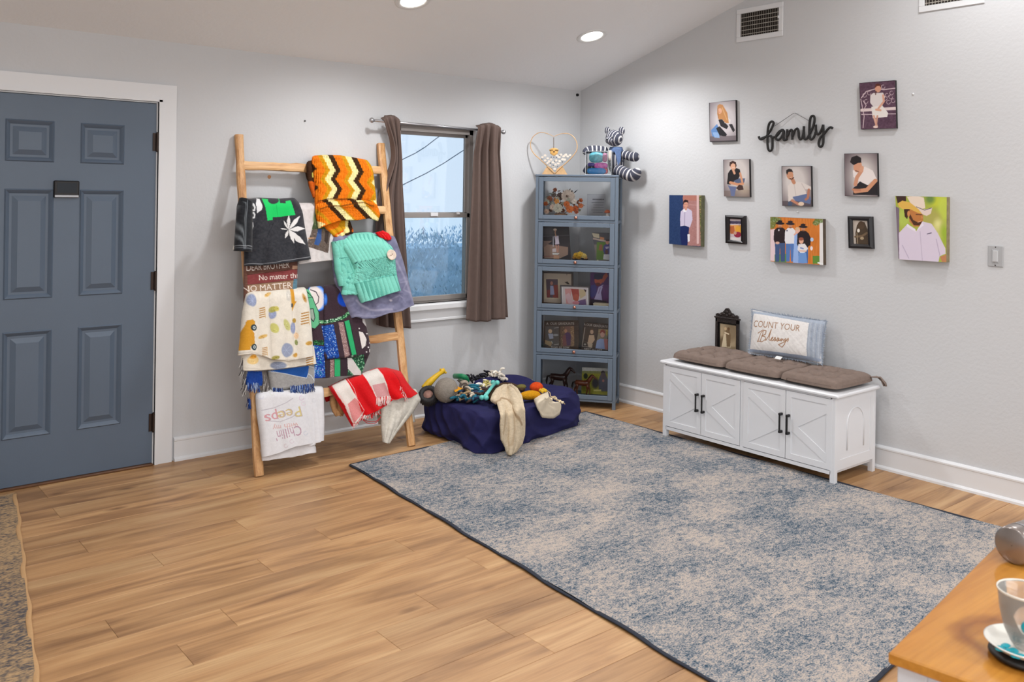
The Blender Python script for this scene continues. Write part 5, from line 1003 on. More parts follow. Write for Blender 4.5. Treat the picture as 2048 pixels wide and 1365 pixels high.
def horse(label, cx, s, yy, col, facing=1, rear=False):
    """cx: along the front (local x), s: height at withers"""
    t = thing('horse_figurine', label, 'figurine', 'horse figurines on the bottom bookcase tier'); z0 = zsh(0)
    def L(p): return Sp(cx+p[0]*s*facing, yy+p[2]*s, z0+p[1]*s)
    bm = MB(); HM = mat('horse_'+str(cx), col, .3, noise=.2, nscale=30)
    bm.tube([L(p) for p in ((-.52, .78, 0), (-.42, .86, 0), (-.2, .86, 0), (.1, .84, 0), (.34, .88, 0), (.44, .84, 0))], np.array([.07, .19, .185, .19, .19, .08])*s, 12)
    bm.tube([L(p) for p in ((.3, .92, 0), (.46, 1.12, 0), (.6, 1.32, 0), (.66, 1.38, 0))], np.array([.17, .12, .085, .06])*s, 10)
    bm.tube([L(p) for p in ((.56, 1.38, 0), (.68, 1.34, 0), (.84, 1.2, 0), (.9, 1.13, 0))], np.array([.065, .085, .052, .045])*s, 10)
    for ez in (-.04, .04): bm.tube([L((.6, 1.38, ez)), L((.6, 1.49, ez*1.2))], [.025*s, .006*s], 6)
    for (hx, hz, fwd, back) in ((.34, .1, .12, 0), (.32, -.1, -.06, 0), (-.42, .1, -.16, 1), (-.38, -.1, .06, 1)):
        kn = (hx+fwd*.6+(-.04 if back else .04), .42, hz); bm.tube([L(p) for p in ((hx, .82, hz), (hx+(.03 if back else 0), .62, hz), kn, (hx+fwd-(.02 if back else 0), .12, hz), (hx+fwd+.03, .035, hz), (hx+fwd+.05, .0, hz))], np.array([.12, .09, .05, .032, .04, .05])*s, 8)
    bm.build('body', HM, t, True); HB = mat('horse_hair_dark', (30, 22, 20), .6)
    b = MB(); b.tube([L(p) for p in ((-.52, .92, 0), (-.66, .86, .02), (-.72, .6, .03), (-.7, .36, .02))], np.array([.03, .06, .06, .01])*s, 8); b.build('tail', HB, t, True)
    b = MB(); b.tube([L(p) for p in ((.27, 1.04, 0), (.42, 1.26, .01), (.55, 1.42, 0), (.64, 1.44, 0))], np.array([.03, .06, .05, .02])*s, 8, flat=.5); b.build('mane', HB, t, True); return t
horse('chestnut brown trotting horse figurine, centre of the bottom bookcase tier', -.25, .112, .06, (112, 58, 34))
horse('larger dark brown horse figurine at the left of the bottom bookcase tier', -.44, .135, .12, (52, 30, 24), 1)
# ---- on top of the bookcase : heart decoration
TZ = STZ+.0025
ht = thing('wooden_heart_decoration', 'wooden heart hoop with little guitar and white cut-out pieces on top of the bookcase', 'decoration')
BAM = mat('light_bamboo', (214, 172, 124), .5, noise=.12, nscale=30)
def H(cx, cy, y=.13): return onS(1050+cx/12.41, 250+cy/12.41, y)
b = MB(); hl = [(715, 290), (640, 250), (520, 205), (400, 185), (290, 220), (190, 310), (140, 440), (150, 590), (235, 730), (370, 850), (540, 1010), (740, 1205)]; hr = [(715, 290), (790, 255), (900, 220), (1050, 215), (1160, 260), (1250, 360), (1295, 500), (1285, 620), (1230, 720), (1090, 880), (900, 1050), (740, 1205)]
for s_, r0 in ((hl, .0045), (hr, .0045)): 
    P = spl([H(*p) for p in s_], 5); P[:, 2] = np.maximum(P[:, 2], TZ+.004); b.tube(P, np.linspace(r0*.8, .008, len(P)), 8, flat=.55)
b.build('heart_hoop', BAM, ht, True)
b = MB(); 
for s_ in (-1, 1):
    c0 = H(735, 1160); e0 = H(735+s_*320, 1215); mid = H(735+s_*180, 1010)
    b.prism([np.array([*(c0+[0, 0, .0])[:2], TZ]), np.array([*e0[:2], TZ]), mid, H(735+s_*60, 1090)], Nn*.012)
b.build('stand_foot', BAM, ht)
b = MB(); b.tube([H(712, 310, .122), H(712, 600, .122)], .0035, 6, flat=.5); b.build('guitar_neck', mat('grey_wood', (120, 104, 92), .5), ht)
b = MB()
for cx, cy, rx, ry in ((720, 630, 125, 60), (720, 690, 105, 60), (720, 720, 60, 50)):
    c = H(cx, cy, .122); b.ell(c, (rx/12.41*.00365, .005, ry/12.41*.00365), np.array(axes((0, 0, 0), -D, Nn, (0, 0, 1)))@np.eye(4), 20, 8)
b.build('guitar_body', mat('amber_wood', (216, 168, 96), .4), ht, True)
b = MB(); b.ell(H(720, 665, .1155), (.006, .0015, .006), np.array(axes((0, 0, 0), -D, Nn, (0, 0, 1))), 12, 6)
for x_ in (655, 785): b.tube([H(x_-38, 628, .1165), H(x_+38, 622, .1165)], .002, 5)
b.build('guitar_details', mat('dark_brown', (70, 46, 34), .5), ht)
WP = mat('white_painted_wood', (226, 214, 200), .5)
rs = np.random.RandomState(2); pcs = [(430, 800), (500, 760), (560, 830), (500, 880), (600, 900), (650, 860), (700, 930), (770, 880), (850, 800), (860, 900), (930, 850), (960, 780), (1010, 740), (1060, 780), (1120, 750), (620, 990), (700, 1030), (760, 980), (830, 960), (740, 1090), (980, 860), (560, 940), (800, 760), (880, 740)]
for (cx, cy) in pcs:
    b = MB(); c = H(cx, cy, .118+rs.uniform(-.004, .004)); a = rs.uniform(0, 6.28); n = 7; e1 = -D; e2 = np.array([0, 0, 1.]); rr = [rs.uniform(.009, .0145) for _ in range(n)]
    b.prism([c+e1*r*math.cos(a+6.283*i/n)+e2*r*.75*math.sin(a+6.283*i/n) for i, r in enumerate(rr)], Nn*.004); b.build('white_cutout', WP, ht)
b = MB()
for cx, cy in ((650, 800), (715, 800), (780, 805), (630, 950), (700, 1010), (865, 755), (420, 850), (740, 900), (810, 1030), (930, 920)): b.ell(H(cx, cy, .1125), (.0035, .001, .005), np.array(axes((0, 0, 0), -D, Nn, (0, 0, 1))), 8, 5)
o = b.build('dark_marks', mat('slate_ink', (64, 66, 78), .6), ht); o['kind'] = 'stuff'
# ---- striped teddy bear
STB = vmat('striped_ticking', .9, .25, 500)
NV, WS = s2l((66, 68, 82)), s2l((216, 214, 214))
def stripes(t, duty=.22): return np.where(((t % 1.) < duty)[:, None], WS, NV)
def limb(b, pts, rad, n=18, per=.021, seg=46, ph=.2):
    P = np.array(pts, float); L_ = np.concatenate([[0], np.cumsum(np.linalg.norm(np.diff(P, axis=0), axis=1))]); s_ = np.linspace(0, L_[-1], seg)
    C_ = spl(P, 8); Lc = np.concatenate([[0], np.cumsum(np.linalg.norm(np.diff(C_, axis=0), axis=1))]); s_ = np.linspace(0, Lc[-1], seg)
    Q_ = np.stack([np.interp(s_, Lc, C_[:, k]) for k in range(3)], -1); r = np.interp(s_/Lc[-1], np.linspace(0, 1, len(rad)), rad)
    e = np.minimum(s_, Lc[-1]-s_); r = r*np.sqrt(np.clip(1-(1-np.clip(e/(r*.9), 0, 1))**2, .02, 1))
    b.tube(Q_, r, n, col=stripes(s_/per+ph))
def Bq(px, py, y): return onS(1150+px/9.747, 240+py/9.747, y)
bear = thing('teddy_bear', 'navy and white striped teddy bear sitting on top of the bookcase', 'toy bear')
b = MB(); limb(b, [Bq(900, 660, .13), Bq(1010, 690, .11), Bq(1130, 720, .09), Bq(1250, 715, .075)], [.030, .033, .035, .036], per=.031); b.build('arm', STB, bear, True)
b = MB(); limb(b, [Bq(640, 610, .15), Bq(480, 580, .13), Bq(300, 580, .11), Bq(215, 610, .10), Bq(190, 680, .10)], [.030, .028, .03, .028, .02], per=.031); b.build('arm', STB, bear, True)
b = MB(); limb(b, [Bq(790, 960, .10), Bq(900, 1005, .06), Bq(1030, 1060, .025), Bq(1140, 1085, .005), Bq(1200, 1020, -.005), Bq(1235, 940, -.01)], [.04, .044, .045, .046, .042, .028], per=.031); b.build('leg', STB, bear, True)
b = MB(); q0_ = Bq(640, 950, .14); q1_ = Bq(420, 985, .13); q2_ = Bq(210, 985, .12); q3_ = Bq(165, 960, .12)
for q_ in (q0_, q1_, q2_): q_[2] = max(q_[2], TZ+.04)
q3_[2] = TZ+.045; limb(b, [q0_, q1_, q2_, q3_], [.038, .038, .036, .03], per=.031); b.build('leg', STB, bear, True)
# torso with lengthwise stripes, head with meridian stripes
def blob(b, c, r, n=40, nv=26, M=None, k=9, duty=.2, mode='lon', squash=None):
    V = []; cl = []
    for i in range(nv+1):
        t = math.pi*i/nv
        for j in range(n):
            f = 2*math.pi*j/n; d = np.array([math.sin(t)*math.cos(f), math.sin(t)*math.sin(f), math.cos(t)]); V.append(d*r)
            v = d[0]*k/2+.13 if mode == 'x' else f/(2*math.pi)*k
            cl.append(WS if (v % 1.) < duty else NV)
    V = np.array(V)
    if M is not None: V = V@np.array(M)[:3, :3].T
    V = V+c; Fc = [(i*n+j, (i+1)*n+j, (i+1)*n+(j+1) % n, i*n+(j+1) % n) for i in range(nv) for j in range(n)]; b.add(V, Fc, np.array(cl))
MB_ = axes((0, 0, 0), -D, Nn, (0, 0, 1))
b = MB(); c = Bq(800, 800, .15); c[2] = TZ+.105; blob(b, c, (.062, .058, .105), 72, 30, MB_, 7, .16, 'x'); b.build('torso', STB, bear, True)
# head turned to the left, tilted
hd = unit(-D*-.55-Nn*.8+np.array([0, 0, -.1])); hx = unit(np.cross(hd, (0, 0, 1.))); hz = np.cross(hx, hd); tl = math.radians(12); hx2 = hx*math.cos(tl)+hz*math.sin(tl); hz2 = np.cross(hx2, hd); MH = axes((0, 0, 0), hx2, -hd, hz2)
b = MB(); c = Bq(765, 355, .12); blob(b, c, (.068, .062, .062), 84, 30, MH, 6.5, .2, 'x'); blob(b, c+hd*.048-hz2*.014, (.036, .032, .03), 60, 20, MH, 5, .2, 'x'); b.build('head', STB, bear, True)
for (px, py, rr) in ((630, 205, .026), (905, 215, .03)):
    b = MB(); blob(b, Bq(px, py, .13), (rr, .013, rr*1.05), 48, 18, MH, 3, .22, 'x'); b.build('ear', STB, bear, True)
b = MB(); nz_ = c+hd*.08-hz2*.006; b.ell(nz_, (.009, .006, .006), nu=10, nv=6); 
b.build('nose', BLK, bear, True); 
for s_ in (-1, 1): MB().ell(c+hd*.056+hx2*.024*s_+hz2*.012, .0045, nu=8, nv=6).build('eye', BLK, bear, True)
DN = mat('denim_bib', (86, 108, 148), .85, noise=.12, nscale=60, bump=.3, bscale=500)
b = MB(); cc = Bq(800, 560, .14); b.lathe(cc, [(.05, -.035), (.056, -.02), (.05, .0), (.046, .012)], 28, MB_); b.build('collar', DN, bear, True)
b = MB(); f0 = [Bq(755, 560, .09), Bq(900, 570, .09), Bq(890, 800, .088), Bq(840, 900, .088), Bq(800, 700, .085)]; b.prism(f0, -Nn*.006+Nn*0); b.build('bib', DN, bear)
b = MB(); b.box((-.010, -.004, -.036), (.010, 0, .036), axes(Bq(685, 690, .06), unit(-D+np.array([0, 0, .06])), Nn, unit(np.array([0, 0, 1.])))); b.build('tag', mat('cream_tag', (226, 212, 196), .6), bear)
# ---- clear plastic keepsake box
kb = thing('plastic_box', 'clear plastic box with turquoise, pink and blue bags in front of the teddy bear', 'box')
pa, pb = Bq(215, 610, .03), Bq(735, 610, .03); xa, xb = (pa-A0)@(-D), (pb-A0)@(-D); zt = pa[2]; xb = min(xb, xa+.19); e = .002; CLR = glass('clear_plastic', (.97, .975, .98), .05, .02)
b = MB()
for a_, c_ in (((xa, .02, TZ), (xa+e, .09, zt)), ((xb-e, .02, TZ), (xb, .09, zt)), ((xa, .02, TZ), (xb, .02+e, zt)), ((xa, .09-e, TZ), (xb, .09, zt)), ((xa, .02, TZ), (xb, .09, TZ+e)), ((xa, .02, zt-e), (xb, .09, zt))): SB(b, a_, c_)
b.build('clear_case', CLR, kb)
b = MB()
for x_ in (xa, xb): 
    for y_ in (.02, .09): b.tube([Sp(x_, y_, TZ), Sp(x_, y_, zt)], .0018, 5)
for y_ in (.02, .09): b.tube([Sp(xa, y_, zt), Sp(xb, y_, zt)], .0018, 5); b.tube([Sp(xa, y_, TZ+.002), Sp(xb, y_, TZ+.002)], .0018, 5)
b.build('case_edges', mat('frosted_edge', (200, 204, 210), .3), kb)
w_ = xb-xa
def bag(nm, fx0, fx1, fz0, fz1, col, y_=.055, noise=.25):
    b = MB(); H_ = zt-TZ; c = Sp(xa+w_*(fx0+fx1)/2, y_, TZ+H_*(fz0+fz1)/2); nu_, nv_ = 26, 16; V = []; Fc = []
    b.ell((0, 0, 0), (w_*(fx1-fx0)/2, .018, H_*(fz1-fz0)/2), None, 28, 16); V = np.array(b.v); V = np.sign(V)*np.abs(V/np.array([w_*(fx1-fx0)/2, .018, H_*(fz1-fz0)/2]))**.7*np.array([w_*(fx1-fx0)/2, .018, H_*(fz1-fz0)/2])
    V = V+.003*vnoise(V, 60., int(fx0*10))[:, None]*unit((0, -1, .2)); V = V@np.array(MB_)[:3, :3].T+c; mesh_obj(nm, V, b.f, mat(nm, col, .25, noise=noise, nscale=60), kb, True)
bag('turquoise_bag', .1, .68, .52, .97, (96, 176, 190)); bag('rose_bag', .62, .82, .55, .93, (188, 128, 158)); bag('magenta_bag', .30, .84, .27, .52, (206, 92, 178)); bag('indigo_bag', .05, .34, .35, .52, (72, 60, 140)); bag('blue_pouch', .03, .78, .02, .30, (40, 134, 204), .05, .1); bag('coral_bag', .62, .84, .05, .3, (222, 110, 120), .065)
# ================================================================== blanket ladder
LM, LD = .2863, -.577; LN = math.sqrt(1+LM*LM); NO = np.array([0, -1, LM])/LN; LUP = np.array([0, LM, 1])/LN
def onLv(px, py, off):
    px, py, off = np.broadcast_arrays(np.asarray(px, float), py, off)
    V = FW+CR*((px-1024)/F)[..., None]+CU*((682.5+SHY-py)/F)[..., None]; n = np.array([0, 1, -LM]); d = LD-off*LN
    return CAMP+V*((d-n@CAMP)/(V@n))[..., None]
LW = wood('ladder_pine', (208, 160, 108), (170, 116, 66), (226, 184, 134), sc=2.2, rough=.5, axis=2, bump=.2)
LWR = wood('ladder_pine_rung', (214, 168, 116), (178, 124, 72), (230, 190, 142), sc=2.2, rough=.5, axis=0, bump=.2)
lad = thing('blanket_ladder', 'rustic pine blanket ladder leaning on the wall between door and window', 'ladder')
def beam(p, q, w, t, side, name, m, seed):
    rs = np.random.RandomState(seed); n = 26; b = MB(); up = unit(q-p); nn = unit(np.cross(side, up)); V = []; Fc = []
    wob = np.cumsum(rs.randn(n, 2)*.0014, 0); wob -= np.linspace(0, 1, n)[:, None]*wob[-1]
    for i in range(n):
        c = p+(q-p)*i/(n-1)+side*wob[i, 0]+nn*wob[i, 1]; a = w/2*(1+rs.uniform(-.06, .06)); e = t/2*(1+rs.uniform(-.06, .06)); k = .3
        for (sx, sy) in ((1, k), (1, -k), (k, -1), (-k, -1), (-1, -k), (-1, k), (-k, 1), (k, 1)): V.append(c+side*a*sx*(.97 if abs(sx) == 1 else 1.9*.9)*(1 if abs(sx) == 1 else 1)+nn*e*sy*(1 if abs(sy) == 1 else 2.2))
    for i in range(n-1):
        for k in range(8): j = (k+1) % 8; Fc.append((i*8+k, i*8+j, (i+1)*8+j, (i+1)*8+k))
    Fc.append(tuple(range(8))[::-1]); Fc.append(tuple((n-1)*8+k for k in range(8))); return mesh_obj(name, V, Fc, m, lad)
RT = .034
def LP(x, z, off=0.): return np.array([x, LD+LM*z, z])+NO*off
railL = (LP(-2.924, .0, -RT/2)+[0, 0, .006], LP(-2.842, 1.897, -RT/2)); railR = (LP(-1.937, .0, -RT/2)+[0, 0, .006], LP(-1.862, 1.893, -RT/2)); EX = np.array([1., 0, 0])
beam(*railL, .048, RT, EX, 'rail', LW, 1); beam(*railR, .05, RT, EX, 'rail', LW, 2)
RZ = [1.713, 1.45, 1.188, .925, .655, .385]
def rungx(z): return -2.924+(.082)*z/1.897, -1.937+.075*z/1.893
for i, z in enumerate(RZ):
    x0, x1 = rungx(z); beam(LP(x0+.012, z, -.017), LP(x1-.012, z, -.017), .052, .026, LUP, 'rung', LWR, 10+i)
def lp(pts, n):
    P = np.array(pts, float); d = np.concatenate([[0], np.cumsum(np.hypot(*np.diff(P, axis=0).T))]); s = np.linspace(0, d[-1], n); return np.stack([np.interp(s, d, P[:, 0]), np.interp(s, d, P[:, 1])], -1)
CLM = vmat('blanket_fleece', .92, .35, 260, sheen=.15, spec=.15); KNM = vmat('blanket_knit', .95, .6, 330, spec=.1)
def cloth(parent, name, Lp, Rp, off, paint, bg, top=None, bot=None, nu=120, nv=150, th=.009, back=.22, folds=(.006, 3., .5), relief=None, material=None, over=True, puff=.006, step=None, seed=0):
    L_, R_ = lp(Lp, nv), lp(Rp, nv); U = np.linspace(0, 1, nu)[None, :, None]; T_ = np.linspace(0, 1, nv)[:, None, None]
    P = L_[:, None]*(1-U)+R_[:, None]*U
    if top is not None: tp = lp(top, nu); P = P+(tp-P[0])[None]*(1-T_)**2.5
    if bot is not None: bt = lp(bot, nu); P = P+(bt-P[-1])[None]*T_**2.5
    u, t = U[..., 0], T_[..., 0]; a, fr, tw = folds
    o = off+a*np.sin(6.283*fr*u+tw*t*3+seed)*(.25+.75*t)+a*.5*np.sin(6.283*fr*2.3*u-tw*t*4+seed*2)*(.2+.8*t)+puff*np.minimum(1, np.minimum(u, 1-u)*14)**.5
    o = o-puff*np.exp(-np.minimum(u, 1-u)*40)
    R0 = off+.030
    if over:   # the front sheet turns over the rung along its top edge
        dist = (P[..., 1]-P[0, :, 1][None])*.0034; sC = np.clip(dist/(R0*.75), 0, 1); o = o-R0*(1-np.sqrt(np.clip(1-(1-sC)**2, 0, 1)))
    if relief is not None: o = o+relief(P[..., 0], P[..., 1], u, t)
    X = onLv(P[..., 0], P[..., 1], o); col = paint.at(P); rows = [X]; cols = [col]
    if over:
        na = 7; nb = 12; ov = []; oc = []; o0 = X[0]; ctr = o0-LUP*R0*.75
        for k in range(1, na+1):
            an = .5*math.pi*k/na; ov.append(ctr-NO*R0*math.sin(an)+LUP*R0*.75*math.cos(an)); oc.append(col[0])
        for k in range(1, nb+1): ov.append(ctr-NO*R0*(1+.0)-LUP*back*k/nb+NO*.012*k/nb); oc.append(np.tile(s2l(bg), (nu, 1)))
        ov = np.array(ov)[::-1]; 
        ov[..., 1] = np.minimum(ov[..., 1], -.006)     # never into the wall
        rows = [ov, X]; cols = [np.array(oc)[::-1], col]
    V = np.concatenate(rows); C_ = np.concatenate(cols); o_ = mesh_obj(name, V.reshape(-1, 3), grid_faces(nu, len(V)), material or CLM, parent, True, C_.reshape(-1, 3))
    if th: solid(o_, th, 1. if False else -1.)
    return o_
def bl(name, label): return thing(name, label, 'blanket', 'blankets on the wooden ladder')
def fringe(parent, edge, L, cols, m_name, off, n=60, seed=0, w=.0016, down=(0, 1), curl=8, name='fringe', paircol=True):
    """short loose strands hanging from a pixel polyline on the ladder plane"""
    rs = np.random.RandomState(seed); E_ = lp(edge, n); b = MB()
    for i in range(n):
        p = E_[i]+rs.randn(2)*1.; l = L*rs.uniform(.7, 1.15); dx = rs.uniform(-curl, curl)*.5
        pts = onLv(np.array([p[0], p[0]+dx*.3+down[0]*l*.5, p[0]+dx+down[0]*l]), np.array([p[1], p[1]+l*.5*down[1], p[1]+l*down[1]]), np.array([off, off+.004+rs.uniform(0, .004), off+rs.uniform(-.002, .006)]))
        b.tube(pts, w, 4, col=s2l(cols[rs.randint(len(cols))]), cap=False)
    o = b.build(name, CLM, parent); o['kind'] = 'stuff'; return o
# ---- 1 crochet afghan
t = bl('crochet_blanket', 'orange, brown and cream zigzag crochet blanket on the top rung')
P_ = Paint(596, 300, 775, 490, (226, 120, 24), 3).crop(600, 300, 7.583)
OR, MU, CRM, BR = (232, 122, 24), (206, 148, 26), (240, 224, 160), (62, 40, 22)
yk = [90, 120, 320, 455, 600, 740, 900]; dk = [-20, 0, 105, 28, 135, 60, 140]
def zig(x0, y0s, w, c):
    l = [(x0+d, y+y0s) for y, d in zip(yk, dk)]; P_.poly(l+[(x+w, y) for x, y in l[::-1]], c)
for k in range(-1, 4):
    x = 335+350*k; ys_ = 25*k
    zig(x-190+20, ys_, 60, OR); zig(x-120, ys_, 122, OR); zig(x-65, ys_, 68, MU); zig(x, ys_, 90, CRM); zig(x+88, ys_, 76, BR)
    for q in (-150, -105, -50, -28): 
        l = [(x+q+d, y+ys_) for y, d in zip(yk, dk)]; P_.line(l, 5, (206, 90, 14) if q < -60 else (176, 120, 16), .6)
rg = P_.poly([(230, 830), (290, 770), (400, 745), (560, 740), (740, 735), (900, 755), (1060, 800), (1140, 840), (1230, 980), (1200, 1120), (200, 1250)], OR)
def slant(x0, w, c, y0=740, sl=.92): P_.poly([(x0, y0), (x0+w, y0), (x0+w+sl*420, y0+420), (x0+sl*420, y0+420)], c, 1, rg)
for x0, w, c in ((60, 60, MU), (120, 60, OR), (180, 130, OR), (300, 95, BR), (390, 105, CRM), (495, 40, MU), (530, 165, OR), (700, 90, BR), (790, 100, CRM), (890, 40, MU), (925, 140, OR), (1065, 100, BR), (1165, 80, CRM)): slant(x0, w, c)
for x0 in (90, 150, 210, 250, 520, 570, 620, 660, 910, 960, 1010, 340, 740): P_.poly([(x0, 740), (x0+7, 740), (x0+7+.92*420, 1160), (x0+.92*420, 1160)], (186, 92, 16) if x0 not in (340, 740) else (40, 26, 14), .6, rg)
P_.line([(300, 900), (420, 860), (620, 850), (800, 830), (960, 815), (1100, 850)], 9, (96, 52, 18), .8); P_.line([(290, 775), (400, 748), (740, 740), (900, 758), (1060, 802)], 9, (90, 50, 20), .8)
P_.poly([(280, 1080), (370, 1130), (300, 1200)], CRM); P_.grain(26, .8)
cloth(t, 'front_fold', [(626.5, 317), (629, 345), (632, 372), (633, 395), (634, 425), (639, 457)], [(737, 324), (742, 340), (747, 382), (751, 410), (758, 430), (754, 442)], .052, P_, (60, 36, 22), top=[(626.5, 316), (650, 314), (680, 315), (712, 320), (732, 324), (738, 332)], bot=[(640, 457), (655, 450), (684, 441), (715, 441), (738, 437), (752, 442)], material=KNM,
      relief=lambda x, y, u, t_: .0018*np.sin(x*2.1)+.010*np.exp(-((t_-.72)/.05)**2)-.012*np.exp(-((t_-.66)/.03)**2), folds=(.004, 1.5, 1.), th=.014, puff=.012, back=.05)
P_ = Paint(612, 316, 645, 402, (62, 40, 26), 3).crop(600, 300, 7.583); P_.poly([(150, 480), (260, 500), (260, 720), (200, 720)], (196, 92, 30)); P_.poly([(200, 600), (300, 600), (300, 720), (240, 720)], BR); P_.poly([(165, 400), (200, 340), (240, 370), (235, 450)], (196, 186, 90)); P_.grain(20, 1.)
cloth(t, 'rear_fold', [(616.5, 326), (617, 350), (621, 372), (630, 396)], [(640, 322), (642, 350), (643, 372), (645, 400)], .028, P_, (62, 40, 26), nu=40, nv=60, material=KNM, th=.012, back=.05)
P_ = Paint(640, 436, 708, 484, (222, 100, 24), 3).crop(600, 300, 7.583); P_.poly([(700, 1070), (760, 1070), (780, 1260), (590, 1360), (560, 1330), (735, 1250)], BR); P_.poly([(660, 1080), (715, 1080), (735, 1250), (590, 1345), (545, 1300), (670, 1240)], (238, 222, 150)); P_.poly([(600, 1080), (668, 1080), (680, 1200), (520, 1290), (420, 1240), (560, 1180)], MU); P_.poly([(370, 1150), (540, 1080), (620, 1080), (560, 1170), (420, 1235)], OR); P_.line([(560, 1330), (590, 1348), (740, 1262)], 16, (60, 40, 24)); P_.grain(20, .8)
cloth(t, 'hanging_corner', [(646, 446), (652, 456), (664, 467), (677, 477)], [(695, 438), (699, 448), (703, 464), (700, 468)], .030, P_, (60, 40, 24), bot=[(676, 477), (680, 478.5), (690, 473), (702, 466)], nu=50, nv=45, material=KNM, th=.01, over=False)
# ---- 2 black fleece with leaf
t = bl('leaf_blanket', 'charcoal blanket with a white seven-point leaf and green shape on the second rung')
P_ = Paint(470, 394, 620, 540, (48, 49, 54), 3).crop(460, 380, 7.583)
P_.grain(16, 3.); P_.grain(10, 1., None, 4)
P_.poly([(395, 180), (440, 185), (475, 270), (460, 320), (395, 370), (375, 240), (390, 210)], (222, 222, 222)); GN = (30, 194, 96)
P_.poly([(470, 180), (600, 190), (735, 185), (740, 240), (835, 238), (830, 215), (910, 205), (965, 395), (625, 432), (628, 470), (540, 480), (510, 280)], GN); P_.ell(645, 205, 84, 42, (46, 44, 52)); P_.poly([(750, 185), (835, 190), (832, 238), (745, 240)], (46, 44, 52)); P_.line([(735, 180), (742, 245)], 8, GN); P_.line([(690, 260), (700, 400)], 10, (20, 150, 74), .5)
LF = (222, 220, 218)
for tip, w in (((878, 395), 22), ((1030, 408), 34), ((1095, 600), 40), ((1105, 840), 42), ((955, 825), 26), ((825, 750), 20), ((728, 596), 10), ((800, 470), 16)):
    c0 = np.array([875., 612.]); d = np.array(tip)-c0; L0 = np.hypot(*d); d /= L0; n_ = np.array([-d[1], d[0]]); P_.poly([c0, c0+d*L0*.35+n_*w*.75, c0+d*L0*.62+n_*w, np.array(tip), c0+d*L0*.62-n_*w, c0+d*L0*.35-n_*w*.75], LF)
for y0 in (262, 372): P_.line([(275, y0), (340, y0-12), (355, y0+15), (350, y0+58), (280, y0+62)], 26, (214, 214, 214)); P_.line([(275, y0+30), (300, y0+30)], 14, (214, 214, 214))
P_.line([(320, 515), (330, 560), (310, 600), (275, 618)], 30, (214, 214, 214)); P_.line([(280, 545), (320, 540)], 12, (214, 214, 214)); P_.line([(265, 190), (385, 195)], 14, (60, 58, 62)); P_.line([(265, 178), (400, 180)], 5, (190, 190, 190))
P_.line([(260, 1140), (520, 1130), (800, 1090), (1170, 1025)], 9, (150, 152, 156)); P_.line([(260, 1165), (1175, 1050)], 4, (20, 20, 22)); P_.line([(340, 470), (310, 810)], 8, (90, 92, 98), .5); P_.line([(640, 520), (540, 740)], 10, (24, 24, 28), .5)
cloth(t, 'front_fold', [(494, 403), (493.5, 440), (493, 480), (494, 533)], [(592, 403), (598, 425), (604, 460), (615.5, 518)], .036, P_, (40, 40, 46), top=[(494, 403), (520, 402), (560, 404), (586, 402), (595, 412)], bot=[(494, 533), (530, 531), (570, 527), (616, 520)], folds=(.008, 1.7, -1.2), th=.02, back=.22, puff=.008)
P_ = Paint(474, 395, 498, 508, (34, 36, 40), 4); P_.grain(16, 1.2, None, 2, (.6, 3))
for k in range(4): P_.line([(491-k*3.2, 402+k*6), (488-k*3.0, 440), (481-k*1.2+5, 500)], 1., (120, 126, 130), .8)
P_.line([(476, 494), (494, 494)], 1.2, (150, 154, 158)); P_.line([(476, 498), (494, 499)], 1., (120, 124, 130))
cloth(t, 'rolled_edge', [(489, 399), (484, 415), (481, 460), (478, 503)], [(494.5, 404), (494.5, 440), (494, 470), (493.5, 504)], .075, P_, (34, 36, 40), nu=30, nv=100, th=.03, over=False, puff=.016, folds=(.001, 1, 0))
P_ = Paint(464, 464, 486, 508, (226, 220, 208), 3); cloth(t, 'white_corner', [(481, 468), (475, 482), (468, 494), (467, 500)], [(483, 470), (482, 485), (480, 498), (476, 503)], .058, P_, (226, 220, 208), nu=16, nv=24, th=.006, over=False)
# ---- 3 white picture blanket
t = bl('picture_blanket', 'white blanket with a woven outdoor photo, right of the charcoal leaf blanket')
P_ = Paint(588, 404, 672, 532, (206, 200, 198), 3).crop(460, 380, 7.583); P_.grain(12, 3.)
mk = P_.poly([(1318, 270), (1500, 300), (1520, 660), (1475, 965), (1300, 910), (1150, 860), (1230, 620), (1300, 360)], (96, 84, 76)); P_._put(mk*((P_.Y-380)*7.583 < 600), (62, 78, 50)); P_.specks(mk*((P_.Y-380)*7.583 < 640), [(96, 120, 70), (40, 50, 34), (120, 130, 96)], 120, .5, 1.4); P_.specks(mk*((P_.Y-380)*7.583 > 640), [(130, 116, 108), (80, 66, 60), (110, 96, 90)], 80, .8, 2.2)
P_.poly([(1320, 600), (1380, 600), (1370, 760), (1330, 850), (1265, 830), (1300, 740)], (52, 84, 140)); P_.poly([(1430, 620), (1500, 640), (1460, 840), (1420, 780)], (56, 46, 42)); P_.line([(1180, 740), (1270, 735)], 14, (196, 150, 110)); P_.ell(1290, 440, 36, 90, (84, 100, 64), soft=4)
cloth(t, 'front_fold', [(590, 409), (594, 440), (598, 490), (600, 529)], [(638, 409), (655, 440), (666, 480), (668.5, 522)], .022, P_, (200, 196, 194), top=[(590, 409), (610, 409), (640, 408)], bot=[(600, 529), (620, 526), (645, 523), (668, 521)], folds=(.004, 2, .6), th=.01, back=.22)
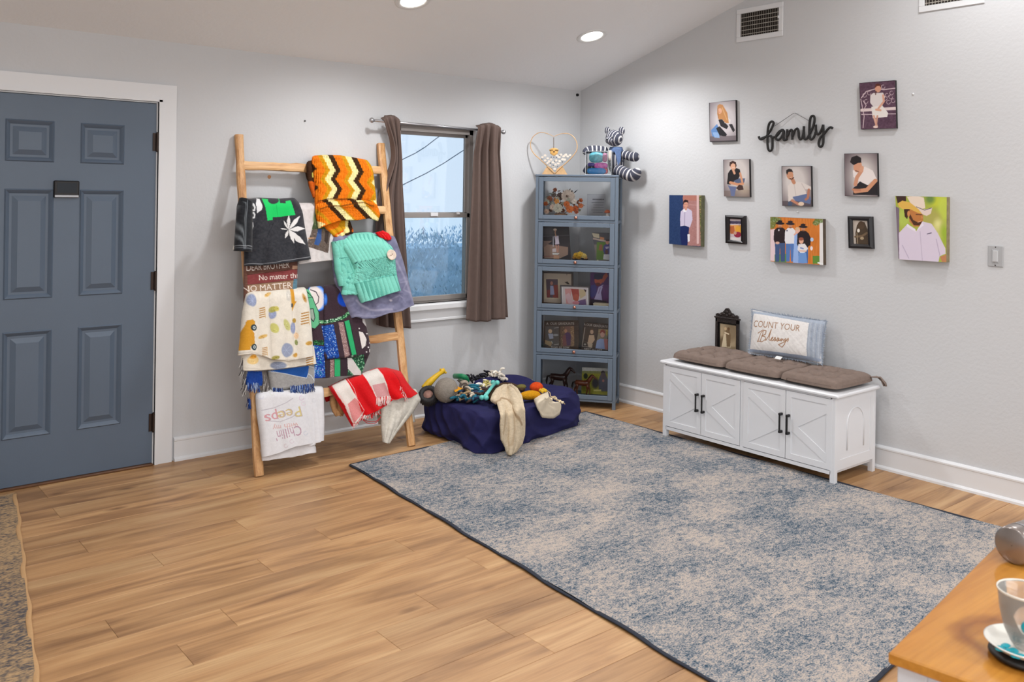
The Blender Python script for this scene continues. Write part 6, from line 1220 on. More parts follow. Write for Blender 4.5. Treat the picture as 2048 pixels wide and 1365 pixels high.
# ---- 4 word blanket
t = bl('word_blanket', 'brown and maroon blanket printed with rows of words, hanging from the third rung')
P_ = Paint(488, 490, 602, 605, (112, 78, 66), 4).crop(440, 520, 4.876)
P_.poly([(260, -60), (760, -60), (745, 90), (260, 140)], (92, 62, 52)); P_.poly([(265, 150), (745, 95), (740, 195), (265, 245)], (124, 58, 58)); P_.poly([(265, 245), (715, 200), (715, 400), (265, 420)], (146, 116, 92)); P_.poly([(710, 190), (745, 185), (745, 330), (700, 340)], (84, 120, 136)); P_.poly([(700, 60), (750, 60), (745, 95), (700, 95)], (166, 130, 106)); P_.grain(18, 1.5, None, 3, (3, 1))
TW = (226, 214, 204); P_.text("DEAR BROTHER", 262, 112, 62, (206, 196, 188), wid=412, rot=-4.5); P_.text('No matter thr', 378, 203, 52, TW, wid=385, rot=-4); P_.text('NO MATTER', 230, 318, 58, TW, wid=470, rot=-5.)
P_.line([(265, 148), (745, 93)], 5, (70, 40, 36)); P_.line([(265, 247), (715, 200)], 5, (84, 56, 44))
cloth(t, 'front_fold', [(490, 497), (490, 520), (489, 560), (489, 606)], [(593, 500), (593, 530), (592, 570), (590, 606)], .012, P_, (90, 70, 62), folds=(.002, 2, .5), th=.008, back=.15)
# ---- 5 tie dye blue grey
t = bl('tie_dye_blanket', 'blue grey tie-dye blanket under the turquoise knit on the third rung')
P_ = Paint(662, 470, 828, 648, (116, 116, 142), 3).crop(640, 450, 6.5); P_.grain(30, 9.); P_.grain(22, 4., None, 2)
for l, w in (([(960, 480), (1050, 680), (1100, 820), (1180, 1050)], 12), ([(1020, 760), (1090, 750), (1060, 850), (1130, 900)], 8), ([(450, 990), (520, 1060), (620, 1120), (900, 1110)], 26), ([(230, 700), (260, 860)], 14), ([(880, 980), (1000, 930), (1040, 960)], 9), ([(440, 1180), (640, 1200), (900, 1150), (1170, 1070)], 6)): P_.line(l, w, (176, 172, 190), .6, 3)
P_.line([(230, 890), (300, 880), (380, 910), (1040, 900)], 9, (76, 78, 108), .7, 2); P_.ell(890, 990, 20, 14, (186, 178, 190), soft=2)
cloth(t, 'front_fold', [(669, 478), (671, 520), (675, 560), (690, 598), (706, 633)], [(786, 490), (800, 530), (812, 575), (821.5, 612)], .034, P_, (110, 110, 136), bot=[(706, 634), (720, 638), (745, 639), (775, 628), (800, 624), (821, 613)], top=[(669, 476), (700, 474), (750, 474), (784, 480)], folds=(.007, 1.6, 1.), th=.028, back=.18, puff=.01)
P_ = Paint(668, 560, 720, 600, (104, 106, 134), 2)
# ---- 6 turquoise knit
t = bl('knit_blanket', 'turquoise ribbed knit blanket with a round beige button on the third rung')
AQ = (128, 206, 188); AQD = (62, 128, 116)
P_ = Paint(664, 462, 804, 610, AQ, 4).crop(640, 450, 6.5)
for k in range(16):   # upper ribs lean to the right going down
    x = 300+k*52; P_.line([(x, 150), (x+60, 300), (x+150, 440+14-k*6)], 9, (84, 164, 148), .75)
for k in range(9): P_.ell(470+k*50, 494-k*10, 12, 7, (34, 84, 76))
for yy in range(0, 12):
    for k in range(24):
        x = 470+k*20+yy*8+(yy % 2)*9; y = 520+yy*20-k*4.4; 
        if x < 960: P_.ell(x, y, 7, 5, (84, 164, 148), al=.8)
P_.line([(440, 770), (600, 745), (760, 700), (970, 655)], 7, (84, 160, 146), .8)
for k in range(11): x = 470+k*52; y = 775-k*13; P_.line([(x, y), (x+40, y+120), (x+75, y+235)], 15, (82, 158, 142), .8)
P_.grain(14, .7)
def rib(x, y, u, t_):
    a = y < 526-.2*(x-711); c = y > 568-.22*(x-706)
    return .0028*np.sin((x-.62*(y-480))*6.283/8.)*a+.0010*np.sin(x*2.2)*np.sin(y*2.2)*(~a & ~c)+.0035*np.sin((x-.38*(y-570))*6.283/8.)*c
cloth(t, 'front_fold', [(684, 478), (688, 496), (706, 525), (711, 540), (705, 568), (726, 604)], [(777, 484), (783, 505), (786, 530), (789, 552), (797, 583)], .078, P_, (110, 190, 172), top=[(684, 478), (705, 471), (735, 469), (760, 473), (780, 490)], bot=[(726, 604), (740, 602), (770, 591), (797, 583)], relief=rib, material=KNM, th=.016, puff=.014, folds=(.004, 1., .6), back=.05, nu=150, nv=170)
P_ = Paint(664, 474, 714, 598, (122, 200, 182), 4).crop(640, 450, 6.5); P_.line([(240, 440), (420, 435)], 6, (60, 130, 118))
for k in range(5): P_.line([(260+k*40, 450), (330+k*40, 640), (350+k*30, 760)], 8, (84, 160, 146), .8)
P_.grain(18, .8); 
for k, (Lq, Rq, of) in enumerate(([[(668, 484), (672, 510), (674, 540), (682, 570)], [(690, 480), (700, 510), (708, 545), (708, 575)], .056], [[(676, 545), (680, 560), (683, 572)], [(700, 548), (704, 560), (702, 575)], .06], [[(700, 550), (692, 566), (687, 590)], [(716, 552), (714, 570), (713, 590)], .066])): cloth(t, 'side_fold', Lq, Rq, of, P_, (110, 190, 172), relief=lambda x, y, u, t_: .002*np.sin((x-.35*(y-480))*6.283/6.5), material=KNM, th=.018, puff=.012, nu=44, nv=70, over=False)
c = onLv(783, 510, .118); M = axes((0, 0, 0), EX, np.cross(NO, EX), NO); b = MB(); b.lathe(c, [(.001, .002), (.028, .002), (.033, .004), (.034, .0), (.03, -.004), (.001, -.004)], 30, M, cap=False); b.build('button', mat('carved_beige_button', (214, 196, 180), .6, noise=.12, nscale=50), t, True)
b = MB()
for dx, dy in ((.006, .004), (-.006, -.004)): b.ell(c+EX*dx+np.cross(NO, EX)*dy+NO*.003, (.003, .002, .003), nu=8, nv=5)
b.build('button_hole', mat('brown_dark', (110, 80, 64), .7), t)
t = thing('red_scarf', 'small bright red cloth peeking behind the turquoise knit on the ladder', 'scarf', 'blankets on the wooden ladder'); P_ = Paint(745, 455, 790, 490, (206, 14, 20), 2)
cloth(t, 'fold', [(752, 465), (757, 471), (766, 478)], [(764, 463), (776, 469), (782, 478)], .062, P_, (190, 14, 20), nu=26, nv=20, th=.008, puff=.006, over=False, bot=[(765, 476), (774, 481), (781, 481), (782, 478)])
# ---- 7 graphic blanket
t = bl('graphic_blanket', 'dark plum blanket with white moon, green and sparkling blue bands on the fourth rung')
PL_ = (58, 42, 50); P_ = Paint(604, 566, 748, 764, PL_, 4).crop(600, 560, 6.5)
for rr_, cc_ in ((132, (30, 100, 206)), (122, (90, 140, 226)), (112, (150, 176, 232)), (98, (206, 206, 224))): P_.ell(210, 250, rr_, 165*rr_/132, cc_, rot=-8, soft=2)
P_.ell(190, 250, 92, 150, (222, 212, 208), rot=-8, soft=1.5); P_.line([(130, 150), (200, 170), (232, 230), (222, 300), (180, 335)], 10, (48, 36, 46))
for rr_, cc_ in ((90, (40, 70, 180)), (76, (16, 76, 196))): P_.ell(565, 250, rr_, 105*rr_/90, cc_, soft=2)
P_.poly([(60, 140), (110, 150), (150, 230), (175, 300), (230, 430), (235, 580), (190, 640), (140, 620), (110, 400), (80, 260)], (98, 178, 132)); P_.line([(60, 140), (150, 230), (175, 300), (232, 430), (238, 580), (160, 670)], 7, (24, 24, 28)); P_.line([(90, 240), (150, 230)], 7, (24, 24, 28)); P_.poly([(115, 385), (160, 380), (180, 500), (160, 550), (125, 480)], (150, 166, 152)); P_.line([(115, 385), (160, 380), (182, 500), (165, 548), (125, 480), (115, 385)], 8, (22, 24, 28))
m1 = P_.line([(250, 555), (360, 545), (470, 520), (560, 490), (620, 440), (655, 370)], 44, (24, 78, 50)); P_.specks(m1, [(130, 200, 140), (200, 230, 206), (60, 140, 84)], 150, .6, 1.6)
def band(pts, base, sp, n, r0=.4, r1=1.4, sd=1): m = P_.poly(pts, base); P_.specks(m, sp, n, r0, r1, sd)
band([(262, 600), (425, 585), (500, 1000), (430, 1035), (340, 1010)], (22, 66, 150), [(96, 150, 220), (190, 210, 240), (40, 90, 180), (10, 40, 110)], 420)
band([(488, 560), (555, 555), (636, 985), (570, 1000)], (150, 120, 116), [(216, 196, 190), (96, 70, 74), (180, 150, 146)], 320, .3, .9, 2)
P_.poly([(565, 548), (628, 525), (722, 970), (660, 985)], (44, 166, 104)); P_.line([(565, 548), (660, 985)], 7, (24, 26, 28)); P_.line([(628, 525), (722, 970)], 7, (24, 26, 28))
P_.poly([(790, 500), (830, 520), (860, 650), (835, 610), (800, 560)], (214, 208, 206)); P_.poly([(750, 668), (800, 680), (848, 770), (850, 850), (795, 905)], (220, 212, 208)); P_.line([(750, 668), (820, 690), (852, 780), (840, 870), (795, 905)], 6, (30, 24, 32))
for x, y in ((757, 637), (850, 707), (870, 880), (850, 942), (886, 828)): P_.ell(x, y, 9, 9, (220, 216, 214))
P_.poly([(880, 900), (915, 945), (880, 945)], (220, 214, 210))
P_.poly([(120, 770), (300, 870), (320, 1020), (500, 1030), (720, 985), (900, 960), (900, 1400), (100, 1400)], (52, 38, 46))
band([(155, 850), (300, 870), (315, 1270), (170, 1290)], (20, 60, 150), [(90, 150, 220), (200, 216, 240), (40, 100, 190), (60, 170, 160)], 300, .4, 1.5, 4); band([(380, 1045), (438, 1040), (442, 1270), (382, 1280)], (140, 110, 106), [(210, 190, 184), (90, 70, 70)], 120, .3, .9, 5)
P_.poly([(445, 1030), (510, 1025), (508, 1260), (445, 1262)], (44, 160, 100)); band([(160, 790), (290, 790), (295, 850), (170, 850)], (26, 60, 40), [(70, 170, 96), (20, 40, 30)], 50, .4, 1.2, 6)
band([(650, 990), (820, 970), (820, 1160), (770, 1250), (600, 1250)], (30, 76, 52), [(96, 170, 120), (170, 214, 180), (20, 50, 36)], 260, .5, 1.6, 7); P_.poly([(605, 1010), (650, 1010), (775, 1190), (775, 1245), (690, 1248), (610, 1160)], (206, 200, 196)); P_.line([(320, 1020), (500, 1035), (720, 988), (895, 960)], 9, (30, 22, 28), .8); P_.line([(310, 870), (325, 1280)], 8, (30, 22, 28), .7)
P_.grain(8, 1.)
cloth(t, 'front_fold', [(609, 581), (614, 620), (621, 680), (627, 722), (627, 757)], [(682, 574), (703, 600), (726, 640), (737, 690), (736, 706), (724, 735), (719, 750)], .018, P_, (50, 38, 46), top=[(609, 580), (630, 577), (660, 573), (684, 573)], bot=[(627, 757), (650, 757), (680, 753), (719, 751)], folds=(.004, 1.6, .8), th=.012, back=.2, relief=lambda x, y, u, t_: .010*((y < 716-.05*(x-650)) & (x > 650))*1., nu=150, nv=200)
# ---- 8 cream blanket with trucks
t = bl('truck_blanket', 'cream blanket printed with mustard trucks and leaves on the fourth rung, left')
CB = (222, 214, 200); P_ = Paint(474, 572, 634, 752, CB, 4).crop(470, 570, 5.937); P_.grain(10, 5.)
MY = (204, 146, 44)
P_.poly([(145, 430), (190, 415), (215, 440), (212, 500), (170, 520), (205, 580), (210, 720), (160, 740), (165, 775), (70, 790), (90, 580), (130, 490)], MY); P_.grain(10, 1.5)
for (x, y) in ((203, 512), (205, 742)): P_.ell(x, y, 34, 38, (40, 56, 62)); P_.ell(x+2, y, 17, 20, (196, 204, 204)); P_.ell(x, y, 7, 9, (60, 70, 76))
P_.poly([(645, 70), (690, 60), (700, 200), (725, 200), (690, 260), (660, 320), (650, 230)], MY); P_.ell(660, 250, 14, 26, (50, 50, 54))
for (x, y, rx, ry, c) in ((195, 200, 42, 62, (140, 150, 178)), (435, 355, 42, 56, (140, 150, 182)), (672, 515, 32, 70, (130, 140, 176)), (600, 780, 72, 84, (146, 154, 176)), (620, 145, 26, 50, (196, 190, 180)), (495, 965, 94, 46, (132, 140, 160))): 
    P_.ell(x, y, rx, ry, c, soft=2)
    for k in range(8): a = k*.785; P_.line([(x, y), (x+rx*.8*math.cos(a), y+ry*.8*math.sin(a))], 5, tuple(min(255, v+34) for v in c), .6)
for (x, y, rx, ry, c) in ((440, 300, 52, 34, (166, 160, 70)), (480, 290, 26, 30, (196, 184, 96)), (460, 520, 40, 60, (190, 186, 96)), (600, 480, 30, 70, (186, 184, 110)), (690, 430, 30, 28, (166, 128, 40)), (470, 870, 36, 22, (150, 140, 60)), (720, 690, 30, 34, (120, 130, 70)), (855, 700, 34, 24, (190, 140, 50)), (705, 840, 36, 24, (196, 140, 50)), (720, 610, 40, 40, (226, 190, 150)), (380, 140, 44, 16, (206, 160, 80)), (320, 620, 52, 20, (204, 160, 80)), (805, 170, 16, 46, (180, 130, 60)), (200, 900, 60, 50, (226, 190, 120)), (200, 860, 36, 24, (206, 140, 40))): P_.specks(P_.ell(x, y, rx, ry, c, rot=-20, soft=1.5, al=.85), [tuple(max(0, v-40) for v in c), tuple(min(255, v+26) for v in c)], 12, .4, 1.2)
for (x, y, s) in ((310, 340, 1), (815, 410, 1.2), (870, 930, 1.1), (345, 800, .8)):
    for k in range(5): P_.line([(x-30*s, y-50*s+k*26*s), (x+26*s, y-66*s+k*26*s)], 11*s, (170, 120, 50))
    P_.line([(x+28*s, y-70*s), (x+34*s, y+60*s)], 5, (206, 170, 110))
P_.line([(400, 120), (440, 860)], 8, (190, 182, 170), .5, 3); P_.line([(650, 120), (680, 860)], 8, (186, 178, 166), .5, 3); P_.line([(60, 825), (160, 800), (260, 820), (430, 900), (690, 890)], 7, (160, 150, 138), .6, 2); P_.line([(120, 990), (400, 1020), (920, 960)], 5, (170, 160, 146), .5, 2)
cloth(t, 'upper_fold', [(497, 588), (489, 625), (485, 670), (480, 712)], [(608, 581), (615, 620), (619, 665), (622, 712)], .046, P_, (214, 206, 192), top=[(497, 587), (520, 586), (560, 583), (608, 580)], bot=[(480, 712), (500, 708), (520, 712), (545, 720), (575, 723), (600, 719), (622, 714)], folds=(.009, 2.2, .5), th=.016, back=.2, puff=.01)
cloth(t, 'lower_fold', [(488, 700), (487, 720), (488, 742)], [(622, 694), (625, 715), (627, 728)], .026, P_, (214, 206, 192), bot=[(488, 742), (510, 742), (550, 740), (600, 733), (627, 730)], folds=(.004, 2, .5), th=.02, over=False, nv=60)
# ---- 9 blue and grey fringed throw
t = bl('fringed_throw', 'royal blue and grey throw with long fringes, low at the left of the ladder')
P_ = Paint(474, 675, 640, 790, (128, 126, 124), 3).crop(470, 570, 5.937)
P_.poly([(150, 1030), (320, 1030), (320, 1200), (140, 1200)], (24, 62, 140)); P_.poly([(310, 1020), (400, 1020), (420, 1230), (330, 1230)], (104, 98, 96)); P_.poly([(395, 1020), (930, 960), (925, 1180), (430, 1240)], (150, 148, 146)); P_.grain(18, 2.); P_.poly([(400, 1025), (870, 965), (850, 1110), (780, 1100), (600, 1060)], (28, 76, 146)); P_.line([(398, 1028), (600, 1062), (780, 1100), (840, 1112), (860, 1060), (890, 1080), (925, 1150)], 6, (206, 212, 220)); P_.line([(400, 1030), (430, 1240)], 5, (206, 206, 206)); P_.line([(860, 965), (920, 990), (920, 1150)], 5, (200, 208, 220))
cloth(t, 'grey_side', [(536, 690), (537, 720), (540, 750), (545, 782)], [(624, 688), (625, 720), (626, 745), (625, 768)], .022, P_, (120, 118, 116), bot=[(545, 782), (570, 779), (600, 773), (625, 768)], folds=(.003, 1, .5), th=.012, back=.15, nv=100)
cloth(t, 'blue_side', [(486, 692), (488, 720), (492, 745), (494, 770)], [(534, 690), (532, 720), (530, 745), (536, 778)], .014, P_, (24, 62, 140), bot=[(494, 770), (515, 772), (536, 778)], folds=(.003, 1, .5), th=.01, back=.15, nv=90, nu=60)
WG = [(96, 90, 88), (190, 186, 182), (60, 56, 56), (150, 146, 142)]; BL_ = [(22, 52, 120), (40, 84, 160), (160, 180, 210), (14, 30, 80)]
fringe(t, [(486, 712), (487, 730), (490, 760), (492, 775)], 20, WG, 'wg', .036, 44, 1, down=(-.25, 1)); fringe(t, [(530, 750), (533, 765), (540, 782)], 26, WG, 'wg', .03, 40, 2, down=(-.2, 1)); fringe(t, [(495, 766), (518, 768)], 17, BL_, 'bl', .03, 44, 3)
fringe(t, [(546, 777), (565, 776)], 13, BL_, 'bl', .04, 34, 4, down=(.1, .8)); fringe(t, [(580, 774), (604, 771), (628, 768)], 17, BL_, 'bl', .046, 80, 5, down=(.0, .9)); fringe(t, [(496, 795), (500, 805)], 18, BL_, 'bl', -.01, 20, 6)
# ---- 10 white blanket with upside-down words
t = bl('word_print_blanket', 'white folded blanket with upside-down pastel lettering on the lowest rung, left')
P_ = Paint(508, 775, 648, 926, (216, 215, 218), 4).crop(440, 720, 4.876); P_.grain(8, 3.)
def UT(txt, x, y, h, col, wid, rot=0.): P_.text(txt, x, y, h, col, wid=wid, rot=rot, flip=True)
UT('Peeps', 768, 455, 104, (176, 160, 168), 352, -14); UT('P', 764, 457, 98, (206, 190, 130), 60, -14); UT('ee', 690, 476, 98, (206, 186, 140), 150, -14); UT('ps', 545, 512, 98, (206, 150, 156), 130, -14); UT('with my', 750, 612, 50, (206, 164, 160), 255, -8); UT("Chillin'", 770, 640, 96, (180, 144, 160), 262, -14)
for p in ([(410, 495), (520, 470), (640, 420), (700, 380)], [(470, 600), (580, 606), (700, 560), (745, 520)]): P_.line(p, 6, (166, 158, 168), .8)
for x, y, c in ((780, 380, (196, 160, 190)), (800, 430, (210, 180, 200)), (690, 800, (196, 170, 184)), (820, 720, (176, 180, 200)), (500, 340, (200, 206, 190)), (900, 400, (196, 196, 200)), (640, 840, (190, 160, 170)), (400, 370, (190, 190, 210))): P_.line([(x+18*math.cos(a), y+18*math.sin(a)) for a in np.linspace(0, 5, 8)], 5, c, .6)
cloth(t, 'front_fold', [(515, 790), (518, 830), (524, 870), (528, 915)], [(606, 786), (610, 820), (617, 850), (624, 888)], .034, P_, (212, 212, 214), top=[(515, 789), (540, 782), (575, 782), (608, 784)], bot=[(528, 915), (560, 906), (590, 894), (624, 888)], folds=(.005, 1.4, .8), th=.014, back=.12, puff=.012)
cloth(t, 'rear_fold', [(600, 784), (608, 820), (616, 860), (618, 893)], [(640, 779), (641, 815), (642, 845), (641, 880)], .022, P_, (212, 212, 214), top=[(600, 783), (625, 778), (641, 779)], bot=[(618, 893), (630, 889), (641, 882)], folds=(.004, 1.2, .8), th=.02, back=.12, nu=50)
cloth(t, 'under_fold', [(524, 900), (526, 912), (527, 922)], [(624, 885), (628, 897), (628, 907)], .02, P_, (212, 212, 214), bot=[(527, 922), (570, 917), (600, 912), (629, 906)], folds=(.003, 2, .8), th=.012, over=False, nv=20)
# ---- 11 cream sherpa under red and white check throw
t = bl('sherpa_throw', 'cream fleecy throw hanging beneath the red and white check on the lowest rung')
P_ = Paint(655, 745, 845, 895, (206, 200, 188), 3).crop(650, 720, 7.585); P_.grain(22, 1.3); P_.grain(14, 4., None, 2); P_.line([(860, 880), (900, 1010), (890, 1240)], 8, (150, 140, 126), .5, 3); P_.line([(1180, 640), (1160, 800), (1090, 1000)], 7, (166, 156, 144), .5, 3)
cloth(t, 'front_fold', [(756, 785), (762, 810), (764, 835), (766, 860), (769, 884)], [(830, 782), (838, 800), (822, 825), (808, 842), (792, 862), (776, 886)], .026, P_, (200, 194, 182), bot=[(769, 884), (772, 887), (776, 886)], folds=(.009, 1.6, 1.2), th=.012, puff=.01, nv=120, nu=80, back=.15)
P_ = Paint(655, 780, 700, 835, (206, 158, 110), 3); P_.line([(668, 796), (672, 815), (680, 828)], 2.4, (160, 112, 70), .7, 1); P_.grain(14, 3)
tb = bl('tan_cloth', 'tan cloth hanging behind the lowest rung, left of the red check'); cloth(tb, 'fold', [(664, 792), (663, 806), (668, 822), (675, 832)], [(686, 792), (688, 808), (686, 822), (682, 832)], -.055, P_, (200, 150, 104), folds=(.008, 1.2, 1.5), nu=36, nv=50, th=.012, over=False, puff=.012)
t = bl('check_throw', 'red and white check throw with fringe draped over the lowest rung, right')
RD = (206, 14, 22); P_ = Paint(655, 732, 845, 866, RD, 4).crop(650, 720, 7.585)
PK = (214, 134, 132)
def bnd(l, r, c): P_.poly(list(l)+list(r)[::-1], c)
bnd([(110, 410), (190, 530), (300, 690), (420, 960)], [(330, 300), (420, 420), (470, 560), (590, 770), (520, 960)], (222, 212, 204)); P_.poly([(330, 680), (440, 580), (500, 620), (590, 770), (440, 960)], PK); P_.line([(90, 420), (200, 580), (300, 720), (430, 985)], 16, (176, 10, 20)); P_.line([(125, 410), (225, 550), (320, 690), (430, 940)], 9, (236, 200, 196))
bnd([(565, 220), (640, 330), (700, 420), (760, 570)], [(790, 150), (860, 230), (920, 340), (990, 560)], (220, 212, 204)); P_.poly([(705, 390), (905, 345), (985, 540), (780, 590)], (206, 150, 150)); P_.poly([(300, 290), (340, 285), (440, 440), (600, 760), (560, 800), (460, 560)], RD)
P_.line([(330, 295), (430, 440), (480, 600), (590, 770)], 7, (236, 196, 190)); P_.line([(565, 225), (650, 340), (720, 470), (770, 590)], 7, (236, 200, 196)); P_.line([(790, 150), (870, 240), (940, 390), (995, 600)], 7, (236, 200, 196))
P_.poly([(920, 320), (1110, 300), (1170, 580), (1000, 600)], (214, 8, 16)); P_.line([(1000, 605), (1175, 585)], 6, (232, 150, 146)); P_.line([(1030, 200), (1100, 290), (1150, 420), (1180, 560)], 8, (150, 6, 14), .7); P_.grain(16, .8)
cloth(t, 'front_fold', [(659, 775), (672, 795), (690, 825), (706, 852)], [(800, 744), (812, 765), (822, 778), (834, 788)], .05, P_, (190, 12, 20), top=[(659, 775), (690, 760), (722, 750), (752, 739), (772, 738), (800, 745)], bot=[(706, 853), (722, 833), (740, 829), (762, 818), (785, 801), (803, 797), (820, 796), (834, 789)], folds=(.011, 2.6, .5), th=.008, back=.02, puff=.008, nu=170, nv=120)
FR_ = [(236, 190, 188), (230, 214, 208), (214, 60, 64), (236, 220, 214)]
fringe(t, [(706, 850), (712, 846), (722, 832)], 11, FR_, 'rf', .062, 40, 11, down=(-.2, .7)); fringe(t, [(752, 797), (765, 795), (780, 793)], 16, FR_, 'rf', .074, 60, 12); fringe(t, [(724, 832), (740, 829), (760, 820)], 9, FR_+[(190, 14, 22)]*3, 'rf', .056, 50, 13); fringe(t, [(800, 770), (806, 784), (812, 795)], 12, FR_, 'rf', .066, 30, 14, down=(.15, .8))
b = MB()
for q in range(2): b.tube(spl([onLv(722+q*3, 836+q*2, .03), onLv(735, 843+q*4, .034), onLv(752, 843+q*3, .03), onLv(764, 830+q, .03)], 8), .0022, 5, col=s2l((190, 60, 60)))
b.build('hem_cord', CLM, t)
# ================================================================== navy covered pet bed with toys
NAVY = mat('navy_cotton_cover', (34, 33, 78), .8, noise=.1, nscale=20, bump=.12, bscale=300, spec=.25)
fc = [np.array(p) for p in ((-1.72, -1.03), (-.725, -.84), (-.78, -.27), (-1.70, -.26))]; BC_ = sum(fc)/4
nt_, ns = 300, 110; th_ = np.linspace(0, 2*math.pi, nt_, endpoint=False); foot = []
# superellipse-like rounded quadrilateral by bilinear map of a squircle
for a in th_:
    c, s = math.cos(a), math.sin(a); k = (abs(c)**5+abs(s)**5)**(-1/5); u, v = (c*k+1)/2, (s*k+1)/2
    foot.append(fc[0]*(1-u)*(1-v)+fc[1]*u*(1-v)+fc[2]*u*v+fc[3]*(1-u)*v)
foot = np.array(foot)-BC_; V = []; BH = .232
for j in range(ns):
    s = j/(ns-1)
    if s < .55: rho, z = s/.55*.93, BH
    else:
        q = (s-.55)/.45; ang = min(q*2.2, 1)*math.pi/2; rho = .93+.08*math.sin(ang)+.03*math.sin(min(1, q)*math.pi)-.015*max(0, q-.8)/.2; z = BH-.05*(1-math.cos(ang))-(BH-.05)*max(0, (q-.22)/.78)**1.02
    P = BC_+foot*rho
    side = 0 if s < .55 else min(1, (s-.55)/.1)
    x, y = P[:, 0], P[:, 1]
    lip = .055*np.exp(-((y+.30)/.07)**2)*(s < .62)*(x > -1.25)*np.exp(-((x+1.0)/.3)**2)
    zz = z+(1-side)*(.012*np.sin(x*7+1)*np.sin(y*6)+.004*vnoise(P, 9., 2)-.02*np.exp(-((rho-.2)/.3)**2))+lip
    w1 = th_*6+9*s+2.2*np.sin(th_*3+1); w2 = th_*11-14*s+2.0*np.sin(th_*4+2); fold = (1-np.abs(np.sin(w1))*2)*.6+(1-np.abs(np.sin(w2))*2)*.45+.5*np.sin(th_*4+5*s); amp = side*(.0135+.006*max(0, s-.7)/.3)
    dirn = foot/np.linalg.norm(foot, axis=1)[:, None]; P = P+dirn*(fold*amp)[:, None]+dirn*(.012*vnoise(np.stack([th_*2.5, np.full(nt_, s*5)], -1), 1.5, 5)*side)[:, None]
    P = P+dirn*((.045*np.exp(-((th_-3.95)/.3)**2)+.02*np.exp(-((th_-5.5)/.25)**2))*max(0, s-.75)/.25)[:, None]
    V.append(np.stack([P[:, 0], P[:, 1], np.maximum(zz, .011)], -1))
V = np.array(V); Fc = [(j*nt_+i, j*nt_+(i+1) % nt_, (j+1)*nt_+(i+1) % nt_, (j+1)*nt_+i) for j in range(1, ns-1) for i in range(nt_)]
VV = V.reshape(-1, 3).copy(); cidx = len(VV); VV = np.vstack([VV, V[0].mean(0)[None], [[*BC_, .011]]]); Fc += [(nt_+i, cidx, nt_+(i+1) % nt_) for i in range(nt_)]+[((ns-1)*nt_+(i+1) % nt_, cidx+1, (ns-1)*nt_+i) for i in range(nt_)]
Fc = [f[::-1] if len(f) == 4 else f for f in Fc]
bed = mesh_obj('pet_bed', VV, [f[::-1] for f in Fc], NAVY, None, True); tag(bed, 'navy blue cloth covered pet bed on the floor between ladder and bookcase', 'pet bed'); smoothmod(bed, 1)
def topz(x, y):
    d = np.hypot(VV[:-1, 0]-x, VV[:-1, 1]-y); i = np.argsort(d)[:6]; return VV[i, 2].max()
def toy(name, label, cat='dog toy'): return thing(name, label, cat, 'toys heaped on the navy pet bed')
def T1(cx, cy, z=.26): return onZ(820+cx/10.24, 730+cy/10.24, z)
def T2(cx, cy, z=.26): return onZ(960+cx/9.31, 740+cy/9.31, z)
PLU = lambda n, c, ns_=60: mat(n, c, .95, noise=.1, nscale=ns_, bump=.8, bscale=220, spec=.1)
# grey plush bird
t = toy('plush_bird', 'round grey plush bird with an orange beak, left on the pet bed', 'plush toy'); c = T1(740, 520, .31); 
b = MB(); b.ell(c, (.078, .072, .078), nu=36, nv=24, noise=.012); b.build('body', PLU('grey_plush', (150, 142, 132)), t, True)
b = MB(); p = [T1(850, 390, .345)-[0, .0, 0], T1(1085, 485, .30)-[0, .06, 0], T1(930, 570, .275)-[0, .06, 0], T1(870, 480, .33)-[0, .02, 0]]
p = [q-unit(c-CAMP)*.055 for q in (T1(850, 395, .31), T1(1075, 485, .31), T1(920, 565, .31))]; b.prism([p[0], p[1], p[2]], unit(c-CAMP)*.02); o = b.build('beak', PLU('orange_felt', (232, 160, 40)), t); o.modifiers.new('b', 'BEVEL').width = .006
b = MB(); 
for k, (q0_, q1_, q2_) in enumerate((((980, 320), (1040, 380), (1030, 470)), ((1060, 330), (1100, 390), (1110, 460)), ((1120, 380), (1160, 430), (1120, 490)))): b.tube(spl([T1(*q, .30)-unit(c-CAMP)*.03 for q in (q0_, q1_, q2_)], 5), (.007, .009, .011)[k], 8, flat=.6)
b.build('wing_stripe', mat('dark_felt', (74, 62, 54), .9), t, True)
b = MB(); b.ell(T1(1110, 420, .29), (.035, .03, .035), nu=20, nv=12); b.build('wing', PLU('pale_plush', (176, 162, 146)), t, True)
b = MB(); b.ell(T1(740, 655, .255), (.03, .018, .010), nu=14, nv=8); b.build('foot', PLU('orange_foot', (206, 130, 44)), t, True)
# yellow rubber toy
t = toy('yellow_rubber_toy', 'long yellow rubber toy leaning up behind the grey plush bird'); P = [T1(330, 500, .27), T1(450, 400, .29), T1(560, 290, .33), T1(680, 190, .37)]; P = [T1(330, 500, .27)+[0, .03, 0], T1(470, 390, .30)+[0, .03, .01], T1(600, 270, .33)+[.0, .03, .01], T1(700, 195, .345)+[0, .03, .01]]
b = MB(); b.tube(spl(P, 8), np.interp(np.linspace(0, 1, 25), [0, .3, .55, .8, 1], [.02, .024, .019, .015, .016]), 14); b.ell(P[-1]+[.006, 0, .004], (.024, .018, .019), nu=14, nv=10); YR = mat('yellow_rubber', (222, 178, 30), .4, noise=.1, nscale=40); b.build('body', YR, t, True)
b = MB(); b.ell(P[-1]+[-.012, -.002, .02], .007, nu=8, nv=6); b.ell(P[-1]+[.014, 0, .018], .008, nu=8, nv=6); b.ell(P[-1]+[.028, -.006, -.006], (.010, .008, .008), nu=8, nv=6); b.build('knobs', YR, t, True)
b = MB(); b.ell(P[0]+[.005, -.005, 0], (.012, .01, .01), nu=8, nv=6); b.build('tip', mat('pinkish_tip', (206, 160, 150), .6), t, True)
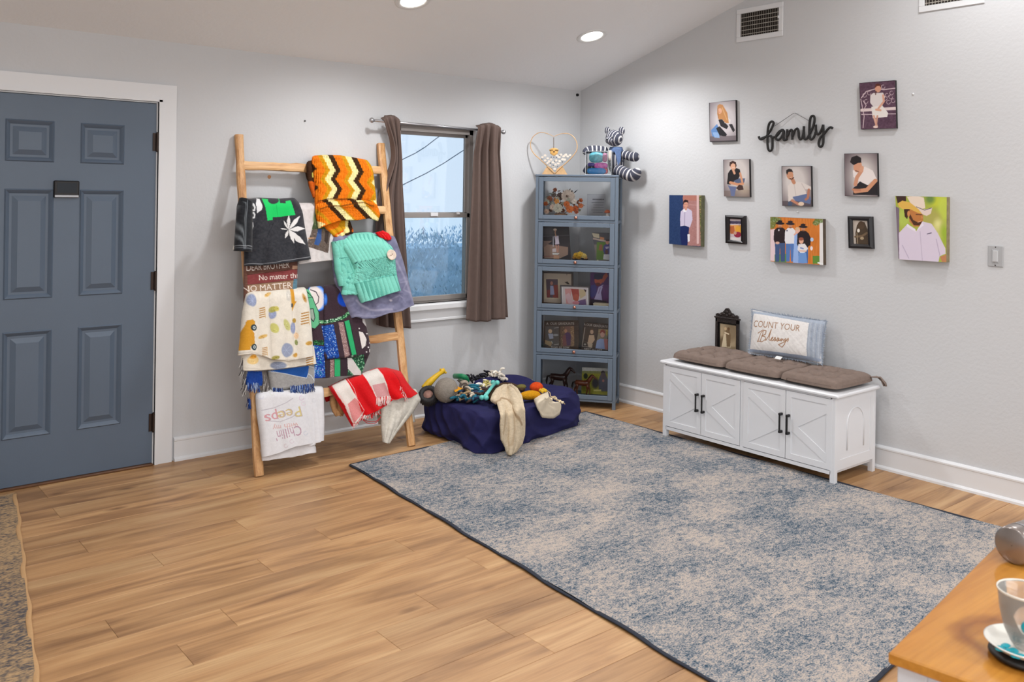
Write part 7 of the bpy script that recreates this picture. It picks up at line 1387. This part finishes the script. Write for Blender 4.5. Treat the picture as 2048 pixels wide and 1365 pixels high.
# black tyre toy
t = toy('tire_toy', 'black rubber tyre shaped toy with pinkish centre at the left end of the bed'); c = T1(380, 640, .262); M = axes((0, 0, 0), *[np.array(k) for k in ((.72, -.69, 0), (.45, .47, .75), (-.52, -.54, .66))])
b = MB(); b.lathe(c, [(.030, -.030), (.048, -.036), (.061, -.026), (.065, 0), (.061, .026), (.048, .036), (.032, .030), (.028, .0)], 36, M, cap=False); o = b.build('tyre', mat('black_rubber', (34, 32, 34), .6, bump=.5, bscale=150), t, True)
b = MB(); 
for k in range(24):
    a = k*math.pi/12
    for s_ in (-1, 1): q = np.array([.0625*math.cos(a+s_*.06), .0625*math.sin(a+s_*.06), s_*.013]); b.ell(c+np.array(M)[:3, :3]@q, (.0045, .0045, .008), nu=6, nv=4)
o = b.build('tread', mat('black_tread', (28, 27, 28), .7), t); o['kind'] = 'stuff'
b = MB(); b.lathe(c, [(.001, .020), (.030, .022), (.033, .010), (.033, -.02), (.001, -.022)], 20, M, cap=False); b.build('centre', mat('pinkish_centre', (150, 112, 100), .8, noise=.35, nscale=50), t, True)
# green toy
t = toy('green_strap_toy', 'green curved rubber toy behind the grey plush bird'); b = MB(); b.tube(spl([T1(905, 235, .30), T1(980, 235, .32), T1(1080, 240, .325), T1(1150, 280, .31), T1(1180, 350, .28)], 6), .011, 10, flat=1.6); b.build('strap', mat('green_rubber', (30, 132, 84), .45), t, True)
b = MB(); b.ell(T1(1060, 290, .29), (.028, .02, .016), nu=14, nv=8); b.build('pale_end', mat('pale_green_rubber', (130, 176, 140), .5), t, True)
# rope helper
def rope(name, label, nodes, cols, r=.006, n=34, seed=0, spread=.022, ln=.07, z=.262):
    t = toy(name, label, 'rope toy'); rs = np.random.RandomState(seed); b = MB()
    for i in range(n):
        a = nodes[rs.randint(len(nodes))]; c = np.array(a)+rs.randn(3)*[spread, spread, .004]; c[2] = max(c[2], topz(c[0], c[1])+.004)+abs(rs.randn())*.016; th = rs.rand()*6.28; L_ = ln*rs.uniform(.5, 1.1); d = np.array([math.cos(th), math.sin(th), rs.uniform(-.1, .5)]); e = np.array([-d[1], d[0], 0])*rs.uniform(-.5, .5)
        P = [c-d*L_*.5, c+e*L_*.3+[0, 0, .008], c+d*L_*.5]; P = [np.array([p_[0], p_[1], max(p_[2], topz(p_[0], p_[1])+r)]) for p_ in P]
        b.tube(spl(P, 4), [r*k for k in np.interp(np.linspace(0, 1, 9), [0, .2, .8, 1], [.7, 1, 1, .8])], 7, col=s2l(np.clip(np.array(cols[rs.randint(len(cols))])*rs.uniform(.85, 1.1), 0, 255)))
    b.build('strands', VB, t, True)['kind'] = 'stuff'; return t
rope('rope_toy', 'tangled teal, navy and cream rope toy in the middle of the pet bed', [T1(1000, 600), T1(1120, 620), T1(1150, 700), T1(1250, 560), T1(1350, 540), T1(1250, 650), T1(1400, 600), T1(1050, 690), T1(1300, 690), T1(1200, 740)], [(36, 110, 132), (226, 214, 196), (222, 208, 186), (38, 50, 80), (190, 160, 120), (230, 226, 220), (20, 84, 100), (60, 44, 40), (30, 100, 124)], .0082, 120, 1, .03, .075)
rope('rope_toy', 'black braided rope toy at the back of the pet bed', [T1(1250, 330), T1(1350, 310), T1(1450, 310), T1(1530, 260)], [(34, 32, 36), (44, 42, 48), (30, 30, 40)], .007, 34, 2, .016, .06)
rope('rope_toy', 'off-white knotted rope toy beside the black rope at the back', [T1(1650, 270), T1(1740, 270), T1(1830, 290), T1(1900, 330), T1(1740, 320)], [(228, 220, 206), (214, 204, 190), (236, 230, 220), (206, 190, 170)], .008, 46, 3, .014, .055)
rope('rope_toy', 'small cream and yellow rope toy next to the turquoise bone', [T1(1520, 470), T1(1600, 500), T1(1580, 450)], [(226, 216, 186), (206, 190, 120), (170, 160, 90), (232, 226, 208)], .0065, 24, 4, .012, .045)
# turquoise bone
t = toy('bone_toy', 'turquoise rubber bone lying across the ropes'); a, c = T1(1740, 370, .30), T1(1520, 670, .285); d = unit(c-a); sd = unit(np.cross(d, (0, 0, 1.))); TQ = mat('turquoise_rubber', (104, 200, 190), .35)
b = MB(); b.tube([a, a*.6+c*.4, c], [.013, .010, .013], 12); b.build('shaft', TQ, t, True)
b = MB(); [b.ell(q+sd*s_*.014+d*e_*.006, .0165, nu=14, nv=10) for q, e_ in ((a, -1), (c, 1)) for s_ in (-1, 1)]; b.build('bone_ends', TQ, t, True)
# black and white shell toy
t = toy('shell_toy', 'small black and white rubber toy in front of the grey plush bird'); c = T1(820, 700, .25); b = MB(); b.ell(c+[.01, .0, 0], (.032, .026, .024), nu=20, nv=12); b.build('dark_shell', mat('black_gloss', (26, 26, 28), .3), t, True); b = MB(); b.tube(spl([T1(730, 750, .246), T1(760, 700, .25), T1(830, 660, .262)], 5), [.009]*11, 8); b.build('white_edge', mat('white_rubber', (226, 222, 214), .5), t, True)
# brown plush
t = toy('plush_animal', 'flat brown plush animal lying under the beige plush', 'plush toy'); b = MB(); BRN = PLU('brown_plush', (84, 64, 48)); b.tube(spl([T2(170, 540, .25), T2(230, 440, .256), T2(330, 330, .262), T2(450, 280, .264), T2(600, 290, .264), T2(720, 340, .262), T2(790, 380, .258)], 6), [.02]*12+[.022]*13+[.02]*12, 12, flat=.7); b.build('body', BRN, t, True)
b = MB(); b.ell(T2(770, 320, .27), (.036, .03, .018), nu=18, nv=10); b.build('olive_patch', PLU('olive_plush', (120, 112, 64)), t, True)
# orange red ball, mustard plush
t = toy('plush_fruit', 'orange red plush ball at the right of the pet bed', 'plush toy'); c = T2(1050, 330, .275); b = MB(); b.ell(c, (.048, .042, .036), nu=26, nv=16); b.build('body', PLU('red_orange_plush', (226, 82, 36)), t, True); b = MB()
for k, (cx, cy) in enumerate(((1130, 385), (1180, 370), (1215, 390), (1160, 400))): b.ell(T2(cx, cy, .285), (.013, .012, .012), nu=10, nv=8)
b.build('yellow_tuft', PLU('yellow_felt', (232, 190, 60)), t, True)
t = toy('plush_bolster', 'mustard yellow oval plush in front of the orange red ball', 'plush toy'); c = T2(930, 475, .262); b = MB(); M = axes((0, 0, 0), unit((.97, -.25, 0)), unit((.25, .97, 0)), (0, 0, 1)); b.ell(c, (.076, .036, .030), M, 30, 18); b.build('body', PLU('mustard_plush', (212, 150, 30)), t, True)
# beige plush skin draped over the edge
BG = vmat('beige_sherpa', .95, .7, 190, spec=.08); t = toy('plush_skin', 'long beige fleecy plush draped over the front edge of the pet bed', 'plush toy')
Lp_ = [(1008, 772), (994, 780), (986, 792), (983, 801), (996, 808), (1001, 826), (999, 850), (1001, 880), (1012, 900), (1019, 910)]; Rp_ = [(1022, 771), (1035, 780), (1044, 795), (1048, 812), (1048, 826), (1049, 846), (1049, 870), (1044, 888), (1032, 902), (1021, 910)]
nu, nv = 70, 120; L_, R_ = lp(Lp_, nv), lp(Rp_, nv); U = np.linspace(0, 1, nu)[None, :, None]; PX = L_[:, None]*(1-U)+R_[:, None]*U
# place on the top plane while above the front edge, then on the front side plane of the bed
e0, e1 = np.array([*(fc[0]+[0, -.055]), 0]), np.array([*(fc[1]+[0, -.055]), 0]); nf = unit(np.cross(e1-e0, (0, 0, 1.))); nf = nf if nf[1] < 0 else -nf
Vt = FW+CR*((PX[..., 0]-1024)/F)[..., None]+CU*((682.5+SHY-PX[..., 1])/F)[..., None]
tt = np.linspace(0, 1, nv)[:, None]; uu_ = U[..., 0]; wv = .010*np.sin(6.283*1.3*uu_+4*tt)+.006*np.sin(6.283*3.1*uu_-3*tt+1)
zt_ = BH+.024+wv; A_ = CAMP+Vt*((zt_-CAMP[2])/Vt[..., 2])[..., None]; dside = nf@e0+.012+wv; B_ = CAMP+Vt*((dside-nf@CAMP)/(Vt@nf))[..., None]
kA = np.linalg.norm(A_-CAMP, axis=-1); kB = np.linalg.norm(B_-CAMP, axis=-1); kM = np.maximum(kA, kB); km = kM+.02*np.log(np.exp((kA-kM)/.02)+np.exp((kB-kM)/.02))-.045
X_ = CAMP+Vt/np.linalg.norm(Vt, axis=-1)[..., None]*km[..., None]; X_[..., 2] = np.maximum(X_[..., 2], .02)
P_ = Paint(978, 766, 1056, 916, (214, 196, 168), 3); P_.grain(26, 1.); P_.grain(12, 4., None, 2)
P_.line([(996, 806), (1004, 800), (1014, 803), (1026, 815), (1034, 832), (1040, 850)], 3, (150, 122, 92), .7, 1.5); P_.line([(1008, 825), (1006, 850), (1004, 868)], 2, (170, 142, 110), .6, 1.5); P_.line([(1024, 820), (1026, 860), (1022, 890)], 2.5, (180, 152, 120), .5, 2)
o = mesh_obj('fleece', X_.reshape(-1, 3), grid_faces(nu, nv), BG, t, True, P_.at(PX.reshape(-1, 2))); solid(o, .012)
# canvas pouch
def on_bed(px, py):   # a point on the bed's top, or on its front side once the sight line passes the front edge
    a = onZ(px, py, BH+.028); c = onP(px, py, nf, nf@e0-.01); da, dc = np.linalg.norm(a-CAMP), np.linalg.norm(c-CAMP); k = 1/(1+math.exp(-(dc-da)/.015)); return a*(1-k)+c*k
t = toy('canvas_pouch', 'cream canvas pouch with a stringy beaded end, right side of the pet bed', 'pouch'); c = T2(1260, 620, .262); CV = mat('cream_canvas', (226, 212, 188), .8, noise=.05, nscale=30, bump=.2)
poly = [(1020, 520), (1110, 450), (1265, 385), (1300, 500), (1420, 560), (1530, 640), (1500, 750), (1390, 825), (1290, 820), (1180, 760), (1090, 660)]
nr, na_ = 12, 60; pp = lp(poly+poly[:1], na_+1)[:-1]; cen = np.array([1240., 620.]); V = []; 
for j in range(nr+1):
    s = j/nr
    for k in range(na_): q = cen+(pp[k]-cen)*s; hgt = .040*(1-s**2.4)**.7+.006*math.sin(k*.6+s*4)*s*(1-s)*4-.018*math.exp(-(((q[0]-1330)*.6+(q[1]-600)*.5)/60)**2); base = on_bed(960+q[0]/9.31, 740+q[1]/9.31); V.append(base+(nf*.5+np.array([0, 0, .8]))*(hgt-.012))
V += [v_-np.array([0, 0, .02+.0]) for v_ in V[-na_:]]
Fc = [(j*na_+k, j*na_+(k+1) % na_, (j+1)*na_+(k+1) % na_, (j+1)*na_+k) for j in range(nr+1) for k in range(na_)]; Fc.append(tuple(range((nr+1)*na_, (nr+2)*na_)))
mesh_obj('pouch_body', V, Fc, CV, t, True)
b = MB(); rs = np.random.RandomState(3); 
for k in range(12): q = (1310+k*21+rs.uniform(-12, 12), 520+k*8+rs.uniform(-26, 26)); b.ell(T2(*q, .285), rs.uniform(.005, .009), nu=8, nv=6)
b.build('beads', mat('bone_bead', (228, 210, 176), .5), t, True)['kind'] = 'stuff'
b = MB(); b.tube(spl([T2(1250, 390, .28), T2(1300, 430, .30), T2(1320, 500, .30), T2(1400, 500, .30), T2(1430, 560, .29), T2(1530, 600, .285), T2(1580, 640, .262)], 5), .0028, 6); b.build('string', mat('twine', (206, 180, 140), .8), t, True)

# ================================================================== foreground table, cup and metal vessel
TT = .75; c0 = onZ(1776, 1305, TT); e1 = unit(onZ(2048, 1035, TT)-c0); e2 = np.array([e1[1], -e1[0], 0]); MT = axes(c0, e1, e2, (0, 0, 1))
tb = thing('side_table', 'honey wood topped white side table in the lower right foreground', 'table')
HW = wood('honey_wood_top', (186, 124, 48), (140, 86, 32), (208, 148, 64), sc=.9, rough=.16, knots=True, axis=0, bump=.03)
def dark_ring(M, c, r0):   # a darker ring multiplied into the top's colour round the saucer
    nt = M.node_tree; N, L = nt.nodes, nt.links; bs = N['Principled BSDF']; src = bs.inputs['Base Color'].links[0].from_socket
    g = N.new('ShaderNodeNewGeometry'); mp = N.new('ShaderNodeMapping'); mp.inputs['Location'].default_value = (-c[0], -c[1], -c[2]); L.new(g.outputs['Position'], mp.inputs[0])
    nz = N.new('ShaderNodeTexNoise'); nz.inputs['Scale'].default_value = 7; L.new(mp.outputs[0], nz.inputs[0]); ln = N.new('ShaderNodeVectorMath'); ln.operation = 'LENGTH'; L.new(mp.outputs[0], ln.inputs[0])
    ad = N.new('ShaderNodeMath'); ad.operation = 'MULTIPLY_ADD'; ad.inputs[1].default_value = .09; L.new(nz.outputs[0], ad.inputs[0]); L.new(ln.outputs['Value'], ad.inputs[2])
    r = N.new('ShaderNodeValToRGB'); e = r.color_ramp.elements; e[0].position = r0+.018; e[0].color = (1, 1, 1, 1); e[1].position = r0+.075; e[1].color = (1, 1, 1, 1); k = e.new(r0+.045); k.color = (.5, .36, .24, 1)
    L.new(ad.outputs[0], r.inputs[0]); mx = N.new('ShaderNodeMix'); mx.data_type = 'RGBA'; mx.blend_type = 'MULTIPLY'; mx.inputs[0].default_value = .8; L.new(src, mx.inputs[6]); L.new(r.outputs[0], mx.inputs[7]); L.new(mx.outputs[2], bs.inputs['Base Color'])
dark_ring(HW, onZ(2040, 1290, TT), .09)
b = MB(); b.box((0, 0, -.021), (1.15, .62, 0), MT, bev=.003); b.build('table_top', HW, tb)
TW_ = mat('table_white_paint', (206, 208, 214), .45); b = MB()
for a, c in (((.02, .02, -.10), (1.13, .038, -.0215)), ((.02, .582, -.10), (1.13, .6, -.0215)), ((.02, .02, -.10), (.038, .6, -.0215)), ((1.112, .02, -.10), (1.13, .6, -.0215))): b.box(a, c, MT)
b.build('apron', TW_, tb)
for x in (.012, 1.088):
    for y in (.012, .558): b = MB(); b.box((x, y, -TT), (x+.05, y+.05, -.0215), MT, bev=.002); b.build('leg', TW_, tb)
cc = onZ(2052, 1318, TT); CX = cc+[0, 0, .0005]
cs = thing('saucer', 'white saucer with turquoise brush marks on a black stand at the right edge', 'saucer')
b = MB(); b.lathe(CX, [(.001, 0), (.052, 0), (.060, .006), (.058, .012), (.03, .013), (.001, .013)], 48, cap=False); b.build('black_stand', mat('black_rubber_stand', (18, 15, 14), .5), cs, True)
b = MB(); b.lathe(CX+[0, 0, .0135], [(.001, 0), (.035, 0), (.055, .006), (.065, .014), (.067, .016), (.064, .0165), (.054, .0095), (.036, .005), (.001, .004)], 56, cap=False); b.build('dish', mat('white_porcelain', (232, 230, 222), .18), cs, True)
TQ2 = mat('turquoise_glaze', (22, 160, 176), .2)
b = MB(); dv = unit(np.array([CAMP[0]-CX[0], CAMP[1]-CX[1], 0])); sv = np.array([-dv[1], dv[0], 0]); sv = sv if sv@CR < 0 else -sv
for k in range(12): a = .15+k*.075; q = CX+(dv*math.cos(a)+sv*math.sin(a))*(.048+.012*math.sin(k))+[0, 0, .0135+.0105]; b.ell(q, (.007, .007, .0022), nu=8, nv=5)
b.build('turquoise_marks', TQ2, cs, True)
cp = thing('glass_cup', 'clear glass cup with a turquoise blot standing on the white saucer', 'cup'); c1 = CX+[0, 0, .0178]
b = MB(); b.lathe(c1, [(.001, .001), (.018, .0), (.020, .003), (.026, .012), (.036, .035), (.043, .065), (.0465, .1), (.0475, .102), (.0455, .1), (.0415, .066), (.034, .037), (.024, .015), (.001, .008)], 56, cap=False); b.build('bowl', glass('cup_glass', (.985, .98, .97), .02, .05, .16), cp, True)
b = MB(); b.lathe(c1, [(.0468, .099), (.048, .101), (.0478, .103), (.0462, .1035), (.0455, .101)], 48, cap=False); b.build('rim', mat('pale_glass_rim', (224, 218, 206), .15), cp, True)
b = MB(); q = c1+(dv*.86+sv*-.05)*.043+[0, 0, .052]; b.ell(q, (.011, .011, .012), nu=12, nv=8); b.build('turquoise_blot', TQ2, cp, True)
vs = thing('metal_vessel', 'shiny grey metal cylinder lying on the wooden table at the right edge', 'vessel'); p0 = onZ(2024, 1092, TT+.042); ax = unit(e1*.9+e2*.25); ax = unit(ax); up_ = np.array([0, 0, 1.]); M = axes((0, 0, 0), np.cross(up_, ax), up_, ax)
b = MB(); b.lathe(p0, [(.001, -.001), (.036, -.001), (.0405, .002), (.0415, .006), (.0415, .2), (.038, .206), (.001, .207)], 48, M, cap=False); b.build('body', mat('satin_grey_metal', (158, 150, 146), .25, metal=.75), vs, True)
b = MB(); b.lathe(p0+ax*.03, [(.0425, 0), (.0428, .003), (.0425, .006)], 48, M, cap=False); b.build('band', ST, vs, True)
# ================================================================== move origins to the base of each thing
def _bb(o):
    P = []
    for c in [o]+list(o.children_recursive):
        if c.type == 'MESH' and len(c.data.vertices):
            mw = np.array(c.matrix_world); v = np.empty(len(c.data.vertices)*3); c.data.vertices.foreach_get('co', v); v = v.reshape(-1, 3)[::max(1, len(c.data.vertices)//2000)]
            v = v@mw[:3, :3].T+mw[:3, 3]; P += [v.min(0), v.max(0)]
    P = np.array(P); return P.min(0), P.max(0)
bpy.context.view_layer.update()
for o in list(COL.objects):
    if o.parent is None and o.type in ('MESH', 'EMPTY') and o.get('kind') != 'structure' and (o.type == 'MESH' or o.children):
        lo, hi = _bb(o); c = Vector(((lo[0]+hi[0])/2, (lo[1]+hi[1])/2, lo[2]))-o.location
        if o.type == 'MESH':
            if o.data.users > 1: continue
            o.data.transform(Matrix.Translation(-c))
        o.location = o.location+c
        for ch in o.children: ch.location = ch.location-c
bpy.context.view_layer.update()
